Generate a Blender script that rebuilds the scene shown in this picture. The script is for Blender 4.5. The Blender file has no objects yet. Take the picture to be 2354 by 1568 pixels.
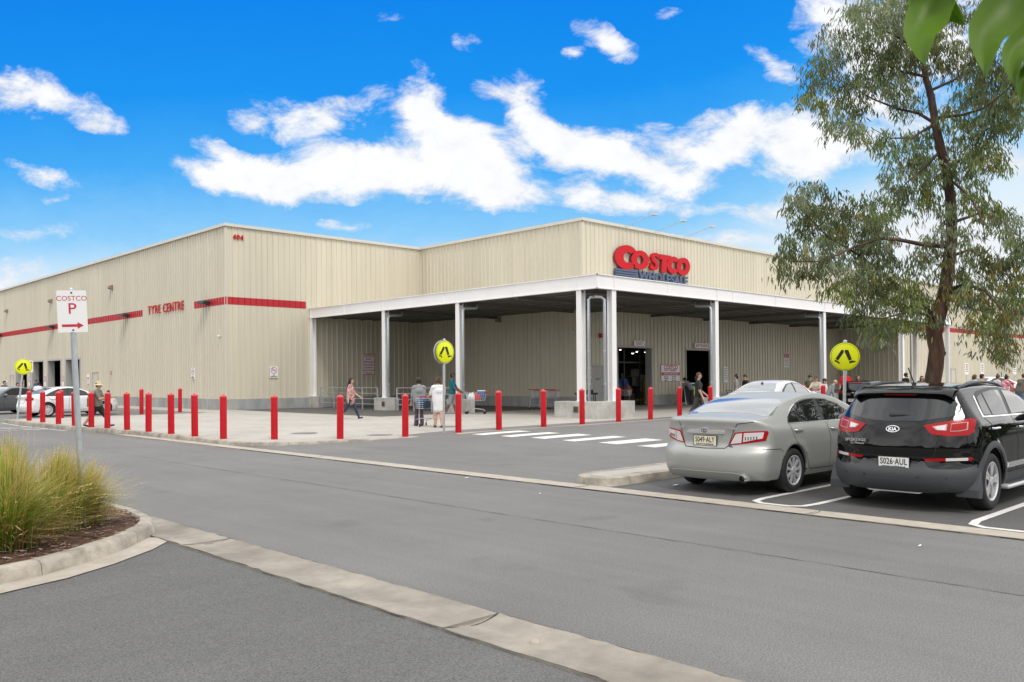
import bpy, bmesh, math, random
import numpy as np
from mathutils import Vector, Matrix, geometry
from mathutils.bvhtree import BVHTree
R_ = math.radians
SC = bpy.context.scene
COL = SC.collection

# ---------------------------------------------------------------- camera
CAM = Vector((-20.472, -42.623, 1.550))
YAW, PITCH, ROLL = math.pi / 4 + 0.0174, 0.0069, -0.0075
_f = Vector((math.cos(YAW), math.sin(YAW), 0)); _r = Vector((math.sin(YAW), -math.cos(YAW), 0)); _u = Vector((0, 0, 1))
FWD = _f * math.cos(PITCH) + _u * math.sin(PITCH)
_u2 = _u * math.cos(PITCH) - _f * math.sin(PITCH)
RGT = _r * math.cos(ROLL) + _u2 * math.sin(ROLL)
UPV = _u2 * math.cos(ROLL) - _r * math.sin(ROLL)
cd = bpy.data.cameras.new('camera'); co = bpy.data.objects.new('camera', cd); COL.objects.link(co)
co.matrix_world = Matrix(((RGT.x, UPV.x, -FWD.x, CAM.x), (RGT.y, UPV.y, -FWD.y, CAM.y), (RGT.z, UPV.z, -FWD.z, CAM.z), (0, 0, 0, 1)))
cd.lens = 30.27; cd.sensor_width = 36; cd.shift_y = 0.0307; cd.clip_start = 0.05; cd.clip_end = 3000
cd.dof.use_dof = True; cd.dof.focus_distance = 15.0; cd.dof.aperture_fstop = 14.0
SC.camera = co

# ---------------------------------------------------------------- world: blue sky with cumulus ahead, high overcast overhead and behind
SUN_EL, SUN_AZ = R_(52), R_(250)           # azimuth of the sun, degrees from +x counter-clockwise
W = bpy.data.worlds.new("World"); SC.world = W; W.use_nodes = True
nt = W.node_tree; nt.nodes.clear()
def N(t, **k):
    n = nt.nodes.new(t)
    for a, b in k.items(): setattr(n, a, b)
    return n
def lk(a, b): nt.links.new(a, b)
def M(op, a, b=None, c=None, clamp=False):
    n = N('ShaderNodeMath', operation=op); n.use_clamp = clamp
    for i, v in enumerate((a, b, c)):
        if v is None: continue
        if isinstance(v, (int, float)): n.inputs[i].default_value = v
        else: lk(v, n.inputs[i])
    return n.outputs[0]
def SM(x, a, b):
    n = N('ShaderNodeMapRange', interpolation_type='SMOOTHSTEP'); lk(x, n.inputs[0])
    n.inputs[1].default_value = a; n.inputs[2].default_value = b
    return n.outputs[0]
def MIXC(f, a, b):
    n = N('ShaderNodeMix', data_type='RGBA')
    if isinstance(f, (int, float)): n.inputs[0].default_value = f
    else: lk(f, n.inputs[0])
    for i, v in ((6, a), (7, b)):
        if isinstance(v, tuple): n.inputs[i].default_value = (*v, 1)
        else: lk(v, n.inputs[i])
    return n.outputs[2]
tc = N('ShaderNodeTexCoord')
def dot(vec):
    n = N('ShaderNodeVectorMath', operation='DOT_PRODUCT'); lk(tc.outputs['Generated'], n.inputs[0]); n.inputs[1].default_value = vec
    return n.outputs['Value']
HD = (math.cos(YAW), math.sin(YAW), 0); HR = (math.sin(YAW), -math.cos(YAW), 0)
dF = dot(HD); dR = dot(HR); dZ = dot((0, 0, 1))
dFs = M('MAXIMUM', dF, 0.02)
ca = M('DIVIDE', dR, dFs); cb = M('DIVIDE', dZ, dFs)
cv = N('ShaderNodeCombineXYZ'); lk(ca, cv.inputs[0]); lk(cb, cv.inputs[1])
# warp
wn = N('ShaderNodeTexNoise'); wn.inputs['Scale'].default_value = 9; wn.inputs['Detail'].default_value = 6; wn.inputs['Roughness'].default_value = .6
lk(cv.outputs[0], wn.inputs['Vector'])
ws = N('ShaderNodeVectorMath', operation='SUBTRACT'); lk(wn.outputs['Color'], ws.inputs[0]); ws.inputs[1].default_value = (.5, .5, .5)
wm = N('ShaderNodeVectorMath', operation='SCALE'); lk(ws.outputs[0], wm.inputs[0]); wm.inputs['Scale'].default_value = .05
wa = N('ShaderNodeVectorMath', operation='ADD'); lk(cv.outputs[0], wa.inputs[0]); lk(wm.outputs[0], wa.inputs[1])
BL = [(640,258,95,42,0,1),(725,305,72,45,-20,1),(795,250,75,40,-10,.62),(520,345,95,26,-28,.8),(475,388,95,30,-22,.95),(590,405,120,42,-8,1.1),
 (640,440,60,40,0,.8),(700,400,140,50,-8,1.1),(820,390,130,55,-8,1.15),(905,355,110,50,10,1),(980,205,42,62,20,1),(965,262,45,35,0,.95),(1035,285,85,45,-25,1.05),(1075,350,130,62,-20,1.25),
 (1000,405,160,52,-10,1.2),(1120,400,120,52,-20,1.1),(1170,452,75,30,-10,1.05),(1208,215,50,48,-40,.95),(1245,285,75,42,-30,1),(1300,335,120,48,-15,1.1),(1400,345,120,50,-10,1.05),
 (1490,385,95,40,-15,1),(1370,445,110,36,0,1),(1470,468,130,28,0,1),(1590,412,90,30,0,.95),(1690,310,110,52,10,1.05),(1790,335,140,68,-5,1.2),(1885,345,110,45,-5,1.1),(1850,400,70,40,0,.8),(1560,330,90,30,-30,.7),(1640,370,60,30,0,.7),(1650,480,80,20,0,.5),
 (1385,88,66,32,-25,.95),(1440,110,38,30,0,.9),(1325,122,30,16,20,.7),(1765,130,60,24,-25,.75),(1800,165,50,22,0,.65),(40,200,100,46,-25,1.1),(160,215,125,38,-30,1),
 (105,388,90,22,-18,.95),(130,440,30,10,0,.5),(1930,45,95,70,0,1.05),(2020,130,150,90,0,1),(2180,90,190,110,0,1.1),(2000,260,160,60,0,.9),(2150,330,160,60,0,.6),(2320,372,90,32,0,.9),(1785,500,70,26,0,.8),
 (2000,480,260,60,0,.5),(2200,560,300,90,0,.75),(40,660,190,32,0,1),(60,610,170,30,0,.55),(60,520,200,30,0,.35),(800,523,50,14,0,.8),(1700,556,80,18,0,.75),(1600,545,40,13,0,.7),(905,30,40,14,0,.5),(1080,90,40,25,0,.45),(1550,30,30,14,0,.5),
 (1130,190,50,28,-10,.55),(890,215,60,40,-10,.4)]
acc = None
for (x, y, rx, ry, rot, w) in BL:
    mp = N('ShaderNodeMapping', vector_type='TEXTURE')
    mp.inputs['Location'].default_value = ((x - 1177) / 1979, (870 - y) / 1979, 0)
    mp.inputs['Rotation'].default_value = (0, 0, R_(rot)); mp.inputs['Scale'].default_value = (rx / 1979 * 1.45, ry / 1979 * 1.45, 1)
    lk(wa.outputs[0], mp.inputs['Vector'])
    g = N('ShaderNodeTexGradient', gradient_type='SPHERICAL'); lk(mp.outputs[0], g.inputs[0])
    acc = M('MULTIPLY', g.outputs['Fac'], w) if acc is None else M('MULTIPLY_ADD', g.outputs['Fac'], w, acc)
st = N('ShaderNodeMapping'); st.inputs['Rotation'].default_value = (0, 0, R_(20)); st.inputs['Scale'].default_value = (1, 1.7, 1); lk(cv.outputs[0], st.inputs['Vector'])
fn = N('ShaderNodeTexNoise'); fn.inputs['Scale'].default_value = 14; fn.inputs['Detail'].default_value = 11; fn.inputs['Roughness'].default_value = .68; fn.inputs['Distortion'].default_value = .35
lk(st.outputs[0], fn.inputs['Vector'])
nz = M('SUBTRACT', fn.outputs['Fac'], .5)
acc = M('MINIMUM', acc, 1.3)
dens = M('MULTIPLY_ADD', nz, 2.35, M('MULTIPLY', acc, .76))
dens = M('MULTIPLY', dens, SM(acc, .02, .22))
alpha = M('POWER', SM(dens, .10, .82), .9)
cn = N('ShaderNodeTexNoise'); cn.inputs['Scale'].default_value = 26; cn.inputs['Detail'].default_value = 5; lk(cv.outputs[0], cn.inputs['Vector'])
shade = M('ADD', M('MULTIPLY', SM(dens, .4, 1.1), .13), M('MULTIPLY_ADD', cn.outputs['Fac'], .22, .78))
cc = N('ShaderNodeCombineColor'); lk(M('MULTIPLY', shade, .98), cc.inputs[0]); lk(shade, cc.inputs[1]); lk(M('MULTIPLY', shade, 1.04), cc.inputs[2])
# Nishita sky, deepened the way the photograph's is
sky = N('ShaderNodeTexSky', sky_type='NISHITA'); sky.sun_disc = False; sky.sun_elevation = SUN_EL; sky.sun_rotation = math.pi / 2 - SUN_AZ
sky.air_density = 1.2; sky.dust_density = .3; sky.ozone_density = 4
sv = N('ShaderNodeVectorMath', operation='SCALE'); lk(sky.outputs[0], sv.inputs[0]); sv.inputs['Scale'].default_value = .1
gr = N('ShaderNodeValToRGB'); e = gr.color_ramp.elements
stops = [(0.0, (.93, .97, 1.0)), (.24, (.72, .88, 1.0)), (.38, (.27, .63, .99)), (.56, (.055, .42, .96)), (.76, (.004, .30, .92)), (1.0, (.0, .245, .87))]
e[0].position = 0; e[0].color = (*stops[0][1], 1); e[1].position = 1; e[1].color = (*stops[-1][1], 1)
for p, c in stops[1:-1]:
    k = e.new(p); k.color = (*c, 1)
# whiter towards the right of the view where thin cloud sits
el = M('SUBTRACT', M('DIVIDE', cb, .44), M('MULTIPLY', SM(ca, .1, .62), .30))
lk(M('ADD', el, M('MULTIPLY', M('SUBTRACT', fn.outputs['Fac'], .5), .10)), gr.inputs[0])
skyc = MIXC(.95, sv.outputs[0], gr.outputs[0])
front = MIXC(alpha, skyc, cc.outputs[0])
# overcast part
on = N('ShaderNodeTexNoise'); on.inputs['Scale'].default_value = 3.2; on.inputs['Detail'].default_value = 6; on.inputs['Roughness'].default_value = .6; on.inputs['Distortion'].default_value = .5
lk(tc.outputs['Generated'], on.inputs['Vector'])
ov = N('ShaderNodeValToRGB'); oe = ov.color_ramp.elements
oe[0].position = .36; oe[0].color = (.85, .88, .92, 1); oe[1].position = .66; oe[1].color = (1.85, 1.82, 1.78, 1)
lk(on.outputs['Fac'], ov.inputs[0])
aab = M('ABSOLUTE', ca)
cover = M('MAXIMUM', SM(dZ, .405, .47), M('MAXIMUM', SM(aab, .62, .78), M('SUBTRACT', 1.0, SM(dF, .3, .5))), clamp=True)
ovs = N('ShaderNodeVectorMath', operation='SCALE'); lk(ov.outputs[0], ovs.inputs[0]); lk(M('MULTIPLY_ADD', SM(dF, .1, .8), .35, 1.0), ovs.inputs['Scale'])
tot = MIXC(cover, front, ovs.outputs[0])
bg = N('ShaderNodeBackground'); lk(tot, bg.inputs[0]); bg.inputs[1].default_value = 1.0
wo = N('ShaderNodeOutputWorld'); lk(bg.outputs[0], wo.inputs[0])
W.cycles.sampling_method = 'MANUAL'; W.cycles.sample_map_resolution = 512

sd = bpy.data.lights.new('sun', 'SUN'); sd.energy = 1.5; sd.angle = R_(14); sd.color = (1, .96, .90)
so = bpy.data.objects.new('sun', sd); COL.objects.link(so)
sdir = Vector((math.cos(SUN_EL) * math.cos(SUN_AZ), math.cos(SUN_EL) * math.sin(SUN_AZ), math.sin(SUN_EL)))
so.rotation_euler = sdir.to_track_quat('Z', 'Y').to_euler(); so.location = (-30, -60, 40)
SC.view_settings.view_transform = 'Standard'; SC.view_settings.look = 'None'
SC.view_settings.exposure = 0.0; SC.view_settings.gamma = 1.0
SC.render.engine = 'CYCLES'
SC.cycles.max_bounces = 6; SC.cycles.diffuse_bounces = 4; SC.cycles.glossy_bounces = 3; SC.cycles.transparent_max_bounces = 6
SC.cycles.use_adaptive_sampling = True; SC.cycles.adaptive_threshold = .015
# ---------------------------------------------------------------- materials
MATS = {}
def mat(name, col, rough=.6, streak=0, sscale=(1.6, .10, 1), spots=0, metal=0, spec=.5, coat=0, var=0, vscale=3, bump=0, bscale=40, emit=None, var2=0, v2scale=.5, colv=None, vcol=False, stretch=None, detail=6, transl=0):
    m = bpy.data.materials.new(name); m.use_nodes = True; t = m.node_tree; b = t.nodes['Principled BSDF']
    b.inputs['Base Color'].default_value = (*col, 1); b.inputs['Roughness'].default_value = rough; b.inputs['Metallic'].default_value = metal
    b.inputs['Specular IOR Level'].default_value = spec; b.inputs['Coat Weight'].default_value = coat; b.inputs['Coat Roughness'].default_value = .03
    def nn(ty, **k):
        n = t.nodes.new(ty)
        for a, c in k.items(): setattr(n, a, c)
        return n
    tcn = nn('ShaderNodeTexCoord'); src = tcn.outputs['Object']
    if stretch:
        mp = nn('ShaderNodeMapping'); mp.inputs['Scale'].default_value = stretch; t.links.new(src, mp.inputs[0]); src = mp.outputs[0]
    last = None
    if vcol:
        a = nn('ShaderNodeVertexColor', layer_name='Col'); last = a.outputs[0]
    def noise(scale, det=detail, rg=.6):
        n = nn('ShaderNodeTexNoise'); n.inputs['Scale'].default_value = scale; n.inputs['Detail'].default_value = det; n.inputs['Roughness'].default_value = rg
        t.links.new(src, n.inputs['Vector']); return n.outputs['Fac']
    def mult(fac_sock, amt, last):
        r = nn('ShaderNodeMapRange'); r.inputs[1].default_value = .3; r.inputs[2].default_value = .7; r.inputs[3].default_value = 1 - amt; r.inputs[4].default_value = 1 + amt
        t.links.new(fac_sock, r.inputs[0])
        v = nn('ShaderNodeVectorMath', operation='SCALE')
        if last is None: v.inputs[0].default_value = col
        else: t.links.new(last, v.inputs[0])
        t.links.new(r.outputs[0], v.inputs['Scale']); return v.outputs[0]
    if colv:   # second colour blended by a big noise
        mx = nn('ShaderNodeMix', data_type='RGBA'); rr = nn('ShaderNodeMapRange'); rr.inputs[1].default_value = .42; rr.inputs[2].default_value = .62
        t.links.new(noise(colv[1]), rr.inputs[0]); t.links.new(rr.outputs[0], mx.inputs[0])
        mx.inputs[6].default_value = (*col, 1); mx.inputs[7].default_value = (*colv[0], 1); last = mx.outputs[2]
    if var: last = mult(noise(vscale), var, last)
    if var2: last = mult(noise(v2scale, 4), var2, last)
    if streak:
        keep = src; mp = nn('ShaderNodeMapping'); mp.inputs['Scale'].default_value = sscale; mp.inputs['Rotation'].default_value = (0, 0, .06); t.links.new(tcn.outputs['Object'], mp.inputs[0]); src = mp.outputs[0]; last = mult(noise(2.2, 5), streak, last); src = keep
    if spots:
        sn = noise(.9, 3, .5); mr = nn('ShaderNodeMapRange'); mr.inputs[1].default_value = .66; mr.inputs[2].default_value = .72; mr.inputs[3].default_value = 1; mr.inputs[4].default_value = 1 - spots; t.links.new(sn, mr.inputs[0])
        v = nn('ShaderNodeVectorMath', operation='SCALE'); t.links.new(last, v.inputs[0]); t.links.new(mr.outputs[0], v.inputs['Scale']); last = v.outputs[0]
    if last is not None: t.links.new(last, b.inputs['Base Color'])
    if bump:
        bn = nn('ShaderNodeBump'); bn.inputs['Strength'].default_value = bump; bn.inputs['Distance'].default_value = .02
        t.links.new(noise(bscale, 4), bn.inputs['Height']); t.links.new(bn.outputs[0], b.inputs['Normal'])
    if emit:
        b.inputs['Emission Color'].default_value = (*col, 1); b.inputs['Emission Strength'].default_value = emit
    if transl:
        tr = nn('ShaderNodeBsdfTranslucent'); mxs = nn('ShaderNodeMixShader'); mxs.inputs[0].default_value = transl
        if last is not None: t.links.new(last, tr.inputs[0])
        else: tr.inputs[0].default_value = (*col, 1)
        t.links.new(b.outputs[0], mxs.inputs[1]); t.links.new(tr.outputs[0], mxs.inputs[2]); t.links.new(mxs.outputs[0], t.nodes['Material Output'].inputs[0])
    MATS[name] = m; return m

mat('asphalt', (.180, .176, .169), .88, var=.46, vscale=85, var2=.10, v2scale=.3, bump=.5, bscale=120, detail=5, streak=.07, spots=.12)
mat('asphalt_near', (.138, .137, .134), .9, var=.55, vscale=95, var2=.08, v2scale=.4, bump=.6, bscale=130, detail=5, streak=.07, sscale=(.1, .9, 1))
mat('asphalt_dark', (.098, .096, .092), .85, var=.30, vscale=50, var2=.16, v2scale=.6, bump=.4, bscale=90, detail=8, streak=.10, sscale=(.12, 1.2, 1), spots=.35)
mat('asphalt_far', (.135, .13, .125), .9, var=.2, vscale=3)
mat('concrete', (.43, .405, .365), .85, var=.10, vscale=2.2, var2=.10, v2scale=.35, bump=.15, bscale=60, detail=8)
mat('concrete_kerb', (.44, .395, .33), .85, var=.22, vscale=6, var2=.14, v2scale=1.1, bump=.4, bscale=50, colv=((.25, .225, .19), 1.9), detail=8)
mat('concrete_gutter', (.42, .375, .315), .85, var=.12, vscale=6, var2=.1, v2scale=.8, bump=.3, bscale=60, detail=8)
mat('concrete_drain', (.325, .29, .245), .88, var=.16, vscale=5, var2=.12, v2scale=.9, bump=.4, bscale=60, colv=((.25, .225, .19), 1.2), detail=8)
mat('concrete_plinth', (.36, .36, .34), .85, var=.14, vscale=3, var2=.14, v2scale=.7, bump=.2, bscale=40, stretch=(1, 1, .4), colv=((.30, .315, .32), .8))
mat('concrete_pale', (.50, .49, .46), .85, var=.13, vscale=3.5, bump=.2, bscale=40, colv=((.38, .375, .35), 1.4))
mat('cladding', (.60, .555, .445), .45, var=.035, vscale=1.5, var2=.05, v2scale=.25, stretch=(1, 1, .12), streak=.05, sscale=(1.4, 1.4, .03))
mat('cladding_trim', (.60, .56, .46), .4)
mat('fascia', (.60, .58, .52), .4, var=.05, vscale=1)
mat('band_red', (.44, .010, .020), .4, var=.05, vscale=1)
mat('white_steel', (.86, .85, .845), .4, var=.03, vscale=1.2)
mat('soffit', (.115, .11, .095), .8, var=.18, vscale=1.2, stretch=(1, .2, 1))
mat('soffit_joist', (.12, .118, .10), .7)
mat('galvanised', (.50, .54, .57), .38, metal=.55, var=.14, vscale=25, stretch=(1, 1, .5))
mat('downpipe', (.52, .58, .63), .32, metal=.5, var=.06, vscale=4, stretch=(1, 1, .2))
mat('grey_door', (.42, .415, .40), .5, var=.04, vscale=2)
mat('beige_door', (.56, .52, .43), .5)
mat('reveal', (.44, .43, .41), .5)
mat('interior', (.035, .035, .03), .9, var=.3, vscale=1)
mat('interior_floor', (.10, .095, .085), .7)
mat('interior_box', (.20, .165, .12), .8, var=.4, vscale=1.3)
mat('interior_screen', (.05, .075, .08), .2)
mat('glow', (1, .93, .75), emit=5)
mat('red_sleeve', (.50, .006, .014), .42, spec=.3, var=.12, vscale=6)
mat('red_cap', (.60, .05, .06), .4)
mat('yellow_steel', (.72, .50, .02), .4)
mat('sign_white', (.80, .80, .80), .4); mat('sign_red', (.52, .02, .05), .4); mat('sign_blue', (.06, .09, .17), .45); mat('sign_black', (.015, .015, .015), .5)
mat('sign_letter_red', (.52, .006, .014), .6, spec=.25); mat('sign_side', (.28, .02, .03), .5)
mat('hi_vis', (.76, .82, .0), .35, coat=.2); mat('hi_vis_rim', (.62, .66, .10), .4)
mat('paint_line', (.70, .69, .66), .7, var=.10, vscale=14, var2=.05, v2scale=2); mat('paint_worn', (.50, .49, .47), .8, var=.30, vscale=3)
mat('rubber', (.018, .018, .019), .75, var=.15, vscale=30); mat('rim', (.66, .66, .68), .32, metal=.45); mat('rim_dark', (.03, .03, .032), .5, metal=.3)
mat('glass_dark', (.006, .008, .010), .02, spec=.9); mat('chrome', (.88, .88, .90), .16, metal=.8); mat('glass_sky_sheen', (.17, .18, .18), .04, spec=1, coat=1); mat('black_plastic', (.028, .030, .032), .5); mat('seam', (.01, .01, .01), .8)  # pale glass: reflected sky is put into its lighter base colour
mat('grey_plastic', (.050, .054, .060), .5, var=.05, vscale=60)
mat('lamp_red', (.36, .002, .005), .18, spec=.35); mat('lamp_ring', (.50, .30, .30), .2); mat('lamp_clear', (.66, .62, .62), .12, coat=1); mat('lamp_inner', (.42, .06, .07), .2, coat=1)
mat('paint_silver_green', (.385, .392, .375), .40, metal=.35, coat=.12, var=.02, vscale=400); mat('paint_black', (.003, .003, .0035), .05, spec=.5, coat=.1)
mat('paint_silver', (.60, .61, .62), .34, metal=.35, coat=.4); mat('paint_white', (.76, .76, .78), .3, coat=1); mat('paint_grey', (.12, .135, .15), .3, metal=.4, coat=1)
mat('paint_dark', (.02, .02, .022), .2, coat=1); mat('paint_red', (.40, .02, .04), .25, coat=1)
mat('plate_white', (.80, .80, .78), .4); mat('plate_cream', (.78, .73, .55), .4)
mat('bark', (.115, .060, .038), .9, var=.55, vscale=9, bump=1, bscale=18, stretch=(1, 1, .22), colv=((.035, .024, .018), 2.6)); mat('leaf', (.09, .13, .05), .65, spec=.2, vcol=True, transl=.25)
mat('near_leaf', (.16, .30, .012), .42, var=.18, vscale=9, transl=.6); mat('grass', (.2, .2, .05), .6, vcol=True, transl=.3)
mat('mulch', (.12, .065, .04), .95, var=.6, vscale=30, bump=1, bscale=30); mat('chip', (.2, .12, .08), .9, vcol=True)
mat('cardboard', (.42, .30, .18), .8); mat('blue_plastic', (.02, .08, .25), .5); mat('grate', (.22, .21, .20), .6, metal=.4)
mat('skin', (.56, .33, .24), .6); mat('skin_dark', (.16, .075, .045), .55); mat('hair_dark', (.012, .009, .008), .6); mat('hair_brown', (.09, .045, .02), .6); mat('hair_grey', (.32, .31, .30), .7)
mat('cloth_patch', (.66, .40, .40), .9, colv=((.24, .07, .08), 18), var=.5, vscale=22)
mat('cloth_purple', (.085, .045, .07), .9, colv=((.14, .10, .12), 30))
mat('cloth_pink', (.60, .10, .18), .9, colv=((.6, .5, .5), 14))
def C(name, rgb, rough=.85):
    if name not in MATS: mat(name, rgb, rough)
    return MATS[name]

# ---------------------------------------------------------------- mesh helpers
class MB:
    def __init__(s): s.v = []; s.f = []; s.m = []; s.c = []
    def add(s, vs, fs, mi=0):
        o = len(s.v); s.v += [tuple(x) for x in vs]; s.f += [tuple(i + o for i in f) for f in fs]; s.m += [mi] * len(fs)
    def box(s, x0, x1, y0, y1, z0, z1, mi=0):
        s.add([(x0,y0,z0),(x1,y0,z0),(x1,y1,z0),(x0,y1,z0),(x0,y0,z1),(x1,y0,z1),(x1,y1,z1),(x0,y1,z1)],
              [(3,2,1,0),(4,5,6,7),(0,1,5,4),(1,2,6,5),(2,3,7,6),(3,0,4,7)], mi)
    def ring(s, c, ax, r, n, r2=None):
        ax = Vector(ax).normalized(); a = ax.orthogonal().normalized(); b = ax.cross(a)
        return [Vector(c) + (a * math.cos(t) * r + b * math.sin(t) * (r2 or r)) for t in (2 * math.pi * i / n for i in range(n))]
    def tube(s, pts, rad, n=8, mi=0, caps=True):
        pts = [Vector(p) for p in pts]; k = len(pts)
        if not isinstance(rad, (list, tuple)): rad = [rad] * k
        rings = []; a = None
        for i, p in enumerate(pts):
            d = (pts[min(i + 1, k - 1)] - pts[max(i - 1, 0)]).normalized()
            if a is None: a = d.orthogonal().normalized()
            a = (a - d * a.dot(d)).normalized(); b = d.cross(a)
            rings.append([p + (a * math.cos(t) + b * math.sin(t)) * rad[i] for t in (2 * math.pi * j / n for j in range(n))])
        vs = [v for r in rings for v in r]; fs = []
        for i in range(k - 1):
            for j in range(n): fs.append((i*n+j, i*n+(j+1)%n, (i+1)*n+(j+1)%n, (i+1)*n+j))
        if caps: fs.append(tuple(range(n))[::-1]); fs.append(tuple((k-1)*n+j for j in range(n)))
        s.add(vs, fs, mi)
    def lathe(s, prof, n=24, axis='z', c=(0,0,0), mi=0, mis=None):
        vs = []; fs = []; k = len(prof)
        for (r, h) in prof:
            for j in range(n):
                t = 2 * math.pi * j / n; x, y = r * math.cos(t), r * math.sin(t)
                p = (x, y, h) if axis == 'z' else ((x, h, y) if axis == 'y' else (h, x, y))
                vs.append((p[0]+c[0], p[1]+c[1], p[2]+c[2]))
        o = len(s.v); s.v += vs
        for i in range(k - 1):
            for j in range(n):
                f = (i*n+j, i*n+(j+1)%n, (i+1)*n+(j+1)%n, (i+1)*n+j)
                if axis == 'y': f = f[::-1]
                s.f.append(tuple(q + o for q in f)); s.m.append(mis[i] if mis else mi)
    def prism(s, poly, z0, z1, mi=0, frame=None):
        """poly in 2-D (counter-clockwise) extruded z0..z1; frame maps (x, y, z) to 3-D"""
        fr = frame or (lambda x, y, z: (x, y, z)); n = len(poly)
        vs = [fr(x, y, z0) for x, y in poly] + [fr(x, y, z1) for x, y in poly]
        fs = [tuple(range(n))[::-1], tuple(range(n, 2*n))] + [(i, (i+1)%n, n+(i+1)%n, n+i) for i in range(n)]
        s.add(vs, fs, mi)
    def build(s, name, mats, parent=None, smooth=False, loc=None, rz=None, bevel=0, cols=None):
        me = bpy.data.meshes.new(name); me.from_pydata([tuple(v) for v in s.v], [], s.f)
        if not isinstance(mats, (list, tuple)): mats = [mats]
        for m in mats: me.materials.append(MATS[m] if isinstance(m, str) else m)
        if any(s.m): me.polygons.foreach_set('material_index', s.m)
        if smooth: me.polygons.foreach_set('use_smooth', [True] * len(s.f))
        if cols is not None:
            at = me.color_attributes.new('Col', 'FLOAT_COLOR', 'POINT'); at.data.foreach_set('color', np.asarray(cols, dtype=np.float32).ravel())
        me.update()
        if smooth == 'auto': me.set_sharp_from_angle(angle=R_(38))
        o = bpy.data.objects.new(name, me); COL.objects.link(o)
        if parent: o.parent = parent
        if loc is not None: o.location = loc
        if rz is not None: o.rotation_euler = (0, 0, rz)
        if bevel:
            bv = o.modifiers.new('b', 'BEVEL'); bv.width = bevel; bv.segments = 2; bv.limit_method = 'ANGLE'
        return o
def tag(o, label=None, cat=None, group=None, kind=None):
    if label: o['label'] = label
    if cat: o['category'] = cat
    if group: o['group'] = group
    if kind: o['kind'] = kind
    return o
def empty(name, loc=(0,0,0), rz=0, label=None, cat=None, group=None):
    o = bpy.data.objects.new(name, None); COL.objects.link(o); o.location = loc; o.rotation_euler = (0, 0, rz); o.empty_display_size = .2
    return tag(o, label, cat, group)
def copy_tree(o, parent=None):
    c = o.copy(); COL.objects.link(c); c.parent = parent
    for ch in list(o.children): copy_tree(ch, c)
    return c
_tcache = {}
def text_mesh(txt, size, ext=.002, bold=0, shear=0, align='CENTER', sx=1, space=1):
    key = (txt, size, ext, bold, shear, align, sx, space)
    if key in _tcache: return _tcache[key]
    cu = bpy.data.curves.new('t', 'FONT'); cu.body = txt; cu.size = size; cu.extrude = ext; cu.offset = bold; cu.shear = shear; cu.align_x = align; cu.align_y = 'CENTER'
    cu.space_character = space; cu.resolution_u = 3
    ob = bpy.data.objects.new('t', cu); COL.objects.link(ob)
    bpy.context.view_layer.update()
    me = bpy.data.meshes.new_from_object(ob.evaluated_get(bpy.context.evaluated_depsgraph_get()))
    bpy.data.objects.remove(ob); bpy.data.curves.remove(cu)
    n = len(me.vertices); a = np.empty(n*3); me.vertices.foreach_get('co', a); a = a.reshape(-1, 3)
    b = np.stack([a[:,0]*sx, -a[:,2], a[:,1]], 1)      # faces -Y, upright
    fs = [tuple(p.vertices) for p in me.polygons]; bpy.data.meshes.remove(me)
    _tcache[key] = (b, fs); return b, fs
def text(mb, txt, x, z, size, y=0, mi=0, **k):
    vs, fs = text_mesh(txt, size, **k); mb.add([(v[0]+x, v[1]+y, v[2]+z) for v in vs], fs, mi)
def stroke(pts, w):
    """2-D polyline thickened to a closed outline"""
    L = []; Rr = []; n = len(pts)
    for i, (x, y) in enumerate(pts):
        a = pts[max(i-1,0)]; b = pts[min(i+1,n-1)]; dx, dy = b[0]-a[0], b[1]-a[1]; l = math.hypot(dx, dy) or 1; ww = w[i] if isinstance(w, list) else w
        L.append((x - dy/l*ww/2, y + dx/l*ww/2)); Rr.append((x + dy/l*ww/2, y - dx/l*ww/2))
    return L + Rr[::-1]
def fill(mb, outer, holes, y0, y1, mi=0, side_mi=None):
    """outline (x,z) with holes, extruded from y0 (front, towards -Y) to y1"""
    loops = [outer] + holes; pts = []; edges = []; 
    for lp in loops:
        o = len(pts); pts += [Vector(p) for p in lp]; edges += [(o+i, o+(i+1) % len(lp)) for i in range(len(lp))]
    vo, eo, fo, _, _, _ = geometry.delaunay_2d_cdt(pts, edges, [], 0, 1e-6)
    def inside(x, z):
        c = False
        for lp in loops:
            for i in range(len(lp)):
                (x1, z1), (x2, z2) = lp[i], lp[i-1]
                if (z1 > z) != (z2 > z) and x < (x2-x1)*(z-z1)/(z2-z1)+x1: c = not c
        return c
    F = []
    for f in fo:
        cx = sum(vo[i].x for i in f)/len(f); cz = sum(vo[i].y for i in f)/len(f)
        if inside(cx, cz): F.append(f)
    n = len(vo)
    mb.add([(v.x, y0, v.y) for v in vo], [tuple(f) for f in F], mi)
    smi = mi if side_mi is None else side_mi
    for lp in loops:
        k = len(lp); ar = sum(lp[i-1][0]*lp[i][1]-lp[i][0]*lp[i-1][1] for i in range(k))
        mb.add([(x, y0, z) for x, z in lp] + [(x, y1, z) for x, z in lp], [(i, (i+1)%k, k+(i+1)%k, k+i) for i in range(k)], smi)

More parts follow.
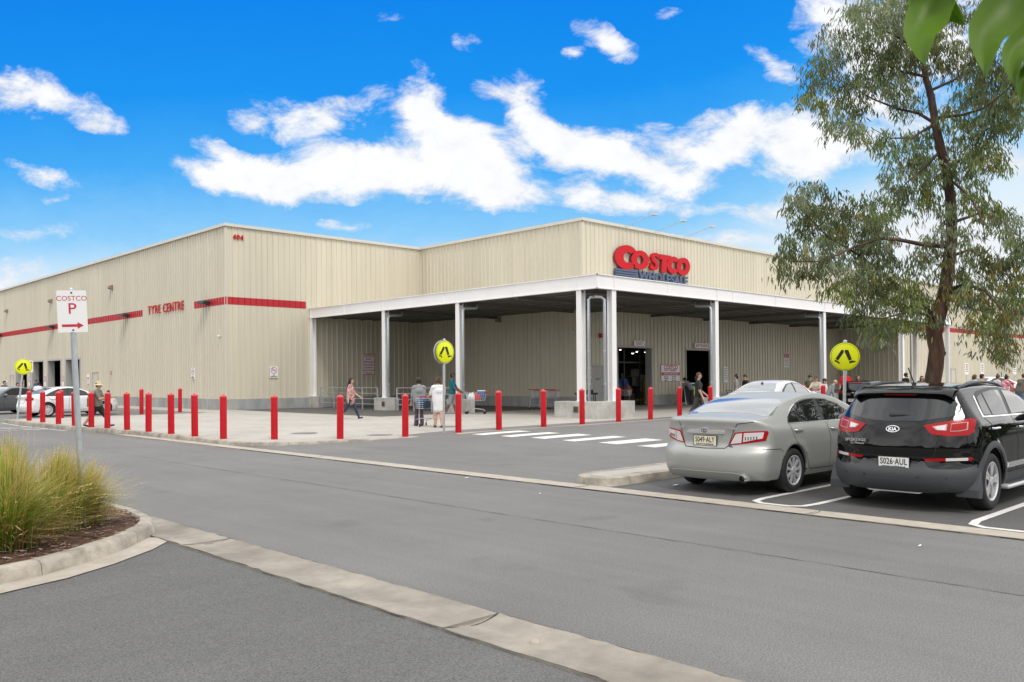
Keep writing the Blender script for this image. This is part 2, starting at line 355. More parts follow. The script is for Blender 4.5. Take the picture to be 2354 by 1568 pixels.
# ---------------------------------------------------------------- implicit surfaces
def sdf_mesh(F, lo, hi, h, newton=2):
    xs = [np.arange(lo[i], hi[i] + h, h) for i in range(3)]
    X, Y, Z = np.meshgrid(*xs, indexing='ij'); V = F(X, Y, Z); inside = V < 0
    nx, ny, nz = V.shape
    cs = np.zeros((nx-1, ny-1, nz-1, 3)); cnt = np.zeros((nx-1, ny-1, nz-1))
    for ax in range(3):
        sl0 = [slice(None)]*3; sl1 = [slice(None)]*3; sl0[ax] = slice(0, -1); sl1[ax] = slice(1, None)
        a, b = V[tuple(sl0)], V[tuple(sl1)]; cr = (a < 0) != (b < 0)
        t = np.where(cr, a / np.where(cr, a - b, 1), 0)
        oth = [i for i in range(3) if i != ax]
        for d1 in (0, 1):
            for d2 in (0, 1):
                s = [slice(None)]*3; s[oth[0]] = slice(d1, V.shape[oth[0]]-1+d1); s[oth[1]] = slice(d2, V.shape[oth[1]]-1+d2)
                c = cr[tuple(s)]; tt = t[tuple(s)]
                cs[..., ax] += np.where(c, tt, 0); cs[..., oth[0]] += c * d1; cs[..., oth[1]] += c * d2; cnt += c
    act = cnt > 0; idx = -np.ones(act.shape, dtype=np.int64); idx[act] = np.arange(act.sum())
    I = np.argwhere(act); P = (I + cs[act] / cnt[act][:, None]) * h + np.array(lo)
    faces = []
    for ax in range(3):
        sl0 = [slice(1, -1)]*3; sl1 = [slice(1, -1)]*3; sl0[ax] = slice(0, -1); sl1[ax] = slice(1, None)
        a, b = inside[tuple(sl0)], inside[tuple(sl1)]; cr = np.argwhere(a != b)
        if not len(cr): continue
        off = np.ones(3, dtype=int); off[ax] = 0; g = cr + off; o1, o2 = [(1, 2), (2, 0), (0, 1)][ax]
        def gi(da, db):
            q = g.copy(); q[:, o1] -= da; q[:, o2] -= db; return idx[q[:, 0], q[:, 1], q[:, 2]]
        q = np.stack([gi(1, 1), gi(0, 1), gi(0, 0), gi(1, 0)], 1); fl = a[tuple(cr.T)]
        q[~fl] = q[~fl][:, ::-1]; faces.append(q)
    faces = np.concatenate(faces); e = h * .2
    for _ in range(newton):
        x, y, z = P.T; f0 = F(x, y, z); gx = (F(x+e, y, z) - F(x-e, y, z))/(2*e); gy = (F(x, y+e, z) - F(x, y-e, z))/(2*e); gz = (F(x, y, z+e) - F(x, y, z-e))/(2*e)
        g2 = gx**2 + gy**2 + gz**2 + 1e-6; st = np.clip(f0 / g2, -h*.6, h*.6); P = P - np.stack([gx*st, gy*st, gz*st], 1)*.9
    return P, faces
def smax(a, b, k):
    h = np.maximum(k - np.abs(a - b), 0) / k; return np.maximum(a, b) + h*h*k*.25
def smin(a, b, k): return -smax(-a, -b, k)
def mesh_np(name, P, Fc, mats, mi=None, parent=None, smooth=True):
    me = bpy.data.meshes.new(name); me.from_pydata(P.tolist(), [], Fc.tolist())
    for m in mats: me.materials.append(MATS[m] if isinstance(m, str) else m)
    if mi is not None: me.polygons.foreach_set('material_index', np.asarray(mi, dtype=np.int32))
    me.polygons.foreach_set('use_smooth', [smooth]*len(Fc)); me.update()
    o = bpy.data.objects.new(name, me); COL.objects.link(o)
    if parent: o.parent = parent
    return o
# ---------------------------------------------------------------- ground
ZR = -.14                                    # carriageway level; the forecourt slab is about 0
def sstep(a, b, x):
    t = min(1, max(0, (x - a) / (b - a))); return t*t*(3 - 2*t)
def plat_z(x, y):                            # the slab falls gently to the crossing
    return (-.05 * (1 - sstep(-6, -2, x)) - .012) * sstep(-18.3, -22.4, y) - .004
def road_z(x, y):                            # the lane ramps up to the raised crossing
    return ZR + .125 * sstep(-31, -24.2, y) * sstep(-9, -3, x) * (1 - sstep(14, 20, x))
def struct(o, kind='structure'): o['kind'] = kind; return o
def sheet(name, poly, z, m, smooth=False):
    b = MB(); b.add([(x, y, z) for x, y in poly], [tuple(range(len(poly)))]); return struct(b.build(name, m))
sheet('ground', [(-900, -900), (1200, -900), (1200, 1200), (-900, 1200)], ZR - .02, 'asphalt_far')
sheet('road', [(-16.30, -60), (-10.62, -60), (-10.62, 60), (-60, 60), (-60, -28), (-16.30, -28)], ZR, 'asphalt')
sheet('road', [(-60, -60), (-16.74, -60), (-16.74, -30.7), (-16.2, -30.7), (-16.2, -28), (-60, -28)], ZR - .003, 'asphalt_near')
sheet('road', [(-16.8, -60), (-16.2, -60), (-16.2, -30.6), (-16.8, -30.6)], ZR - .012, 'asphalt_dark')

sheet('parking_bay_surface', [(-10.27, -60), (90, -60), (90, -34.1), (-10.27, -34.1)], ZR, 'asphalt_dark')
sheet('parking_bay_surface', [(-10.62, -2.2), (0, -2.2), (0, 60), (-10.62, 60)], ZR - .004, 'asphalt')
# gutter strip with joints
def strip(name, x0, x1, y0, y1, m, joints, dip=.0, z=ZR + .004, seed=1):
    rnd = random.Random(seed); b = MB(); cuts = [y0] + sorted(joints) + [y1]
    for a, c in zip(cuts[:-1], cuts[1:]):
        g = .006; a2, c2 = a + g, c - g; k = max(2, int((c2 - a2) / .12)); vs = []; prof = [0, .12, .5, .88, 1]
        for i in range(k + 1):
            y = a2 + (c2 - a2) * i / k; e0 = rnd.uniform(-.012, .012); e1 = rnd.uniform(-.012, .012)
            for j, p in enumerate(prof):
                x = x0 + (x1 - x0) * p + (e0 if j == 0 else e1 if j == 4 else 0); vs.append((x, y, z - dip * math.sin(math.pi * p) ** 1.2 + .012))
        fs = [(i*5+j, i*5+j+1, (i+1)*5+j+1, (i+1)*5+j) for i in range(k) for j in range(4)]
        b.add(vs, fs)
        n = len(vs); b.add([(v[0], v[1], v[2]-.05) for v in (vs[0], vs[4], vs[-5], vs[-1])] + [vs[0], vs[4], vs[-5], vs[-1]], [(0,1,5,4),(1,3,7,5),(3,2,6,7),(2,0,4,6)])
    return struct(b.build(name, m, smooth=False))
strip('gutter_strip', -10.63, -10.26, -60, -14.5, 'concrete_gutter', [-45, -41.2, -37.55, -33.75, -30, -26.2, -22.6, -19], dip=.006, seed=3)
strip('spoon_drain', -16.79, -16.27, -60, -30.6, 'concrete_drain', [-38.12, -42.5, -47, -33.95], dip=.022, seed=5)
# dark crack lines beside the drain where asphalt meets concrete
b = MB(); rnd = random.Random(8)
for xx, yy0, yy1 in ((-16.265, -60, -31.0), (-10.64, -60, -23)):
    y = yy0
    while y < yy1:
        w = rnd.uniform(.004, .014); b.add([(xx-w, y, ZR+.0105), (xx+w, y, ZR+.0105), (xx+w, y+.35, ZR+.0105), (xx-w, y+.35, ZR+.0105)], [(0,1,2,3)]); y += .35
for yy, x0, x1 in ((-38.12, -16.79, -16.29), (-33.95, -16.79, -16.27), (-41.2, -10.63, -10.26), (-37.55, -10.63, -10.26), (-33.75, -10.63, -10.26)):
    n = 8; vs = []
    for i in range(n+1):
        t = i/n; xk = x0+(x1-x0)*t; zz = ZR + .0175 - (.022 if x0 < -15 else .006)*math.sin(math.pi*min(1,max(0,t)))**1.2; vs += [(xk, yy-.006-.05*math.sin(t*3), zz+.001), (xk, yy+.006-.05*math.sin(t*3), zz+.001)]
    b.add(vs, [(2*i, 2*i+2, 2*i+3, 2*i+1) for i in range(n)])
struct(b.build('ground_joint', 'seam'))
# sealed seam in the asphalt and faint tyre arcs
mat('asphalt_seam', (.125, .122, .118), .9, var=.3, vscale=20)
b = MB(); rnd = random.Random(4); vs = []
for i in range(160):
    y = -20 - i * .17; x = -13.1 + .02 * math.sin(i * .13) + rnd.uniform(-.012, .012); w = rnd.uniform(.002, .010)
    vs += [(x - w, y, ZR + .004), (x + w, y, ZR + .004)]
b.add(vs, [(2*i, 2*i+1, 2*i+3, 2*i+2) for i in range(159)])
struct(b.build('asphalt_seam', 'asphalt_seam'))

b = MB(); X = [-10.27+.5*i for i in range(60)]+[20, 30, 45, 60, 90]; Y = [-34.1+.4*i for i in range(30)]
b.add([(x, y, road_z(x, y)) for x in X for y in Y], [(i*30+j, (i+1)*30+j, (i+1)*30+j+1, i*30+j+1) for i in range(len(X)-1) for j in range(29)]); struct(b.build('road', 'asphalt', smooth=True))
# ---- forecourt slab
OUT = [(-10.75, -2.3), (-10.75, -9.5), (-10.4, -13), (-10.22, -16)] + [(-10.22, -20.4)] + [(-10.22 + 2.3 * (1 - math.cos(t)), -20.4 - 2.42 * math.sin(t)) for t in (math.pi/2*i/8 for i in range(1, 9))] + [(-6.2, -23.35), (-4.5, -23.85), (3, -23.75), (8, -23.4), (10.5, -24.2), (13, -26.2), (15.5, -26.2), (15.8, -22.9), (75, -22.9), (75, -2.3)]
def in_out(x, y, lp=OUT):
    c = False
    for i in range(len(lp)):
        (x1, y1), (x2, y2) = lp[i], lp[i-1]
        if (y1 > y) != (y2 > y) and x < (x2-x1)*(y-y1)/(y2-y1)+x1: c = not c
    return c
def slab(name, loop, m, zf, step=.6, lo=None, dens_edge=.5):
    pts = []; 
    for i in range(len(loop)):
        a, c = loop[i], loop[(i+1) % len(loop)]; l = math.dist(a, c); k = max(1, min(80, int(l/dens_edge)))
        pts += [Vector((a[0]+(c[0]-a[0])*j/k, a[1]+(c[1]-a[1])*j/k)) for j in range(k)]
    n = len(pts); edges = [(i, (i+1) % n) for i in range(n)]
    xs = [p[0] for p in loop]; ys = [p[1] for p in loop]; x = min(xs) + step/2
    while x < max(xs):
        y = min(ys) + step/2
        while y < max(ys):
            if in_out(x, y, loop): pts.append(Vector((x, y)))
            y += step
        x += step
    vo, _, fo, _, _, _ = geometry.delaunay_2d_cdt(pts, edges, [], 1, 1e-6)
    F = [tuple(f) for f in fo if in_out(sum(vo[i].x for i in f)/len(f), sum(vo[i].y for i in f)/len(f), loop)]
    b = MB(); b.add([(v.x, v.y, zf(v.x, v.y)) for v in vo], F); return b
b = slab('p', [(-10.58, -2.3), (-10.58, -9.5), (-10.23, -13), (-10.05, -16), (-10.05, -20.4)] + [(-10.05 + 2.15*(1-math.cos(t)), -20.4 - 2.25*math.sin(t)) for t in (math.pi/2*i/8 for i in range(1, 9))] + [(-6.2, -23.18), (-4.5, -23.7), (3, -23.6), (8, -23.25), (10.5, -24.05), (13, -26.05), (15.4, -26.05), (15.6, -22.8), (75, -22.8), (75, -2.3)], 'concrete', plat_z, .9)
struct(b.build('forecourt_pavement', 'concrete', smooth=True))
b = MB(); b.add([(-2.0, -2.3, 0), (12.8, -2.3, 0), (12.8, 0, 0), (0, 0, 0), (0, 60, 0), (-2, 60, 0), (-2, -2.3, -.14), (-2, 60, -.14)], [(0,1,2,3,4,5), (0,5,7,6)]); struct(b.build('forecourt_pavement', 'concrete'))
b = MB(); b.add([(-10.6, -2.3, -.004), (-2, -2.3, -.004), (-2, -2.3, -.2), (-10.6, -2.3, -.2)], [(0,1,2,3)]); struct(b.build('kerb', 'concrete_kerb'))
# canopy floor, darker trafficked concrete
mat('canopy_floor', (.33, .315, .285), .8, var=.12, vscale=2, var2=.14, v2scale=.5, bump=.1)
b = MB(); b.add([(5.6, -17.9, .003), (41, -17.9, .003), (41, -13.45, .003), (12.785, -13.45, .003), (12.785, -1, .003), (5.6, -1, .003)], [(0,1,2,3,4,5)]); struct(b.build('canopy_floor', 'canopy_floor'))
# expansion joints and drain grate
b = MB()
for y in (-6.5, -10.6, -14.7, -18.6): b.add([(-10, y, plat_z(-9, y)+.004), (5.6, y, plat_z(5, y)+.004), (5.6, y+.012, plat_z(5, y)+.004), (-10, y+.012, plat_z(-9, y)+.004)], [(0,1,2,3)])
for x in (-6, -1.5, 3): b.add([(x, -18, .0), (x+.012, -18, .0), (x+.012, -2.4, .0), (x, -2.4, .0)], [(0,1,2,3)])
struct(b.build('pavement_joint', MATS['asphalt_seam']))
b = MB()
for i in range(34):
    x = -4.9 + i*.16; z = plat_z(x, -22.9) + .006
    for k in range(4): b.add([(x, -23.2+k*.11, z), (x+.07, -23.2+k*.11, z), (x+.07, -23.14+k*.11, z), (x, -23.14+k*.11, z)], [(0,1,2,3)])
struct(b.build('tactile_strip', MATS['concrete_gutter']))
for (x, y) in ((-2.35, -20.9), (-7.2, -20.0), (-5.9, -22.0)):
    b = MB(); z = plat_z(x, y); b.lathe([(0, z+.012), (.3, z+.012), (.31, z+.004)], 24, c=(x, y, 0)); b.lathe([(.33, z+.003), (.36, z+.010), (.39, z+.003)], 24, c=(x, y, 0))
    tag(b.build('manhole_cover', 'grate'), {-2.35: 'round dark metal manhole cover in the pavement beside the crossing', -7.2: 'flat round service cover behind the third front bollard', -5.9: 'round metal cover in the pavement by the foot of the nearest yellow sign'}[x], 'manhole cover')

# ---- kerbs: swept profile with gaps between the blocks
def kerb(name, path, prof, m, joint=1.9, zf=None, seed=1):
    """path: 2-D points; prof: (offset to the left of travel, height)"""
    rnd = random.Random(seed); P = [Vector(p) for p in path]; L = [0]
    for a, c in zip(P[:-1], P[1:]): L.append(L[-1] + (c - a).length)
    def at(s):
        for i in range(len(P)-1):
            if s <= L[i+1] or i == len(P)-2:
                t = (s - L[i]) / (L[i+1]-L[i]); d = (P[i+1]-P[i]).normalized(); return P[i].lerp(P[i+1], t), d
    b = MB(); s = 0; k = len(prof)
    while s < L[-1] - .05:
        e = min(s + joint, L[-1]); n = max(2, int((e - s) / .16)); vs = []
        for i in range(n+1):
            q = s + .004 + (e - s - .008) * i / n; p, d = at(q); p1, d1 = at(max(0, q-.12)); p2, d2 = at(min(L[-1], q+.12)); d = (d1 + d2).normalized(); nrm = Vector((-d.y, d.x))
            for (o, h) in prof: 
                w = p + nrm * o; vs.append((w.x, w.y, h + (zf(w.x, w.y) if zf and h > -.1 else 0) + rnd.uniform(-.0015, .0015)))
        b.add(vs, [(i*k+j, (i+1)*k+j, (i+1)*k+j+1, i*k+j+1) for i in range(n) for j in range(k-1)] + [tuple(range(k)), tuple(n*k+j for j in range(k))[::-1]]); s = e
    return struct(b.build(name, m, smooth='auto'))
PK = [(0, -.16), (.012, -.05), (.03, -.012), (.06, .0), (.20, .001), (.20, -.16)]
kp = [(-10.78, -2.0), (-10.78, -9.5), (-10.43, -13), (-10.25, -16), (-10.25, -20.4)] + [(-10.25 + 2.35 * (1 - math.cos(t)), -20.4 - 2.45 * math.sin(t)) for t in (math.pi/2*i/9 for i in range(1, 10))] + [(-6.2, -23.38), (-4.5, -23.88)]
kerb('kerb', kp, PK, 'concrete_kerb', zf=plat_z, seed=2)
EP = [(-4.5, -23.88), (3, -23.78), (8, -23.43), (10.5, -24.23), (13, -26.23), (15.4, -26.23)]
b = MB(); b.add([(x, y, road_z(x, y)+.006) for x, y in EP] + [(x, y+.22, -.010) for x, y in EP], [(i, i+1, 7+i, 6+i) for i in range(5)]); struct(b.build('kerb', 'concrete_gutter'))
# traffic island between crossing lane and bays
isl = [(6, -33.2), (-9.75, -33.2), (-10.12, -33.35), (-10.25, -33.62), (-10.22, -33.9), (-10.05, -34.1), (6, -34.1)]
kerb('traffic_island', isl, [(0, -.15), (.03, -.02), (.07, .0), (.22, .002)], 'concrete_kerb', joint=1.45, seed=6)
sheet('traffic_island', [(6, -34.0), (-9.98, -34.0), (-10.12, -33.86), (-10.14, -33.62), (-10.02, -33.42), (-9.72, -33.3), (6, -33.3)], -.001, 'concrete')
# planted island at the lower left
IC = [(-22.5, -35.75), (-20.2, -35.15), (-18.58, -34.52), (-18.21, -34.40), (-17.76, -34.12), (-17.26, -33.71), (-16.86, -33.25), (-16.66, -32.92), (-16.54, -32.58), (-16.47, -32.06), (-16.46, -31.5), (-16.46, -29.6), (-16.62, -29.0), (-17.2, -28.6), (-22.5, -28.6)]
kerb('planter_kerb', IC, [(-.01, -.16), (0.0, -.13), (.012, -.04), (.035, -.008), (.06, 0), (.15, .0), (.165, -.03)], 'concrete_kerb', joint=1.5, seed=9)
g = [(x, y) for x, y in IC[:7]]
def off(pts, d):
    o = []
    for i, p in enumerate(pts):
        a = pts[max(i-1, 0)]; c = pts[min(i+1, len(pts)-1)]; dx, dy = c[0]-a[0], c[1]-a[1]; l = math.hypot(dx, dy); o.append((p[0] - dy/l*d, p[1] + dx/l*d))
    return o
o1 = off(g, .0); o2 = off(g, -.27); o2[-1] = (-16.78, -33.0) if False else o2[-1]
b = MB(); b.add([(x, y, ZR+.012) for x, y in o1] + [(x, y, ZR+.006) for x, y in o2], [(i, len(o1)+i, len(o1)+i+1, i+1) for i in range(len(o1)-1)]); struct(b.build('planter_gutter', 'concrete_gutter'))
inn = off(IC, .14); b = slab('m', inn + [(-22.5, -28.9), (-22.5, -35.4)], 'mulch', lambda x, y: -.02 + .05*math.sin(x*3.1)*math.cos(y*2.7)*.3, .3, dens_edge=.3)
struct(b.build('mulch_bed', 'mulch', smooth=True))

# ---- painted markings
def quad(b, pts, z=ZR+.005, mi=0): b.add([(x, y, z) for x, y in pts], [tuple(range(len(pts)))], mi)
for (xa, ya, xb, yb) in ((-4.35, -24.25, -2.45, -24.77), (-4.27, -25.35, -2.35, -25.83), (-4.04, -26.30, -2.11, -26.82), (-3.96, -27.38, -1.85, -27.82), (-3.72, -28.41, -1.77, -29.01), (-3.69, -29.61, -1.94, -30.16)):
    b = MB(); n = 5; b.add([(xa+(xb-xa)*i/n, y, road_z(xa+(xb-xa)*i/n, y)+.006) for i in range(n+1) for y in (yb, ya)], [(2*i, 2*i+2, 2*i+3, 2*i+1) for i in range(n)]); struct(b.build('crossing_marking', 'paint_line'))
def line(b, pts, w, z=ZR+.005, mi=0):
    o = stroke(pts, w); n = len(pts); b.add([(x, y, z) for x, y in o], [(i, i+1, 2*n-2-i, 2*n-1-i) for i in range(n-1)], mi)
for k, y0 in enumerate((-36.45, -39.18, -41.9)):
    b = MB(); line(b, [(-4.7, y0), (-9.7, y0), (-9.98, y0-.05), (-10.1, y0-.2), (-10.1, y0-.6), (-9.98, y0-.74), (-9.7, y0-.78), (-4.7, y0-.78)], .10); struct(b.build('bay_marking', 'paint_line'))
b = MB()
line(b, [(-10.9, -2.2), (-11.1, -5.5), (-10.95, -10.9), (-12.6, -8.2), (-14.2, -5.0)], .13)
line(b, [(-12.5, -3.5), (-12.2, -6.2), (-11.4, -9.4)], .12)
for k in range(4): line(b, [(-11.05, -4.0-1.7*k), (-12.7+.32*k, -2.6-1.8*k)], .14)
for k in range(3): line(b, [(-12.0, .5+2.9*k), (-7.6, 1.1+2.9*k)], .12)
line(b, [(-15.5, -1.5), (-11.2, -1.2)], .3); line(b, [(-15.5, .2), (-11.2, .4)], .3)
struct(b.build('road_marking', 'paint_worn'))
# litter
for i, (x, y, s, l, a) in enumerate(((-9.35, -34.75, .045, 'white paper scrap in the gutter beside the traffic island', 'paper'), (-11.7, -39.3, .022, 'tiny white paper scrap on the road below the black car', 'paper'), (-10.9, -31.6, .028, 'crumpled white wrapper on the road near the concrete strip', 'wrapper'), (-11.5, -33.9, .018, 'small pale leaf lying on the road before the traffic island', 'leaf'))):
    b = MB(); r = random.Random(i); b.add([(r.uniform(.7,1)*s*2*math.cos(t), r.uniform(.5,1)*s*math.sin(t), r.uniform(.004,.02)) for t in (k*1.047 for k in range(6))] + [(0, 0, .022)], [(k, (k+1)%6, 6) for k in range(6)])
    tag(b.build('paper_scrap' if a != 'leaf' else 'dead_leaf', 'sign_white', loc=(x, y, ZR+.004)), l, a)
b = MB(); b.lathe([(0, .03), (.02, .027), (.035, .012), (.036, 0)], 9); tag(b.build('pebble', 'concrete_gutter', smooth=True, loc=(-16.55, -38.75, ZR-.006)), 'small pale pebble lying in the concrete drain', 'pebble')
# ---------------------------------------------------------------- the warehouse
HR_, HP = 9.71, .57; BT, BB = 5.93, 5.53
YW4, XW3 = -13.45, 12.785
wh = empty('warehouse', (0, 0, 0), 0, 'long beige corrugated warehouse store with a red band and open doors', 'warehouse')
def rib_wall(b, p0, d, n, s0, s1, zlo, zhi, openings=(), per=.335, dep=.042, off=0, mi=0):
    """p0 + d*s is the wall foot, n the outward normal; zlo(s) under the sheet"""
    S = set([s0, s1]); k = math.ceil(s0 / per)
    pr = {}
    def depth(s):
        t = (s / per) % 1 * per; w = per
        if t < .018 : return dep * t / .018
        if t < .055: return dep
        if t < .073: return dep * (.073 - t) / .018
        return 0
    while k * per < s1 + per:
        for q in (0, .018, .055, .073):
            v = k * per + q
            if s0 < v < s1: S.add(v)
        k += 1
    for a, c, t in openings: S.update([x for x in (a, c) if s0 < x < s1])
    S = sorted(S); 
    for a, c in zip(S[:-1], S[1:]):
        m = (a + c) / 2; lo = zlo
        for oa, oc, t in openings:
            if oa < m < oc: lo = t
        if lo >= zhi: continue
        ea, ec = depth(a + 1e-6) + off, depth(c - 1e-6) + off
        A = (p0[0] + d[0]*a + n[0]*ea, p0[1] + d[1]*a + n[1]*ea); B = (p0[0] + d[0]*c + n[0]*ec, p0[1] + d[1]*c + n[1]*ec)
        b.add([(*A, lo), (*B, lo), (*B, zhi), (*A, zhi)], [(0,1,2,3)], mi)
W1D = [(22.8, 25.9, 3.16), (27.1, 30.2, 3.16), (31.35, 34.3, 3.16), (35.75, 39.0, 3.16)]
MD1 = [(19.1, 20.27, 2.2), (39.77, 40.93, 2.15)]
W4D = [(15.55, 18.5, 3.17), (21.85, 24.69, 3.13)]
GD = [(13.43, 14.47, 2.19)]
# walls: tyre side (x=0), front left (y=0), entrance side (x=XW3), entrance front (y=YW4)
for nm, args in (('tyre_wall', ((0,0), (0,1), (-1,0), 0, 92, HP, HR_, W1D+MD1)), ('front_wall', ((0,0), (1,0), (0,-1), 0, XW3, HP, HR_, ())),
                 ('side_wall', ((XW3,0), (0,-1), (-1,0), 0, -YW4, HP, HR_, ())), ('entrance_wall', ((0,YW4), (1,0), (0,-1), XW3, 110, HP, HR_, W4D+GD))):
    b = MB(); rib_wall(b, *args[:7], openings=args[7]); b.build(nm, 'cladding', wh)
b = MB()
b.box(.3, 110, 60, 92, 0, HR_-.1); b.build('rear_block', 'cladding', wh)
b = MB(); b.add([(-.0, 0, HR_-.02), (XW3, 0, HR_-.02), (XW3, YW4, HR_-.02), (110, YW4, HR_-.02), (110, 92, HR_-.02), (0, 92, HR_-.02)], [(0,1,2,3,4,5)]); b.build('roof', 'fascia', wh)
# roof capping
b = MB()
b.box(-.13, .0, -.13, 92, HR_-.10, HR_+.05); b.box(0, XW3-.0, -.13, 0, HR_-.10, HR_+.05); b.box(XW3-.13, XW3, YW4-.13, -.13, HR_-.10, HR_+.05); b.box(XW3, 110, YW4-.13, YW4, HR_-.10, HR_+.05)
b.build('roof_capping', 'fascia', wh)
for q in ((-.05, .01, -.05, .09), (XW3-.06, XW3+.08, YW4-.06, YW4+.1), (XW3-.09, XW3, -.09, 0)):
    b = MB(); b.box(*q, HP, HR_-.16); b.build('corner_flashing', 'cladding_trim', wh)
# red bands
b = MB(); rib_wall(b, (0,0), (0,1), (-1,0), 0, 3.87, BB, BT, off=.006); rib_wall(b, (0,0), (0,1), (-1,0), 11.27, 92, BB, BT, off=.006); b.box(-.062, 0, -.062, .0, BB, BT); rib_wall(b, (0,0), (1,0), (0,-1), .001, 4.69, BB, BT, off=.008)
b.build('red_band', 'band_red', wh)
b = MB(); rib_wall(b, (0,YW4), (1,0), (0,-1), 44.5, 110, BB, BT, off=.006); b.build('red_band', 'band_red', wh)
# concrete plinth
def plin(b, ax, c, a0, a1, cuts, sgn, z1=HP):
    spans = []; p = a0
    for o in sorted(cuts): spans.append((p, o[0])); p = o[1]
    spans.append((p, a1))
    for s, e in spans:
        if e - s < .02: continue
        q = s
        while q < e - .05:
            r = min(q + 3.9, e)
            if ax == 'x': b.box(q+.006, r-.006, min(c, c+sgn*.09), max(c, c+sgn*.09), -.05, z1)
            else: b.box(min(c, c+sgn*.09), max(c, c+sgn*.09), q+.006, r-.006, -.05, z1)
            q = r
for q in (('y', 0, 0, 92, W1D+MD1, -1), ('x', 0, -.09, XW3, [], -1), ('y', XW3, YW4, -.1, [], -1), ('x', YW4, XW3-.09, 110, W4D+GD, -1)):
    b = MB(); plin(b, *q); b.build('plinth', 'concrete_plinth', wh)
# door openings: frames, reveals, dark interior
def opening(ax, c, a0, a1, zt, sgn, deep, name='door_frame', fr='reveal', fw=.14):
    """sgn: outward direction; deep: depth of the jamb"""
    b = MB(); o = c + sgn*.05; i = c - sgn*deep; lo, hi = min(o, i), max(o, i)
    for s, e, z0, z1 in ((a0-fw, a0, 0, zt+fw), (a1, a1+fw, 0, zt+fw), (a0, a1, zt, zt+fw)):
        if ax == 'x': b.box(s, e, lo, hi, z0, z1)
        else: b.box(lo, hi, s, e, z0, z1)
    return b.build(name, fr, wh)
for a, c_, t in W1D: opening('y', 0, a, c_, t, -1, .45)
opening('x', YW4, 15.55, 18.5, 3.17, -1, .4); opening('x', YW4, 21.85, 24.69, 3.13, -1, .3, fw=.08)
# interior hall behind the doors
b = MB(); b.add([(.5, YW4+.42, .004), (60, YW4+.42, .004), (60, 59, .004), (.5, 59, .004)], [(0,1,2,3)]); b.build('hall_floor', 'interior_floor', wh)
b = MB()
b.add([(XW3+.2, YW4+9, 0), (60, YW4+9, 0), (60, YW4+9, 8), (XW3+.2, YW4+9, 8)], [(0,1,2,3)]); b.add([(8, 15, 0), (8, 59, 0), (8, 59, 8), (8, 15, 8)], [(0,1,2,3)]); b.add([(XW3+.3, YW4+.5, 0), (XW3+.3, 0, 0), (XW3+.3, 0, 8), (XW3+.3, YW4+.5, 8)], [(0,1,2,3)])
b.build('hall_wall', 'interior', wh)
def man_door(ax, c, a0, a1, zt, sgn, m):
    b = MB(); f = .05
    P = (lambda s, e, p, q, z0, z1, mi=0: b.box(s, e, min(c+sgn*p, c+sgn*q), max(c+sgn*p, c+sgn*q), z0, z1, mi)) if ax == 'x' else (lambda s, e, p, q, z0, z1, mi=0: b.box(min(c+sgn*p, c+sgn*q), max(c+sgn*p, c+sgn*q), s, e, z0, z1, mi))
    P(a0+f, a1-f, -.03, .0, 0, zt-f); d = b.build('door', m, wh)
    b = MB(); P(a0, a0+f, -.05, .045, 0, zt); P(a1-f, a1, -.05, .045, 0, zt); P(a0, a1, -.05, .045, zt-f, zt+.02); b.build('frame', 'reveal', d)
    b = MB(); P(a1-.17, a1-.12, .0, .05, .95, 1.15); P(a1-.2, a1-.10, .05, .06, 1.03, 1.07); b.build('handle', 'chrome', d)
    return d
man_door('y', 0, 19.1, 20.27, 2.2, -1, 'beige_door'); man_door('y', 0, 39.77, 40.93, 2.15, -1, 'beige_door'); man_door('x', YW4, 13.43, 14.47, 2.19, -1, 'grey_door')
man_door('x', YW4-.03, 64.2, 65.4, 2.15, -1, 'beige_door')
b = MB(); text(b, 'THIS DOOR IS', 13.92, 1.52, .06, YW4-.004); text(b, 'NOT AN EXIT', 13.92, 1.44, .06, YW4-.004); b.build('door_text', 'sign_black', wh)
# shop stock seen inside
def stock(x, y, w, d, h, label, m='interior_box', cat='boxes'):
    o = empty('stock_shelf', (x, y, 0), 0, label, cat); b = MB()
    r = random.Random(int(x*10+y)); z = .12
    while z < h:
        hh = r.uniform(.35, .6); q = -w/2
        while q < w/2 - .2:
            ww = r.uniform(.35, .8); ww = min(ww, w/2 - q); b.box(q+.01, q+ww-.01, -d/2+r.uniform(0,.08), d/2, z, z+hh-.02, r.randint(0, 2)); q += ww
        z += hh + .03
    b.build('cartons', [m, 'interior', 'concrete_gutter'], o); b = MB(); b.box(-w/2, w/2, -d/2, d/2, 0, .12); b.build('pallet', 'cardboard', o)
stock(24.3, -7.2, 1.6, .9, 1.9, 'stack of cartons on a pallet inside the exit doorway'); stock(26.9, -6.4, 2.4, .9, 1.7, 'cartons piled inside, seen at the right of the exit doorway')
stock(33.2, -6.4, 3, 1, 1.2, 'low stack of cartons deep inside the entrance doorway')
for x, w in ((30.2, 1.7), (32.2, 1.4)):
    o = empty('television', (x, YW4+5, .0), 0, 'large dark television on display inside the entrance, %s one' % ('wider' if w > 1.5 else 'narrower'), 'television')
    b = MB(); b.box(-w/2, w/2, -.03, .03, 1.05, 1.05+w*.56); b.build('panel', 'interior_screen', o); b = MB(); b.box(-w/2, w/2, -.3, .3, 0, 1.03); b.build('stand', 'interior_box', o)
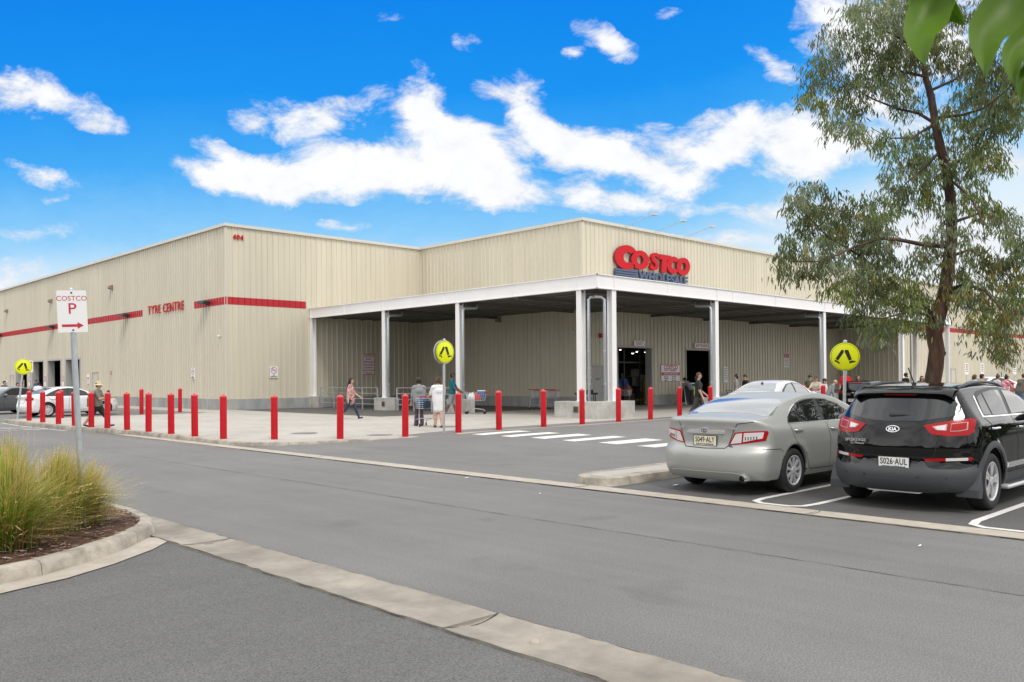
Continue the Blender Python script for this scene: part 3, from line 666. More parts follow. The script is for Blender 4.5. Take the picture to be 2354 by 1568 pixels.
for i, (x, y, z) in enumerate(((23.2, -8.5, 3.1), (26.2, -6.5, 3.3), (27.0, -6.8, 3.05), (28.6, -5.4, 3.35), (25.3, -5.8, 3.45))):
    b = MB(); b.lathe([(.0, -.02), (.11, 0), (.12, .05), (.05, .12), (0, .13)], 12); o = b.build('ceiling_lamp', 'galvanised', loc=(x, y, z)); tag(o, ['lit warehouse lamp nearest the exit doorway', 'lit lamp above the cartons inside the exit', 'low lit lamp at the right inside the exit', 'far lit lamp high at the right inside the exit', 'far lit lamp at the left inside the exit'][i], 'lamp')
    b = MB(); b.lathe([(0, -.05), (.06, -.04), (.085, -.018)], 12); b.build('bulb', 'glow', o)
# sliding door leaf posts at the exit
b = MB()
for x in (16.75, 18.15): b.box(x-.03, x+.03, YW4+.5, YW4+.56, 0, 3.15)
b.box(15.6, 18.5, YW4+.5, YW4+.56, 2.35, 2.42); b.build('door_rail', MATS['rim_dark'], wh)

# ---------------------------------------------------------------- entrance canopy
YC, XC, XE = -21.08, 4.93, 42.2; CT, CB, ZS = 5.56, 5.0, 5.07
cn_ = empty('entrance_canopy', (XC, YC, 0), 0, 'white steel canopy on slender columns wrapped round the store entrance', 'canopy')
def W(b): 
    b.v = [(x-XC, y-YC, z) for x, y, z in b.v]; return b
b = MB()
b.box(XC, XC+.12, YC+.12, -.02, CB, CT); b.box(XC-.05, XC+.0, YC-.05, -.02, CT-.035, CT); b.box(XC-.05, XC, YC-.05, -.02, CB, CB+.03)
W(b).build('beam', 'white_steel', cn_)
b = MB(); b.box(XC, XE, YC, YC+.12, CB, CT); b.box(XC-.05, XE+.05, YC-.05, YC, CT-.035, CT-.001); b.box(XC-.05, XE+.05, YC-.05, YC, CB+.001, CB+.03); W(b).build('beam', 'white_steel', cn_)
b = MB(); b.box(XE-.12, XE, YC+.12, YW4, CB, CT); W(b).build('beam', 'white_steel', cn_)
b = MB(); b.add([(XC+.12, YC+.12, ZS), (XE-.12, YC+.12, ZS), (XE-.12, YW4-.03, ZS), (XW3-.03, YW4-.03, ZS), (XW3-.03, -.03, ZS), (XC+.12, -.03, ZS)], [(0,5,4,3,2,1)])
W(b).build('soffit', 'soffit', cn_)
b = MB(); b.add([(XC+.1, YC+.1, CT-.04), (XE-.1, YC+.1, CT-.04), (XE-.1, YW4-.03, CT+.25), (XW3-.03, YW4-.03, CT+.25), (XW3-.03, -.03, CT+.25), (XC+.1, -.03, CT-.04)], [(0,1,2,3), (0,3,4,5)]); W(b).build('canopy_roof', 'fascia', cn_)
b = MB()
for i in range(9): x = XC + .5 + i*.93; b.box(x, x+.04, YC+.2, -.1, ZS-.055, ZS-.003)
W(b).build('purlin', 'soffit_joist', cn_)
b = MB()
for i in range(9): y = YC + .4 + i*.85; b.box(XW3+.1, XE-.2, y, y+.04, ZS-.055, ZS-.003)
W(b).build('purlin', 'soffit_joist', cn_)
def one(name, m, par, *bx):
    b = MB(); b.box(*bx); return (W(b) if par is cn_ else b).build(name, m, par)
for y in (-7.03, -12.8, -16.5, -20.1): one('rafter', 'soffit_joist', cn_, XC+.13, XW3-.04, y-.06, y+.06, ZS-.16, ZS-.006)
for x in (13.25, 18.5, 23.7, 28.9, 34.15, 38.5): one('rafter', 'soffit_joist', cn_, x-.06, x+.06, YC+.13, YW4-.04, ZS-.16, ZS-.006)
def hcol(b, x, y, z0, w=.26, ax='y'):
    t = .02
    if ax == 'y':     # flanges face -x/+x (left run)
        b.box(x, x+t, y-w/2, y+w/2, z0, CB); b.box(x+w-t, x+w, y-w/2, y+w/2, z0, CB); b.box(x+t, x+w-t, y-t/2, y+t/2, z0, CB)
    else:
        b.box(x-w/2, x+w/2, y, y+t, z0, CB); b.box(x-w/2, x+w/2, y+w-t, y+w, z0, CB); b.box(x-t/2, x+t/2, y+t, y+w-t, z0, CB)
    b.box(x-.04 if ax=='y' else x-w/2-.03, x+w+.04 if ax=='y' else x+w/2+.03, y-w/2-.03 if ax=='y' else y-.04, y+w/2+.03 if ax=='y' else y+w+.04, z0, z0+.02)
LEFT = [-.14, -7.03, -12.76, -20.12]; RIGHT = [5.95, 13.25, 23.7, 34.15]
for y in LEFT:
    b = MB(); hcol(b, XC+.002, y, .63, ax='y'); W(b).build('column', 'white_steel', cn_)
for x in RIGHT:
    b = MB(); hcol(b, x, YC+.002, .63, ax='x'); W(b).build('column', 'white_steel', cn_)
for y in (-18.75, -20.9):
    b = MB(); hcol(b, XE-.27, y, .0, ax='y', w=.24); W(b).build('column', 'white_steel', cn_)
# stiffeners on the beams
for y in LEFT + [-11.8, -3.5, -16.5]: one('stiffener', 'white_steel', cn_, XC-.035, XC, y-.012, y+.012, CB+.03, CT-.035)
for x in RIGHT + [14.55, 9.5, 18.5, 28.9, 38.5]: one('stiffener', 'white_steel', cn_, x-.012, x+.012, YC-.035, YC, CB+.03, CT-.035)
def dpipe(pts, r=.062):
    b = MB(); b.tube(pts, r, 10); 
    (x, y, z0), z1 = pts[0], pts[1][2]
    for z in (1.3, 2.6, 4.0): b.lathe([(r, z-.015), (r+.012, z-.01), (r+.012, z+.01), (r, z+.015)], 10, c=(x, y, 0))
    return W(b).build('downpipe', 'downpipe', cn_, smooth=True)
for y in (-7.03, -12.76, -20.12):
    e = (XC+.9, y-.27, 4.93); 
    if y == -20.12: dpipe([(XC+.25, y-.30, .63), (XC+.25, y-.30, 4.62), (XC+.32, y-.34, 4.72), (XC+.62, YC+.45, 4.74)])
    else: dpipe([(XC+.12, y-.27, .63), (XC+.12, y-.27, 4.62), (XC+.2, y-.27, 4.74), (XC+.95, y-.27, 4.80), (XC+.98, y-.27, 4.98)])
dpipe([(5.65, YC+.25, .63), (5.65, YC+.25, 4.62), (5.55, YC+.33, 4.72), (5.3, YC+.45, 4.74)])
for x in (13.25, 23.7): dpipe([(x-.28, YC+.14, .0), (x-.28, YC+.14, 4.62), (x-.28, YC+.22, 4.74), (x-.28, YC+.95, 4.80), (x-.28, YC+.98, 4.98)])
dpipe([(XE-.14, -18.45, .0), (XE-.14, -18.45, 4.8), (XE-.3, -18.45, 4.9)])
# concrete footing blocks
def foot(poly, h, label=None):
    b = MB(); b.prism(poly, -.06, h); o = W(b).build('footing_block', 'concrete_pale', cn_, bevel=.012); return o
foot([(4.83, -.5), (5.5, -.5), (5.5, -.005), (4.83, -.005)], .62)
for y in (-7.03, -12.76): foot([(4.72, y-.62), (5.42, y-.62), (5.42, y+.55), (4.72, y+.55)], .63)
foot([(4.47, -21.44), (6.75, -21.44), (6.75, -20.75), (5.2, -20.75), (5.2, -19.2), (4.47, -19.2)], .63)
foot([(12.4, -21.4), (14.1, -21.4), (14.1, -20.8), (12.4, -20.8)], .63); foot([(22.9, -21.4), (24.5, -21.4), (24.5, -20.8), (22.9, -20.8)], .63); foot([(33.4, -21.4), (34.9, -21.4), (34.9, -20.8), (33.4, -20.8)], .63)
mat('vent', (.30, .22, .18), .8)
def vent(x, y, rz=0):
    b = MB(); fr = lambda v: v
    b.box(-.02, .0, -.13, .13, .2, .45)
    for k in range(5): b.box(-.03, -.02, -.11, .11, .225+k*.045, .25+k*.045, 1)
    o = b.build('vent_plate', ['vent', 'seam'], cn_, loc=(x-XC, y-YC, 0)); return o
vent(4.47, -20.35); vent(4.72, -7.3)
# side screen wall closing the canopy's far end
sw = MB(); rib_wall(sw, (41.33, YW4), (0,-1), (-1,0), 0, 4.75, .0, 5.0); sw.box(41.34, 41.5, -18.2, YW4-.03, 0, 4.99)
tag(sw.build('screen_wall', 'cladding'), 'short beige corrugated screen wall closing the far end of the canopy', 'wall')
# handrails between the columns
def rail(y0, y1, x, label, n):
    o = empty('handrail', (x, y0, 0), 0, label, 'handrail', 'galvanised handrails beside the canopy columns'); L = y1 - y0
    for i in range(n):
        b = MB(); yy = L*i/(n-1); b.box(-.025, .025, yy-.025, yy+.025, 0, 1.12); b.build('post', 'galvanised', o)
    b = MB()
    for z in (.28, .55, .83, 1.12): b.tube([(0, 0, z), (0, L, z)], .02, 6)
    b.build('rails', 'galvanised', o)
rail(-.75, -6.2, 5.15, 'galvanised handrail left of the second canopy column, behind the walking woman', 5); rail(-7.85, -12.0, 5.15, 'galvanised handrail right of the second canopy column, behind the two women', 4)

# ---------------------------------------------------------------- signs, lights and fittings on the walls
def panel(name, x, z, w, h, wall, label, cat='sign', draw=None, mats=('sign_white', 'sign_red', 'sign_black', 'sign_blue'), border=None, d=.03, off=.032, group=None):
    """x: distance along the wall, z: bottom"""
    loc, rz = {'W1': ((-off, x, z), -math.pi/2), 'W2': ((x, -off, z), 0), 'W4': ((x, YW4-off, z), 0), 'W3': ((XW3-off, x, z), -math.pi/2)}[wall]
    o = MB(); o.box(-w/2, w/2, -d, .0, 0, h); ob = o.build(name, mats[0], loc=loc, rz=rz); tag(ob, label, cat, group)
    if border: 
        b = MB(); t = .025
        for q in ((-w/2, w/2, 0, t), (-w/2, w/2, h-t, h), (-w/2, -w/2+t, t, h-t), (w/2-t, w/2, t, h-t)): b.box(q[0], q[1], -d-.004, -d, q[2], q[3])
        b.build('border', border, ob)
    if draw:
        b = MB(); draw(b, w, h, -d-.003); b.build('lettering', list(mats[1:]), ob)
    return ob
def ring2(b, cx, cz, r, w, y, mi, n=24):
    o = [(cx+r*math.cos(2*math.pi*i/n), cz+r*math.sin(2*math.pi*i/n)) for i in range(n)]; q = [(cx+(r-w)*math.cos(2*math.pi*i/n), cz+(r-w)*math.sin(2*math.pi*i/n)) for i in range(n)]
    b.add([(x, y, z) for x, z in o+q], [(i, (i+1) % n, n+(i+1) % n, n+i) for i in range(n)], mi)
def flat(b, pts, y, mi): b.add([(x, y, z) for x, z in pts], [tuple(range(len(pts)))], mi)
def nosmoke(b, cx, cz, r, y):
    flat(b, [(cx-r*.55, cz-.04*r), (cx+r*.3, cz-.04*r), (cx+r*.3, cz+.14*r), (cx-r*.55, cz+.14*r)], y, 1); flat(b, [(cx+r*.36, cz-.04*r), (cx+r*.5, cz-.04*r), (cx+r*.5, cz+.3*r), (cx+r*.36, cz+.3*r)], y, 1)
    ring2(b, cx, cz, r, r*.16, y-.001, 0); s = r*.62; flat(b, [(cx-s-.01, cz+s-.03*0), (cx-s+.1*r, cz+s+.1*r), (cx+s+.1*r, cz-s+.1*r), (cx+s, cz-s)], y-.002, 0)
def d1(b, w, h, y): nosmoke(b, 0, h*.66, w*.38, y); text(b, 'NO', 0, h*.24, .085, y, 1, bold=.002); text(b, 'SMOKING', 0, h*.11, .085, y, 1, bold=.002)
panel('no_smoking_sign', 2.68, 1.67, .48, .63, 'W2', 'no smoking sign on the front wall between corner and canopy', draw=d1)
panel('no_smoking_sign', 3.96, 1.64, .46, .63, 'W1', 'no smoking sign on the tyre centre wall near the corner', draw=d1)
def d2(b, w, h, y):
    text(b, 'COSTCO', 0, h-.11, .17, y, 0, bold=.005, shear=.2)
    flat(b, [(-w*.42, h-.21), (w*.42, h-.21), (w*.42, h-.2), (-w*.42, h-.2)], y, 0)
    for i, t in enumerate(('IS NOT', 'RESPONSIBLE', 'FOR DAMAGE', 'CAUSED BY', 'UNATTENDED', 'TROLLEYS')): text(b, t, 0, h-.33-i*.165, .115, y, 0, bold=.003)
panel('responsibility_sign', 8.85, 1.83, .83, 1.24, 'W2', 'tall sign about unattended trolleys on the wall under the canopy', draw=d2, border='sign_red')
def d3(t, s=.25):
    def f(b, w, h, y): text(b, t, 0, h/2, s, y, 0, bold=.003, space=1.12)
    return f
panel('exit_sign', 17.3, 3.26, .95, .3, 'W4', 'red on white EXIT sign above the left doorway', draw=d3('EXIT'), off=.1, border='sign_white'); panel('entrance_sign', 23.4, 3.26, 1.66, .3, 'W4', 'red on white ENTRANCE sign above the right doorway', draw=d3('ENTRANCE'), off=.1, border='sign_white')
def d4(b, w, h, y):
    text(b, 'COSTCO', 0, h-.17, .32, y, 0, bold=.010, shear=.2)
    for k in range(3): flat(b, [(-.62, h-.37+k*.03), (-.25, h-.37+k*.03), (-.25, h-.355+k*.03), (-.62, h-.355+k*.03)], y, 2)
    text(b, 'WHOLESALE', .2, h-.34, .11, y, 2, bold=.004)
    flat(b, [(-w/2+.04, h-.62), (w/2-.04, h-.62), (w/2-.04, h-.44), (-w/2+.04, h-.44)], y, 0)
    text(b, 'WAREHOUSE HOURS', 0, h-.53, .145, y-.006, 3, bold=.001, ext=.003)
    for i, (p, q) in enumerate((('MON - FRI', '10:00 - 8:30'), ('SATURDAY', '9:30 - 6:00'), ('SUNDAY', '10:00 - 6:00'))): text(b, p, -.62, h-.7-i*.1, .08, y, 1, bold=.002, align='LEFT'); text(b, q, .1, h-.7-i*.1, .08, y, 1, bold=.002, align='LEFT')
panel('opening_hours_sign', 20.26, 1.3, 1.85, .97, 'W4', 'white opening hours sign with red headings between the two doorways', draw=d4, border='sign_red', mats=('sign_white', 'sign_red', 'sign_black', 'sign_blue', 'sign_white'))
def d5(b, w, h, y): text(b, 'NO', 0, h-.08, .085, y, 0, bold=.003); text(b, 'SMOKING', 0, h-.2, .07, y, 0, bold=.003); nosmoke(b, 0, .2, .13, y)
panel('no_smoking_sign', 13.18, 1.5, .34, .62, 'W4', 'no smoking sign between the corner downpipes beside the grey door', draw=d5)
def d6(b, w, h, y):
    flat(b, [(-w/2+.03, h-.34), (w/2-.03, h-.34), (w/2-.03, h-.03), (-w/2+.03, h-.03)], y, 0); text(b, 'PRIVATE', 0, h-.12, .1, y-.004, 3, ext=.003); text(b, 'PROPERTY', 0, h-.25, .09, y-.004, 3, ext=.003)
    for k in range(6): flat(b, [(-w*.4, h-.44-k*.085), (w*.4, h-.44-k*.085), (w*.4, h-.415-k*.085), (-w*.4, h-.415-k*.085)], y, 1)
panel('notice_board', 33.58, 2.17, .7, .97, 'W4', 'narrow red headed notice on the wall right of the entrance', draw=d6, mats=('sign_white', 'sign_red', 'sign_black', 'sign_blue', 'sign_white'))
def d7(b, w, h, y):
    for k in range(7): flat(b, [(-w*.35, h-.12-k*.11), (w*.35, h-.12-k*.11), (w*.35, h-.09-k*.11), (-w*.35, h-.09-k*.11)], y, 1)
panel('notice_board', 26.0, 1.2, .45, .97, 'W4', 'small white notice partly behind the canopy column right of the entrance', draw=d7)
def d8(b, w, h, y): flat(b, [(-w/2+.02, h*.42), (w/2-.02, h*.42), (w/2-.02, h*.97), (-w/2+.02, h*.97)], y, 0); flat(b, [(-w*.15, h*.5), (w*.15, h*.5), (w*.15, h*.9), (-w*.15, h*.9)], y-.002, 3)
for i, (y, l) in enumerate(((26.5, 'between the first and second workshop doors from the right'), (30.85, 'between the second and third workshop doors from the right'), (35.0, 'beside the leftmost workshop door'))):
    panel('workshop_sign', y, 1.22, .42, .82, 'W1', 'red and white sign ' + l, draw=d8, mats=('sign_white', 'sign_red', 'sign_black', 'sign_blue', 'sign_white'), group='signs between the workshop doors')
panel('workshop_sign', 41.85, 1.52, .42, .48, 'W1', 'small red sign left of the far beige door', draw=d8, mats=('sign_white', 'sign_red', 'sign_black', 'sign_blue', 'sign_white'), group='signs between the workshop doors')
def d9(b, w, h, y): text(b, 'P', 0, h-.08, .12, y, 1); flat(b, [(-w*.38, h*.5), (w*.38, h*.5), (w*.38, h*.66), (-w*.38, h*.66)], y, 0); nosmoke(b, 0, h*.27, .15, y)
panel('workshop_notice', 21.0, 1.4, .5, .68, 'W1', 'white notice with red strip left of the beige side door', draw=d9)
b = MB(); text(b, '2', 0, 0, .32, 0, 0, bold=.01, ext=.01); tag(b.build('door_number', 'sign_letter_red', loc=(-.05, 16.6, 2.1), rz=-math.pi/2), 'small red number right of the beige side door', 'sign')
# 404 and TYRE CENTRE
def letters(name, txt, size, loc, rz, m, label, ext=.03, bold=.012, sx=1, space=1.05, shear=0):
    root = empty(name, loc, rz, label, 'sign'); x = 0; adv = []
    for ch in txt:
        if ch == ' ': x += size*.32*sx; continue
        vs, fs = text_mesh(ch, size, ext=ext, bold=bold, sx=sx, shear=shear, align='LEFT'); w = vs[:,0].max() - vs[:,0].min(); mn = vs[:,0].min()
        b = MB(); b.add([(v[0]-mn+x, v[1]-ext, v[2]) for v in vs], fs); o = b.build('letter', m, root); x += w + size*.09*space
    for c in root.children: c.location.x -= x/2
    return root, x
letters('street_number', '404', .36, (.68, -.03, 9.08), 0, 'sign_letter_red', 'red street number 404 high at the corner of the front wall', bold=.004)
letters('tyre_centre_sign', 'TYRE CENTRE', .74, (-.04, 7.65, 5.80), -math.pi/2, 'sign_letter_red', 'red TYRE CENTRE lettering set in the gap of the red band', ext=.018, bold=.0, sx=1.04, space=1.5)
# the big store sign
ss = empty('store_sign', (15.2, YW4-.16, 7.0), 0, 'large red and dark blue store name lettering above the canopy', 'sign')
def ell(cx, cz, rx, rz, a0=0, a1=360, n=40, sh=.14):
    return [(cx + rx*math.cos(R_(a0+(a1-a0)*i/n)) + sh*rz*math.sin(R_(a0+(a1-a0)*i/n)), cz + rz*math.sin(R_(a0+(a1-a0)*i/n))) for i in range(n + (0 if a1-a0 == 360 else 1))]
def L_O(cx, cz, rx, rz):
    b = MB(); fill(b, ell(cx, cz, rx, rz), [ell(cx+.0, cz, rx*.36, rz*.46, n=28)], -.06, .08, 0, 1); b.build('letter', ['sign_letter_red', 'sign_side'], ss)
def L_C(cx, cz, rx, rz, cutw):
    """heavy C: right-hand side cut off square, small open counter"""
    o = ell(cx, cz, rx, rz, 38, 322, 44); xi = rx*.36; zi = rz*.44
    inner = ell(cx+rx*.1, cz, xi*1.05, zi, 310, 50, 26)
    b = MB(); fill(b, o + inner, [], -.06, .08, 0, 1); b.build('letter', ['sign_letter_red', 'sign_side'], ss)
L_C(.95, 1.02, .98, .66, .2)
L_O(2.13, .98, .78, .52)
b = MB(); fill(b, stroke([(3.62+.5*math.cos(R_(a))+.12, 1.22+.24*math.sin(R_(a))) for a in (20, 60, 100, 140, 180, 215)] + [(3.42, 1.0), (3.62, .92)] + [(3.47+.42*math.cos(R_(a)), .71+.21*math.sin(R_(a))) for a in (40, 0, -40, -80, -120, -160)], [.30]*17)[:], [], -.055, .075, 0, 1) if False else None
def tm(ch, size, x, z, bold, sx=1, shear=.14):
    vs, fs = text_mesh(ch, size, ext=.07, bold=bold, shear=shear); b = MB(); b.add([(v[0]*sx+x, v[1], v[2]+z) for v in vs], fs); b.build('letter', 'sign_letter_red', ss)
tm('S', 1.30, 3.36, .96, .045, 1.28)
b = MB(); fill(b, [(3.86, .90+.34), (3.93, 1.47), (5.0, 1.47), (4.95, 1.19), (4.62, 1.19), (4.50, .47), (4.02, .47), (4.14, 1.19), (3.86, 1.19)][1:], [], -.065, .08, 0, 1); b.build('letter', ['sign_letter_red', 'sign_side'], ss)
L_C(5.22, .96, .62, .50, .15); L_O(6.20, .96, .66, .52)
b = MB()
for z0, z1 in ((.26, .36), (.13, .23), (.0, .10), (-.13, -.03)): b.box(.0, 1.92, -.05, .07, z0, z1)
b.build('stripes', 'sign_blue', ss)
b = MB(); vs, fs = text_mesh('WHOLESALE', .68, ext=.06, bold=.03, sx=1.0); w = vs[:,0].max()-vs[:,0].min(); k = 4.66/w; b.add([(v[0]*k+4.33, v[1], v[2]+.10) for v in vs], fs); b.build('lettering', 'sign_blue', ss)
# sign lights reaching out from the parapet
for i, x in enumerate((15.9, 18.55, 21.3)):
    o = empty('sign_floodlight', (x, YW4-.13, HR_-.12), 0, ['leftmost', 'middle', 'rightmost'][i] + ' long armed floodlight on the parapet above the store sign', 'floodlight', 'floodlights above the store sign')
    b = MB(); b.tube([(0, 0, -.1), (0, -.3, .1), (0, -2.0, .42)], .013, 6); b.tube([(0, 0, -.1), (0, -2.0, .42)], .008, 5); b.build('arm', 'galvanised', o)
    b = MB(); b.box(-.16, .16, -2.2, -1.95, .36, .46); b.build('lamp_head', 'galvanised', o, bevel=.02)
def wall_light(wall, a, z, big, label):
    o = empty('wall_light', {'W1': (-.03, a, z), 'W2': (a, -.03, z), 'W3': (XW3-.03, a, z), 'W4': (a, YW4-.03, z)}[wall], -math.pi/2 if wall in ('W1', 'W3') else 0, label, 'wall light')
    if big:      # long black cowl light on the band
        b = MB(); b.box(-.1, .1, -.06, 0, -.1, .1); b.build('bracket', 'seam', o); b = MB(); b.prism([(-.45, .02), (-.42, .1), (.42, .1), (.45, .02), (.3, -.06), (-.3, -.06)], -.42, -.05, 0, lambda x, y, z_: (x, z_, y)); b.build('housing', 'black_plastic', o, bevel=.015)
    else:
        b = MB(); b.prism([(0, 0), (-.2, -.06), (-.26, -.22), (-.1, -.3), (0, -.3)], -.15, .15, 0, lambda x, y, z_: (z_, x, y+.15)); b.build('housing', MATS['vent'], o, bevel=.012); b = MB(); b.box(-.06, .06, -.02, 0, -.1, .1); b.build('bracket', 'galvanised', o)
for a, z, n in ((16.4, 7.75, 'right'), (29.25, 7.75, 'middle'), (41.6, 7.75, 'left')): wall_light('W1', a, z, False, 'small brown wall light high on the tyre centre wall, the %s one of three' % n)
for a, n in ((2.1, 'right of the tyre centre lettering'), (13.7, 'left of the tyre centre lettering'), (28.8, 'second from the left edge of the picture'), (43.7, 'nearest the left edge of the picture')): wall_light('W1', a, 5.73, True, 'long black light on the red band, ' + n)
for a, n in ((69, 'just right of the last canopy column'), (92, 'seen right of the tree foliage')): wall_light('W4', a, 5.73, True, 'long black light on the red band ' + n)
wall_light('W3', -7.25, 4.85, False, 'brown floodlight on the side wall under the canopy')
def cam_(loc, rz, label):
    o = empty('security_camera', loc, rz, label, 'camera'); b = MB(); b.lathe([(0, -.07), (.05, -.055), (.07, 0), (.07, .05), (0, .06)], 14, c=(0, -.09, 0)); b.build('dome', 'sign_white', o, smooth=True); b = MB(); b.lathe([(0, -.075), (.035, -.066)], 10, c=(0, -.09, 0)); b.build('lens', 'sign_black', o)
cam_((-.03, .6, 3.88), -math.pi/2, 'small white security camera low on the tyre centre wall near the corner'); cam_((XW3-.03, -12.9, 3.9), -math.pi/2, 'small camera on the side wall beside the canopy column')
b = MB(); b.box(-.09, .09, -.1, 0, -.12, .12); b.lathe([(0, -.13), (.06, -.12), (.06, -.1)], 12, axis='y'); tag(b.build('fire_alarm', 'band_red', loc=(14.1, YW4-.03, 3.75)), 'red fire alarm box on the wall above the grey door', 'alarm')
# ---------------------------------------------------------------- vehicles: implicit bodies with projected panels
def table(pts, sm=.10, step=.01):
    xs = np.array([p[0] for p in pts]); ys = np.array([p[1] for p in pts])
    g = np.arange(xs[0]-1, xs[-1]+1, step); v = np.interp(g, xs, ys)
    k = max(1, int(sm/step)); ker = np.ones(2*k+1)/(2*k+1)
    for _ in range(2): v = np.convolve(np.pad(v, k, mode='edge'), ker, 'valid')
    return lambda q: np.interp(q, g, v)
class Car:
    def __init__(s, L, top, W, xr, xf, zb=.2, ax=(1.05, 3.82), R=.33, Ra=.385, crown=.045, ks=.10, rb=.34, nb=3.0, fb=.55, tap=.06, res=.022, plan=None, deep=.30, gh=None, flare=.012):
        s.L = L; s.ax = ax; s.R = R; s.Ra = Ra; s.Wf = table(W, .03)
        zt = table(top, .09); xrf = table(xr, .03); xff = table(xf, .04); Wf = s.Wf
        wmax = max(w for _, w in W); pl = table(plan, .15) if plan else None
        def F(x, y, z):
            Wz = Wf(z)
            if pl: Wz = Wz * pl(x)
            for a in ax:
                d = np.hypot(x-a, z-R); Wz = Wz + flare*np.exp(-((d-Ra)/.09)**2)
            if gh: Wz = Wz - gh(x, z)
            ya = np.abs(y); sl = (zt(x+.02)-zt(x-.02))/.04
            ft = (z - zt(x) + crown*(y/wmax)**2)/np.sqrt(1+np.minimum(sl*sl, 9))
            slw = (Wf(z+.02)-Wf(z-.02))/.04
            fs = (ya - Wz)/np.sqrt(1+np.minimum(slw*slw, 4))
            u = np.minimum(ya/wmax, 1.15)
            slr = (xrf(z+.02)-xrf(z-.02))/.04
            fr = (xrf(z) + rb*u**nb - x)/np.sqrt(1+np.minimum(slr*slr, 6)+.3*u**2)
            ff = (x - xff(z) + fb*u**2.4)/1.15
            f = smax(ft, fs, ks); f = smax(f, fr, .06); f = smax(f, ff, .10); f = smax(f, zb - z, .05)
            for a in ax:
                cyl = np.maximum(np.hypot(x-a, z-R) - Ra, (wmax-deep) - ya); f = np.maximum(f, -cyl)
            return f
        s.F = F
        s.P, s.Fc = sdf_mesh(F, (-.06, -wmax-.08, zb-.06), (L+.06, wmax+.08, max(t for _, t in top)+.06), res)
        s.bvh = BVHTree.FromPolygons(s.P.tolist(), s.Fc.tolist())
        s.wmax = wmax
    def body(s, mats, rule=None, parent=None, name='body'):
        c = s.P[s.Fc].mean(1); mi = np.zeros(len(s.Fc), int)
        if rule: mi = rule(c, mi)
        for a in s.ax:
            ar = (np.hypot(c[:,0]-a, c[:,2]-s.R) < s.Ra+.006) & (np.abs(c[:,1]) < s.wmax*.965); mi[ar] = len(mats)
        mi[c[:,2] < np.min(s.P[:,2])+.02] = len(mats)
        return mesh_np(name, s.P, s.Fc, list(mats)+['seam'], mi, parent)
    def ray(s, proj, a, b):
        if proj == 'rear': o, d = Vector((-2, a, b)), Vector((1, 0, 0))
        elif proj == 'front': o, d = Vector((s.L+2, a, b)), Vector((-1, 0, 0))
        elif proj == 'right': o, d = Vector((a, -3, b)), Vector((0, 1, 0))
        elif proj == 'left': o, d = Vector((a, 3, b)), Vector((0, -1, 0))
        elif proj == 'top': o, d = Vector((a, b, 3)), Vector((0, 0, -1))
        elif proj in ('cr', 'cl'):      # 45 degree view of the rear corner; a runs along the corner, right = negative
            sg = -1 if proj == 'cr' else 1; d = Vector((1, -sg, 0)).normalized(); t = Vector((sg, 1, 0)).normalized() if False else Vector((d.y, -d.x, 0))
            base = Vector((.35, sg*(s.wmax-.35), b)); o = base - d*4 + Vector((-d.y, d.x, 0))*a
        h = s.bvh.ray_cast(o, d)
        return h
    def patch(s, name, poly, proj, m, parent, off=.004, step=.03, thick=.012, mirror=False):
        if mirror:
            poly = [(-a, b) for a, b in poly][::-1] if proj in ('rear', 'front') else poly
            proj = {'right': 'left', 'cr': 'cl'}.get(proj, proj)
            if proj == 'cl': poly = [(-a, b) for a, b in poly][::-1]
        if getattr(s, 'zadj', 0): poly = [(a, b-s.zadj*max(0, b-1.2)) for a, b in poly]
        pts = []
        n0 = len(poly)
        for i in range(n0):
            a, c = poly[i], poly[(i+1) % n0]; k = max(1, int(math.dist(a, c)/step)); pts += [Vector((a[0]+(c[0]-a[0])*j/k, a[1]+(c[1]-a[1])*j/k)) for j in range(k)]
        n = len(pts); ed = [(i, (i+1) % n) for i in range(n)]
        xs = [p[0] for p in poly]; ys = [p[1] for p in poly]; x = min(xs)+step/2
        loop = [tuple(p) for p in pts]
        while x < max(xs):
            y = min(ys)+step/2
            while y < max(ys):
                if in_out(x, y, loop): pts.append(Vector((x, y)))
                y += step
            x += step
        vo, _, fo, _, _, _ = geometry.delaunay_2d_cdt(pts, ed, [], 1, 1e-6)
        V = []; Nn = []; bad = set(); last = None
        for i, v in enumerate(vo):
            h = s.ray(proj, v.x, v.y)
            if h[0] is not None and proj in ('right', 'left') and v.y < .9 and abs(h[0].y) < s.wmax*.76: h = (None,)
            if h[0] is not None and proj == 'rear' and v.y < .8 and h[0].x > .6: h = (None,)
            if h[0] is None: bad.add(i); V.append((0, 0, 0)); Nn.append(Vector((0, 0, 1))); continue
            V.append(h[0]); Nn.append(h[1])
        F = [tuple(f) for f in fo if not any(i in bad for i in f) and in_out(sum(vo[i].x for i in f)/len(f), sum(vo[i].y for i in f)/len(f), loop)]
        # smooth normals by averaging neighbours
        acc = [Vector((0,0,0)) for _ in V]
        for f in F:
            for i in f:
                for j in f: acc[i] = acc[i] + Nn[j]
        for i in range(len(acc)):
            if acc[i].length > 0: acc[i].normalize()
        O = [Vector(v)+acc[i]*off for i, v in enumerate(V)]
        if F:
            f = F[0]; nrm = (O[f[1]]-O[f[0]]).cross(O[f[2]]-O[f[0]])
            if nrm.dot(acc[f[0]]) < 0: F = [g[::-1] for g in F]
        cnt = {}
        for f in F:
            for i in range(len(f)): cnt[(f[i], f[(i+1) % len(f)])] = 1
        bd = [e for e in cnt if (e[1], e[0]) not in cnt]
        mb = MB(); nv = len(O); mp = {}; extra = []
        for e in bd:
            for i in e:
                if i not in mp: mp[i] = nv+len(extra); extra.append(O[i]-acc[i]*thick)
        mb.add(O+extra, F+[(a, mp[a], mp[b], b) for a, b in bd])
        return mb.build(name, m, parent, smooth='auto')
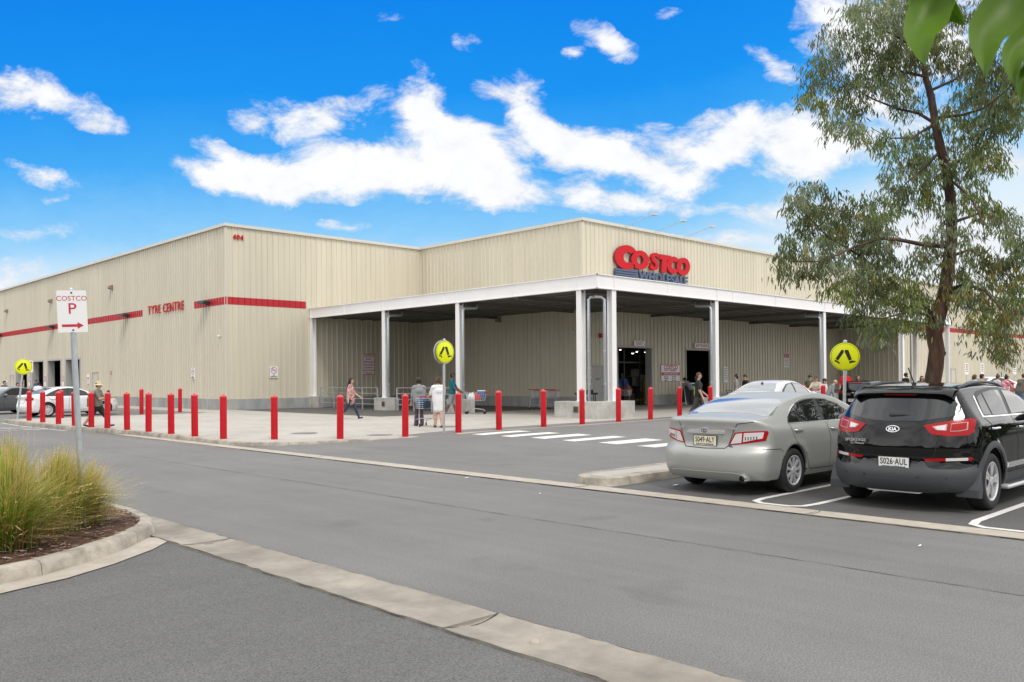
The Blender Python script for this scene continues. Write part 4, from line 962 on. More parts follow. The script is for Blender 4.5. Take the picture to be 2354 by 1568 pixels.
    def seam(s, pts, proj, parent, w=.008, off=.0025, m='seam', name='panel_gap', thick=.006):
        P = [Vector(p) for p in pts]; D = []
        for a, c in zip(P[:-1], P[1:]):
            k = max(1, int((c-a).length/.04)); D += [a.lerp(c, j/k) for j in range(k)]
        D.append(P[-1]); mb = MB(); vs = []; ok = []
        for i, p in enumerate(D):
            a = D[max(i-1, 0)]; c = D[min(i+1, len(D)-1)]; d = (c-a).normalized(); nr = Vector((-d.y, d.x))*w/2; row = []
            for q in (p-nr, p+nr):
                h = s.ray(proj, q.x, q.y)
                if h[0] is None: row = None; break
                row.append(h[0]+h[1]*off)
            if row and ok and ok[-1] and (row[0]-ok[-1][0]).length > .25: row = None
            ok.append(row)
        for a, c in zip(ok[:-1], ok[1:]):
            if a and c: 
                nr = (a[1]-a[0]).cross(c[0]-a[0]); q = [a[0], a[1], c[1], c[0]]
                mb.add(q, [(0, 1, 2, 3)])
        return mb
def tyre_wheel(R, w, rimr, spokes, parent, loc, side, style=0, name='wheel', steel=None):
    """wheel whose outer face looks towards side (+1 left, -1 right)"""
    o = empty(name, loc); o.parent = parent; s = side
    b = MB(); r0 = rimr
    b.lathe([(r0-.005, -w/2*s), (R-.03, -w/2*s), (R-.008, (-w/2+.03)*s), (R, (-w/2+.06)*s), (R, (w/2-.06)*s), (R-.008, (w/2-.025)*s), (R-.035, (w/2)*s), (r0+.02, (w/2-.003)*s), (r0, (w/2-.02)*s)], 40, axis='y'); b.build('tyre', 'rubber', o, smooth=True)
    b = MB(); y = (w/2-.02)*s
    b.lathe([(r0+.006, y+.012*s), (r0-.008, y+.014*s), (r0-.022, y-.0*s), (r0-.03, y-.10*s)], 40, axis='y')
    for i in range(spokes):
        t = 2*math.pi*i/spokes+.1; 
        if style == 1:
            for dt in (-.12, .12): 
                a0 = t+dt*.55; a1 = t+dt*1.3; p = [(.035*math.cos(a0), .035*math.sin(a0)), ((r0-.02)*math.cos(a1), (r0-.02)*math.sin(a1))]; q = stroke(p, [.032, .045]); b.prism(q[::-1], y-.012*s, y+.004*s, 0, lambda x, z, yy: (x, yy, z))
        else:
            p = [(.03*math.cos(t), .03*math.sin(t)), ((r0-.02)*math.cos(t), (r0-.02)*math.sin(t))]; q = stroke(p, [.034, .050]); b.prism(q[::-1], y-.015*s, y+.004*s, 0, lambda x, z, yy: (x, yy, z))
    b.lathe([(.06, y-.01*s), (.055, y+.010*s), (.03, y+.018*s), (0, y+.018*s)], 18, axis='y'); b.build('rim', 'rim' if not steel else steel, o, smooth='auto')
    b = MB(); b.lathe([(0, y-.07*s), (.13, y-.07*s), (.135, y-.085*s)], 24, axis='y'); b.lathe([(0, y-.10*s), (r0-.03, y-.101*s)], 24, axis='y', mi=1); b.build('brake_disc', ['rim_dark', 'seam'], o)
    return o
def wheels(car, parent, spokes, R, w, rimr, track, style=0):
    for a in car.ax:
        for sg in (1, -1): tyre_wheel(R, w, rimr, spokes, parent, (a, sg*(track-w/2), R), sg, style)
def number_plate(parent, x, y, z, txt, sub, m='plate_white', w=.372, h=.134, tilt=0):
    b = MB(); b.box(-.006, 0, -w/2, w/2, -h/2, h/2); o = b.build('number_plate', m, parent); o.location = (x, y, z); o.rotation_euler = (0, tilt, 0)
    b = MB(); b2 = MB(); text(b2, txt, 0, .012, .108, 0, 0, bold=.0012, sx=.72, ext=.001, space=1.06); b.add([(p[1]-.0075, -p[0], p[2]) for p in b2.v], b2.f)
    if sub: b2 = MB(); text(b2, sub, 0, -.05, .028, 0, 0, bold=.0006, sx=1.2, ext=.001); b.add([(p[1]-.0075, -p[0], p[2]) for p in b2.v], b2.f)
    b.build('lettering', 'sign_black', o)
    b = MB(); b.box(-.004, .004, -w/2-.012, w/2+.012, -h/2-.012, -h/2-.002); b.box(-.004, .004, -w/2-.012, w/2+.012, h/2+.002, h/2+.01); b.box(-.004, .004, -w/2-.012, -w/2-.002, -h/2, h/2); b.box(-.004, .004, w/2+.002, w/2+.012, -h/2, h/2); b.build('surround', 'black_plastic', o)
    return o
def badge_text(parent, txt, x, y, z, size, m='chrome', tilt=0, sx=1.1):
    b = MB(); b2 = MB(); text(b2, txt, 0, 0, size, 0, 0, bold=size*.02, sx=sx, ext=.003); b.add([(p[1], -p[0], p[2]) for p in b2.v], b2.f); o = b.build('badge', m, parent); o.location = (x, y, z); o.rotation_euler = (0, tilt, 0); return o
def seams(car, parent, lst, m='seam'):
    mb = MB()
    for proj, pts, w in lst:
        q = car.seam(pts, proj, parent, w); mb.add(q.v, q.f)
        if proj == 'right': q = car.seam(pts, 'left', parent, w); mb.add(q.v, q.f)
    o = mb.build('panel_gaps', m, parent); return o
def both(car, name, poly, proj, m, parent, **k):
    r = [car.patch(name, poly, proj, m, parent, **k), car.patch(name, poly, proj, m, parent, mirror=True, **k)]; return r

# ======== silver-green sedan
CAMRY = Car(4.82, [(-.1,1.06),(.06,1.085),(.15,1.105),(.35,1.118),(.58,1.13),(.68,1.15),(1.0,1.275),(1.35,1.368),(1.65,1.415),(2.0,1.44),(2.35,1.443),(2.7,1.408),(3.1,1.28),(3.55,1.10),(3.7,1.04),(4.2,.96),(4.55,.87),(4.82,.72)],
  [(.15,.80),(.26,.86),(.36,.89),(.55,.905),(.7,.912),(.85,.905),(.93,.893),(.99,.872),(1.03,.845),(1.12,.80),(1.25,.742),(1.38,.67),(1.45,.61),(1.5,.56)],
  [(.15,.16),(.24,.09),(.31,.035),(.38,.01),(.48,.0),(.58,.006),(.645,.03),(.672,.075),(.70,.10),(.9,.105),(1.0,.095),(1.06,.075),(1.10,.07),(1.2,.1)],
  [(.15,4.7),(.3,4.8),(.5,4.82),(.65,4.8),(.8,4.74),(1.0,4.6)], zb=.20, ax=(1.03, 3.80), R=.325, Ra=.375, rb=.36, nb=3.2, ks=.07, tap=.05,
  plan=[(0,.96),(.6,.985),(1.6,1),(3.6,1),(4.8,.94)], gh=lambda x, z: np.clip((z-1.0)/.2, 0, 1)*np.clip((1.5-x)/1.2, 0, 1)*.09)
# ======== black crossover
KIA = Car(4.44, [(-.1,1.0),(.2,1.20),(.32,1.50),(.42,1.535),(.62,1.555),(1.0,1.582),(1.5,1.592),(2.0,1.57),(2.35,1.515),(2.8,1.33),(3.2,1.14),(3.4,1.08),(3.9,1.01),(4.2,.92),(4.44,.74)],
  [(.2,.84),(.3,.885),(.5,.92),(.75,.928),(.9,.925),(1.0,.918),(1.10,.90),(1.17,.86),(1.25,.82),(1.4,.752),(1.52,.68),(1.6,.61),(1.65,.56)],
  [(.2,.14),(.27,.07),(.34,.02),(.42,.0),(.5,.0),(.54,.02),(.56,.045),(.68,.06),(.72,.05),(.78,.04),(.88,.055),(1.0,.085),(1.1,.13),(1.16,.17),(1.25,.235),(1.38,.325),(1.45,.37),(1.6,.44)],
  [(.15,4.3),(.4,4.44),(.7,4.43),(.9,4.36),(1.1,4.1)], zb=.24, ax=(.87, 3.51), R=.36, Ra=.42, rb=.42, nb=3.1, ks=.08, crown=.035,
  plan=[(0,.955),(.6,.985),(1.4,1),(3.4,1),(4.4,.93)], gh=lambda x, z: np.clip((z-1.1)/.3, 0, 1)*np.clip((1.6-x)/1.4, 0, 1)*.07, flare=.02)
# ==== BUILD
def sym(half):      # half outline from centre-top going to the right (negative y) down to centre-bottom
    return half + [(-a, b) for a, b in half[::-1] if abs(a) > 1e-6]
def oval(cx, cz, rx, rz, n=20): return [(cx+rx*math.cos(2*math.pi*i/n), cz+rz*math.sin(2*math.pi*i/n)) for i in range(n)]
def ringpoly(cx, cz, r0, r1, a0, a1, n=24): 
    A = [R_(a0+(a1-a0)*i/n) for i in range(n+1)]
    return [(cx+r1*math.cos(t), cz+r1*math.sin(t)) for t in A] + [(cx+r0*math.cos(t), cz+r0*math.sin(t)) for t in A[::-1]]
def mirror_part(parent, x, y, z, m='paint_black'):
    for s in (1, -1):
        b = MB(); b.lathe([(0, -.11), (.07, -.10), (.095, -.03), (.09, .06), (.05, .10), (0, .11)], 14, axis='y'); b.v = [(p[0]*.75, p[1], p[2]*.85) for p in b.v]
        b.tube([(0, -s*.06, -.03), (.03, -s*.16, -.07)], .02, 6); o = b.build('wing_mirror', m, parent, smooth='auto'); o.location = (x, s*y, z)
def handle(parent, car, x, z, m='chrome'):
    for s in (1, -1):
        h = car.ray('left' if s > 0 else 'right', x, z)
        if h[0] is None: continue
        b = MB(); b.tube([(-.11, 0, 0), (-.09, s*.03, 0), (.09, s*.03, 0), (.11, 0, 0)], .014, 6); o = b.build('door_handle', m, parent, smooth='auto'); o.location = h[0]

CAMRY.zadj = .12
def camry():
    t = empty('parked_car', (-9.86, -35.57, ZR), 0, 'silver green sedan with chrome boot bar, parked beside the black car', 'car'); c = CAMRY
    c.body(['paint_silver_green'], None, t)
    gw = [(0,1.375),(-.30,1.372),(-.52,1.355),(-.585,1.33),(-.64,1.27),(-.685,1.19),(-.718,1.13),(-.705,1.115),(-.62,1.12),(-.4,1.143),(0,1.158)]
    c.patch('rear_glass', sym(gw), 'rear', 'glass_sky_sheen', t, off=.003, step=.035)
    both(c, 'window_trim', [(.90,1.0),(1.0,1.09),(1.25,1.245),(1.42,1.325),(1.70,1.372),(2.02,1.382),(2.35,1.362),(2.74,1.27),(3.0,1.13),(3.05,.99)], 'right', 'chrome', t, off=.002)
    both(c, 'pillar_trim', [(.935,1.015),(1.02,1.09),(1.27,1.235),(1.43,1.31),(1.70,1.355),(2.02,1.365),(2.34,1.347),(2.71,1.255),(2.96,1.125),(3.0,1.012)], 'right', 'black_plastic', t, off=.005)
    both(c, 'door_window', [(1.29,1.022),(1.335,1.255),(1.44,1.303),(1.70,1.345),(1.955,1.353),(1.94,1.02)], 'right', 'glass_dark', t, off=.008)
    both(c, 'quarter_window', [(.96,1.022),(1.05,1.10),(1.31,1.24),(1.265,1.022)], 'right', 'glass_dark', t, off=.008)
    both(c, 'door_window', [(2.06,1.02),(2.075,1.353),(2.33,1.337),(2.68,1.245),(2.93,1.12),(2.96,1.02)], 'right', 'glass_dark', t, off=.008)
    c.patch('windscreen', sym([(0,1.41),(-.5,1.38),(-.62,1.3),(-.72,1.12),(-.5,1.06),(0,1.04)]), 'front', 'glass_dark', t, off=.004, step=.05)
    for r in both(c, 'tail_lamp', [(-.375,.715),(-.455,.895),(-.60,.915),(-.835,.925),(-.845,.90),(-.82,.785),(-.54,.735)], 'rear', 'lamp_red', t, off=.006, step=.025): pass
    for s in (False, True):
        c.patch('clear_lens', [(-.40,.735),(-.472,.878),(-.555,.892),(-.545,.755)], 'rear', 'lamp_clear', t, off=.012, step=.02, mirror=s)
        c.patch('clear_lens', [(-.565,.765),(-.575,.893),(-.80,.907),(-.785,.82)], 'rear', 'lamp_clear', t, off=.012, step=.02, mirror=s)
        for k in range(5): c.patch('lamp_segment', [(-.59-.032*k,.79+.004*k),(-.59-.032*k,.835+.003*k),(-.60-.032*k,.835+.003*k),(-.60-.032*k,.79+.004*k)], 'rear', 'seam', t, off=.016, step=.02, mirror=s)
    c.patch('chrome_bar', [(-.31,.872),(-.31,.905),(-.28,.918),(0,.922),(.28,.918),(.31,.905),(.31,.872),(0,.868)], 'rear', 'chrome', t, off=.022, thick=.03)
    c.patch('badge', oval(0, .92, .074, .052), 'rear', 'chrome', t, off=.034, thick=.02, step=.012)
    mb = MB()
    for rx, rz, cz in ((.052,.036,.92),(.018,.034,.92),(.036,.014,.937)):
        n = 20
        for i in range(n):
            a0 = 2*math.pi*i/n; a1 = 2*math.pi*(i+1)/n; mb.add([(.0665, rx*math.cos(a0), cz+rz*math.sin(a0)), (.0665, rx*math.cos(a1), cz+rz*math.sin(a1)), (.0665, (rx-.007)*math.cos(a1), cz+(rz-.007)*math.sin(a1)), (.0665, (rx-.007)*math.cos(a0), cz+(rz-.007)*math.sin(a0))], [(0,1,2,3)])
    mb.build('badge_rings', 'seam', t)
    c.patch('plate_recess', [(-.30,.868),(.30,.868),(.27,.74),(.20,.685),(-.20,.685),(-.27,.74)], 'rear', MATS['paint_silver_green'], t, off=.0015)
    number_plate(t, .085, 0, .768, 'S049\u00b7ALY', 'SOUTH AUSTRALIA', 'plate_cream')
    badge_text(t, 'Camry', .108, .44, .955, .05); badge_text(t, 'HYBRID', .105, -.44, .955, .045); badge_text(t, 'HSD', .108, -.40, .70, .035, 'blue_plastic')
    Y = .66
    seams(c, t, [('rear', [(.47,1.04),(.445,.93),(.37,.71),(.33,.672),(0,.66),(-.33,.672),(-.37,.71),(-.445,.93),(-.50,1.02),(-.70,1.05)], .010),
        ('right', [(.95,1.0),(1.0,.86),(1.08,.74),(1.22,.64),(1.37,.56),(1.46,.36),(1.52,.315),(2.13,.30),(2.14,.75),(2.05,1.0)], .009), ('right', [(2.13,.30),(2.95,.30),(3.02,.45),(3.05,.75),(3.0,.99)], .009), ('right', [(.30,.665),(.62,.66),(.70,.62)], .008), ('right', [(3.25,.35),(3.3,.7),(3.2,.98)], .008)])
    c.patch('lower_valance', sym([(0,.335),(-.45,.335),(-.62,.31),(-.66,.235),(-.5,.22),(0,.22)]), 'rear', 'paint_silver_green', t, off=.012, thick=.02)
    for y in (-.26, .26, .6, -.6): c.patch('parking_sensor', oval(y, .565 if abs(y) < .5 else .56, .012, .012, 8), 'rear', 'paint_silver_green', t, off=.005, step=.01)
    for s in (-1,):
        b = MB(); b.lathe([(.045, -.02), (.05, 0), (.05, .3), (.0, .31)], 18, axis='x'); b.lathe([(.045, -.02), (.038, .0), (.038, .2)], 18, axis='x', mi=1); o = b.build('exhaust_pipe', ['chrome', 'seam'], t, smooth='auto'); o.location = (.10, s*.60, .255)
    b = MB(); b.box(.5, 4.4, -.62, .62, .17, .24); b.build('underbody', 'seam', t)
    wheels(c, t, 9, .325, .215, .215, .895)
    mirror_part(t, 3.0, .99, 1.04, 'paint_silver_green'); handle(t, c, 1.16, .905); handle(t, c, 2.28, .885)
    for y in (-.75, .75): pass
    c.patch('head_lamp', [(-.84,.72),(-.84,.83),(-.6,.80),(-.5,.72),(-.6,.66)], 'front', 'lamp_clear', t, off=.006); c.patch('head_lamp', [(.84,.72),(.84,.83),(.6,.80),(.5,.72),(.6,.66)], 'front', 'lamp_clear', t, off=.006)
    c.patch('grille', [(-.42,.6),(-.42,.74),(.42,.74),(.42,.6)], 'front', 'seam', t, off=.006)
    return t
def kia():
    t = empty('parked_car', (-9.56, -38.14, ZR), 0, 'glossy black crossover with red tail lamps and roof rails, nearest the camera', 'car'); c = KIA
    c.body(['paint_black'], None, t)
    c.patch('rear_glass', sym([(0,1.398),(-.35,1.393),(-.60,1.375),(-.655,1.34),(-.675,1.25),(-.665,1.205),(-.60,1.172),(-.3,1.122),(0,1.108)]), 'rear', 'glass_dark', t, off=.004)
    # spoiler over the glass
    b = MB(); n = 16; vs = []
    for i in range(n+1):
        y = -.62+1.24*i/n; h = c.bvh.ray_cast(Vector((.62, y, 3)), Vector((0, 0, -1)))[0]; z = h.z if h else 1.55; cv_ = .05*(y/.62)**2
        vs += [(.60, y, z+.004), (.44, y, z-.0), (.315+cv_, y, z-.07), (.300+cv_, y, z-.085), (.315+cv_, y, z-.105), (.42, y, z-.12), (.60, y, z-.10)]
    b.add(vs, [(i*7+j, i*7+(j+1)%7, (i+1)*7+(j+1)%7, (i+1)*7+j) for i in range(n) for j in range(7)] + [tuple(range(7))[::-1], tuple(n*7+j for j in range(7))]); b.build('spoiler', 'paint_black', t, smooth='auto')
    b = MB(); b.box(.335, .345, -.2, .2, 1.437, 1.447); b.build('brake_light', 'lamp_red', t)
    both(c, 'tail_lamp', [(-.36,1.065),(-.385,1.075),(-.62,1.125),(-.80,1.155),(-.845,1.14),(-.845,1.0),(-.80,.955),(-.62,.942),(-.45,.965)], 'rear', 'lamp_red', t, off=.010, step=.022, thick=.02)
    for s in (False, True):
        c.patch('clear_lens', [(-.45,1.055),(-.60,1.085),(-.60,1.01),(-.50,1.012)], 'rear', 'lamp_ring', t, off=.014, step=.02, mirror=s); c.patch('lamp_core', [(-.475,1.052),(-.588,1.076),(-.588,1.012),(-.51,1.015)], 'rear', 'lamp_clear', t, off=.017, step=.02, mirror=s)
        c.patch('lens_ring', [(-.635,1.093),(-.785,1.115),(-.79,1.02),(-.72,1.003),(-.635,.998)], 'rear', 'lamp_ring', t, off=.014, step=.02, mirror=s); c.patch('lamp_core', [(-.64,1.083),(-.772,1.105),(-.778,1.028),(-.71,1.012),(-.64,1.008)], 'rear', 'lamp_red', t, off=.017, step=.02, mirror=s)
        c.patch('reflector', [(-.37,.665),(-.60,.678),(-.60,.642),(-.40,.635)], 'rear', 'lamp_red', t, off=.012, step=.02, mirror=s); c.patch('reflector', [(-.60,.678),(-.83,.688),(-.845,.67),(-.82,.652),(-.60,.642)], 'rear', 'lamp_clear', t, off=.012, step=.02, mirror=s)
        c.patch('reflector_tip', [(-.80,.687),(-.83,.688),(-.845,.67),(-.825,.654),(-.80,.652)], 'rear', 'lamp_red', t, off=.015, step=.02, mirror=s)
    # grey bumper, arches and sills
    bp = [(0,.60),(-.30,.60),(-.345,.635),(-.375,.63),(-.43,.555),(-.48,.54),(-.80,.545),(-.895,.56),(-.92,.30),(-.7,.265),(-.35,.262),(0,.262)]
    c.patch('bumper', sym(bp), 'rear', 'grey_plastic', t, off=.008, step=.03)
    c.patch('bumper_valance', sym([(0,.44),(-.40,.44),(-.55,.40),(-.62,.30),(-.5,.262),(0,.262)]), 'rear', 'grey_plastic', t, off=.022, thick=.02)
    both(c, 'arch_trim', ringpoly(.87, .36, .427, .505, -8, 188), 'right', 'grey_plastic', t, off=.009); both(c, 'arch_trim', ringpoly(3.51, .36, .427, .505, -8, 188), 'right', 'grey_plastic', t, off=.009)
    both(c, 'bumper_side', [(.27,.30),(.24,.545),(.36,.585),(.405,.56),(.425,.45),(.43,.30)], 'right', 'grey_plastic', t, off=.0085)
    both(c, 'sill', [(1.27,.28),(1.30,.43),(3.08,.43),(3.10,.28)], 'right', 'grey_plastic', t, off=.010)
    both(c, 'door_trim', [(1.38,.495),(1.42,.555),(2.95,.555),(3.0,.495)], 'right', 'chrome', t, off=.014)
    b = MB(); b.prism([(-.30,.225),(.30,.225),(.42,.265),(-.42,.265)], .10, .30, 0, lambda y, z, x: (x, y, z)); b.build('skid_plate', 'rim', t)
    both(c, 'window_trim', [(.74,1.165),(.86,1.32),(.88,1.43),(1.05,1.485),(1.5,1.525),(1.9,1.525),(2.35,1.47),(2.75,1.30),(2.9,1.17)], 'right', 'black_plastic', t, off=.003)
    both(c, 'chrome_trim', [(.715,1.16),(.74,1.175),(2.92,1.158),(2.92,1.143)], 'right', 'chrome', t, off=.007); both(c, 'chrome_trim', [(.715,1.16),(.84,1.42),(.875,1.43),(.77,1.17)], 'right', 'chrome', t, off=.007)
    both(c, 'door_window', [(1.10,1.18),(1.165,1.455),(1.5,1.488),(1.76,1.485),(1.655,1.175)], 'right', 'glass_dark', t, off=.007)
    both(c, 'quarter_window', [(.80,1.19),(.92,1.40),(1.115,1.45),(1.05,1.18)], 'right', 'glass_dark', t, off=.007)
    both(c, 'door_window', [(1.79,1.175),(1.90,1.485),(2.2,1.468),(2.5,1.38),(2.78,1.19)], 'right', 'glass_dark', t, off=.007)
    c.patch('windscreen', sym([(0,1.54),(-.5,1.52),(-.66,1.42),(-.76,1.2),(-.5,1.14),(0,1.12)]), 'front', 'glass_dark', t, off=.004, step=.05)
    c.patch('badge', oval(0, 1.015, .085, .042), 'rear', 'chrome', t, off=.012, step=.015); c.patch('badge_field', oval(0, 1.015, .073, .032), 'rear', 'seam', t, off=.016, step=.015)
    badge_text(t, 'KIA', .076, 0, 1.015, .062, tilt=.2, sx=1.05); badge_text(t, 'SPORTAGE', .028, .455, .865, .05); badge_text(t, 'Platinum', .022, .40, .825, .032)
    number_plate(t, .028, -.03, .60, 'S026\u00b7AUL', 'SOUTH AUSTRALIA')
    b = MB(); b.tube([(.19,.06,1.19),(.195,-.1,1.195),(.255,-.42,1.185)], [.028,.018,.010], 8); b.lathe([(0,-.03),(.035,-.02),(.035,.03)], 12, axis='x', c=(.20,.05,1.185)); b.build('wiper', 'black_plastic', t, smooth='auto')
    for s in (1, -1):
        b = MB(); P = []
        for i in range(15):
            x = .62+2.0*i/14; h = c.bvh.ray_cast(Vector((x, s*.585, 3)), Vector((0,0,-1)))[0]; P.append((x, s*.585, h.z+.022*min(1, 4*min(i, 14-i)/14)+.006))
        b.tube(P, .02, 8); b.build('roof_rail', 'grey_plastic', t, smooth='auto')
    b = MB(); h = c.bvh.ray_cast(Vector((.78,0,3)), Vector((0,0,-1)))[0]; b.tube([(.78,0,h.z-.01),(.78,0,h.z+.03)], .03, 8); b.tube([(.78,0,h.z+.02),(.60,0,h.z+.22)], .008, 6); b.build('aerial', 'black_plastic', t)
    seams(c, t, [('rear', [(.55,1.13),(.53,.95),(.50,.75),(.47,.685),(0,.675),(-.47,.685),(-.50,.75),(-.53,.95),(-.60,1.13),(-.69,1.25),(-.68,1.4)], .010),
        ('right', [(.76,1.15),(1.02,.98),(1.22,.80),(1.33,.62),(1.38,.44),(1.80,.43),(1.84,.75),(1.80,.98),(1.72,1.16),(1.83,1.50)], .010), ('right', [(1.80,.43),(2.85,.43),(2.92,.7),(2.9,1.14)], .010),
        ('right', [(.36,1.03),(.42,1.05),(.50,1.03),(.52,.98),(.49,.90),(.42,.83),(.34,.84),(.32,.90),(.33,.98),(.36,1.03)], .007), ('right', [(.30,.68),(.40,.66),(.45,.6)], .008)])
    for s in (1, -1):   # side steps and mud flaps
        b = MB(); b.box(1.25, 3.1, min(s*.80, s*.985), max(s*.80, s*.985), .235, .285); o = b.build('side_step', 'rim', t, bevel=.02); b = MB(); b.box(1.4, 2.95, min(s*.84, s*.955), max(s*.84, s*.955), .286, .292); b.build('step_pad', 'grey_plastic', o)
        b = MB(); b.prism([(.40,.52),(.30,.30),(.30,.20),(.42,.19),(.455,.30)], min(s*.66, s*.93), max(s*.66, s*.93), 0, lambda x, z, y: (x, y, z)); b.build('mud_flap', 'grey_plastic', t, bevel=.01)
    for y in (-.62, -.33, .33, .62): c.patch('parking_sensor', oval(y, .44, .013, .013, 8), 'rear', 'black_plastic', t, off=.03 if abs(y) < .5 else .012, step=.01)
    b = MB(); b.box(.45, 4.0, -.62, .62, .22, .3); b.build('underbody', 'seam', t)
    wheels(c, t, 5, .36, .235, .24, .91, style=1); mirror_part(t, 2.72, 1.02, 1.2); handle(t, c, .98, 1.02); handle(t, c, 2.02, 1.0)
    c.patch('head_lamp', [(-.84,.85),(-.8,.95),(-.5,.88),(-.6,.80)], 'front', 'lamp_clear', t, off=.006); c.patch('head_lamp', [(.84,.85),(.8,.95),(.5,.88),(.6,.80)], 'front', 'lamp_clear', t, off=.006); c.patch('grille', [(-.4,.78),(-.4,.88),(.4,.88),(.4,.78)], 'front', 'seam', t, off=.006)
    return t
camry(); kia()
SED = Car(4.7, [(-.1,1.02),(.1,1.06),(.45,1.09),(.75,1.17),(1.2,1.35),(1.6,1.44),(2.0,1.465),(2.4,1.44),(2.9,1.26),(3.35,1.05),(3.9,.95),(4.4,.84),(4.7,.68)], [(.15,.8),(.3,.88),(.6,.91),(.9,.90),(.98,.875),(1.03,.84),(1.25,.74),(1.42,.63),(1.5,.55)],
    [(.15,.14),(.3,.03),(.5,0),(.65,.04),(.8,.08),(1.0,.06),(1.1,.07)], [(.15,4.6),(.5,4.7),(.8,4.62),(1,4.5)], ax=(.98, 3.72), R=.33, Ra=.385, res=.04, ks=.08, plan=[(0,.95),(.8,1),(3.6,1),(4.7,.92)])
HAT = Car(4.34, [(-.1,.95),(.15,1.1),(.32,1.36),(.5,1.41),(1.0,1.45),(1.7,1.455),(2.2,1.40),(2.8,1.14),(3.1,1.02),(3.7,.93),(4.1,.82),(4.34,.65)], [(.15,.8),(.3,.87),(.6,.9),(.88,.895),(.97,.86),(1.02,.83),(1.25,.74),(1.4,.64),(1.46,.58)],
    [(.15,.12),(.3,.03),(.45,0),(.6,.02),(.7,.06),(.9,.08),(1.05,.14),(1.2,.24),(1.35,.34),(1.5,.42)], [(.15,4.2),(.5,4.34),(.8,4.25),(1,4.1)], ax=(.82, 3.47), R=.32, Ra=.375, res=.04, ks=.08, plan=[(0,.94),(.7,1),(3.4,1),(4.34,.92)])
def simple_car(c, loc, rz, paint, label, kind, plate=None, glassm='glass_dark', spokes=10, group=None, lampm='lamp_red'):
    t = empty('parked_car', loc, rz, label, 'car', group); c.body([paint], None, t)
    if kind == 'sedan':
        both(c, 'window_trim', [(.80,1.0),(1.15,1.19),(1.5,1.33),(2.0,1.385),(2.4,1.355),(2.8,1.2),(3.0,1.0)], 'right', 'black_plastic', t, off=.004, step=.06)
        both(c, 'door_window', [(1.0,1.025),(1.25,1.18),(1.52,1.30),(1.86,1.352),(1.9,1.02)], 'right', glassm, t, off=.012, step=.06); both(c, 'door_window', [(1.98,1.02),(1.97,1.358),(2.36,1.335),(2.72,1.2),(2.9,1.02)], 'right', glassm, t, off=.012, step=.06)
        c.patch('rear_glass', sym([(0,1.385),(-.48,1.36),(-.62,1.22),(-.72,1.11),(-.4,1.125),(0,1.13)]), 'rear', glassm, t, off=.006, step=.06); both(c, 'tail_lamp', [(-.5,.78),(-.48,.9),(-.84,.93),(-.84,.82)], 'rear', lampm, t, off=.01, step=.05)
        seams(c, t, [('right', [(.95,.99),(1.35,.6),(1.45,.33),(1.95,.33),(1.98,.99)], .012), ('right', [(1.95,.33),(2.95,.33),(3.05,.6),(2.98,.98)], .012), ('rear', [(.47,1.0),(.42,.68),(-.42,.68),(-.47,1.0)], .012)])
        c.patch('windscreen', sym([(0,1.39),(-.5,1.36),(-.62,1.25),(-.74,1.08),(-.4,1.02),(0,1.0)]), 'front', glassm, t, off=.006, step=.08); wz = .33; wr = .22; tr = .9; mx = 2.95; mz = 1.0; mr = .97; hz = .86; hx = (1.2, 2.2); pz = .76; px = .06
    else:
        both(c, 'window_trim', [(.72,1.0),(.95,1.2),(1.15,1.34),(1.7,1.385),(2.1,1.345),(2.55,1.15),(2.75,1.0)], 'right', 'black_plastic', t, off=.004, step=.06)
        both(c, 'door_window', [(.9,1.03),(1.08,1.2),(1.22,1.31),(1.6,1.35),(1.65,1.02)], 'right', glassm, t, off=.012, step=.06); both(c, 'door_window', [(1.72,1.02),(1.70,1.352),(2.08,1.325),(2.45,1.15),(2.62,1.02)], 'right', glassm, t, off=.012, step=.06)
        c.patch('rear_glass', sym([(0,1.31),(-.5,1.29),(-.62,1.2),(-.68,1.03),(-.4,.99),(0,.985)]), 'rear', glassm, t, off=.006, step=.06); both(c, 'tail_lamp', [(-.38,.86),(-.45,.93),(-.82,.99),(-.84,.86),(-.6,.80)], 'rear', lampm, t, off=.01, step=.05)
        both(c, 'reflector', [(-.62,.42),(-.62,.5),(-.8,.52),(-.8,.44)], 'rear', lampm, t, off=.01, step=.05); c.patch('windscreen', sym([(0,1.38),(-.5,1.35),(-.66,1.2),(-.74,1.0),(0,.98)]), 'front', glassm, t, off=.006, step=.08)
        c.patch('brake_light', [(-.3,1.36),(.3,1.36),(.3,1.33),(-.3,1.33)], 'rear', 'lamp_red', t, off=.03, step=.06); c.patch('badge', oval(0, .87, .065, .036, 14), 'rear', 'chrome', t, off=.012, step=.03)
        seams(c, t, [('right', [(.9,.99),(1.2,.6),(1.3,.33),(1.68,.33),(1.7,.99)], .012), ('rear', [(.47,.95),(.42,.6),(-.42,.6),(-.47,.95)], .012)]); b = MB(); b.tube([(.14,.05,1.0),(.17,-.3,1.03)], .012, 5); b.build('wiper', 'black_plastic', t)
        wz = .32; wr = .21; tr = .89; mx = 2.65; mz = .98; mr = .96; hz = .86; hx = (1.1, 1.95); pz = .5; px = -.005
    both(c, 'head_lamp', [(-.83,.68),(-.83,.8),(-.5,.76),(-.5,.66)], 'front', 'lamp_clear', t, off=.01, step=.06)
    wheels(c, t, spokes, wz, .2, wr, tr); mirror_part(t, mx, mr, mz, paint); b = MB(); b.box(.5, c.L-.5, -.6, .6, .17, .26); b.build('underbody', 'seam', t)
    for x in hx: handle(t, c, x, hz, 'chrome')
    if plate: number_plate(t, px, 0, pz, plate, None)
    b = MB(); b.lathe([(0,.06),(.03,.05),(.05,0)], 10, c=(1.2 if kind == 'sedan' else .7, 0, (1.345 if kind == 'sedan' else 1.43))); b.build('aerial', 'black_plastic', t)
    return t
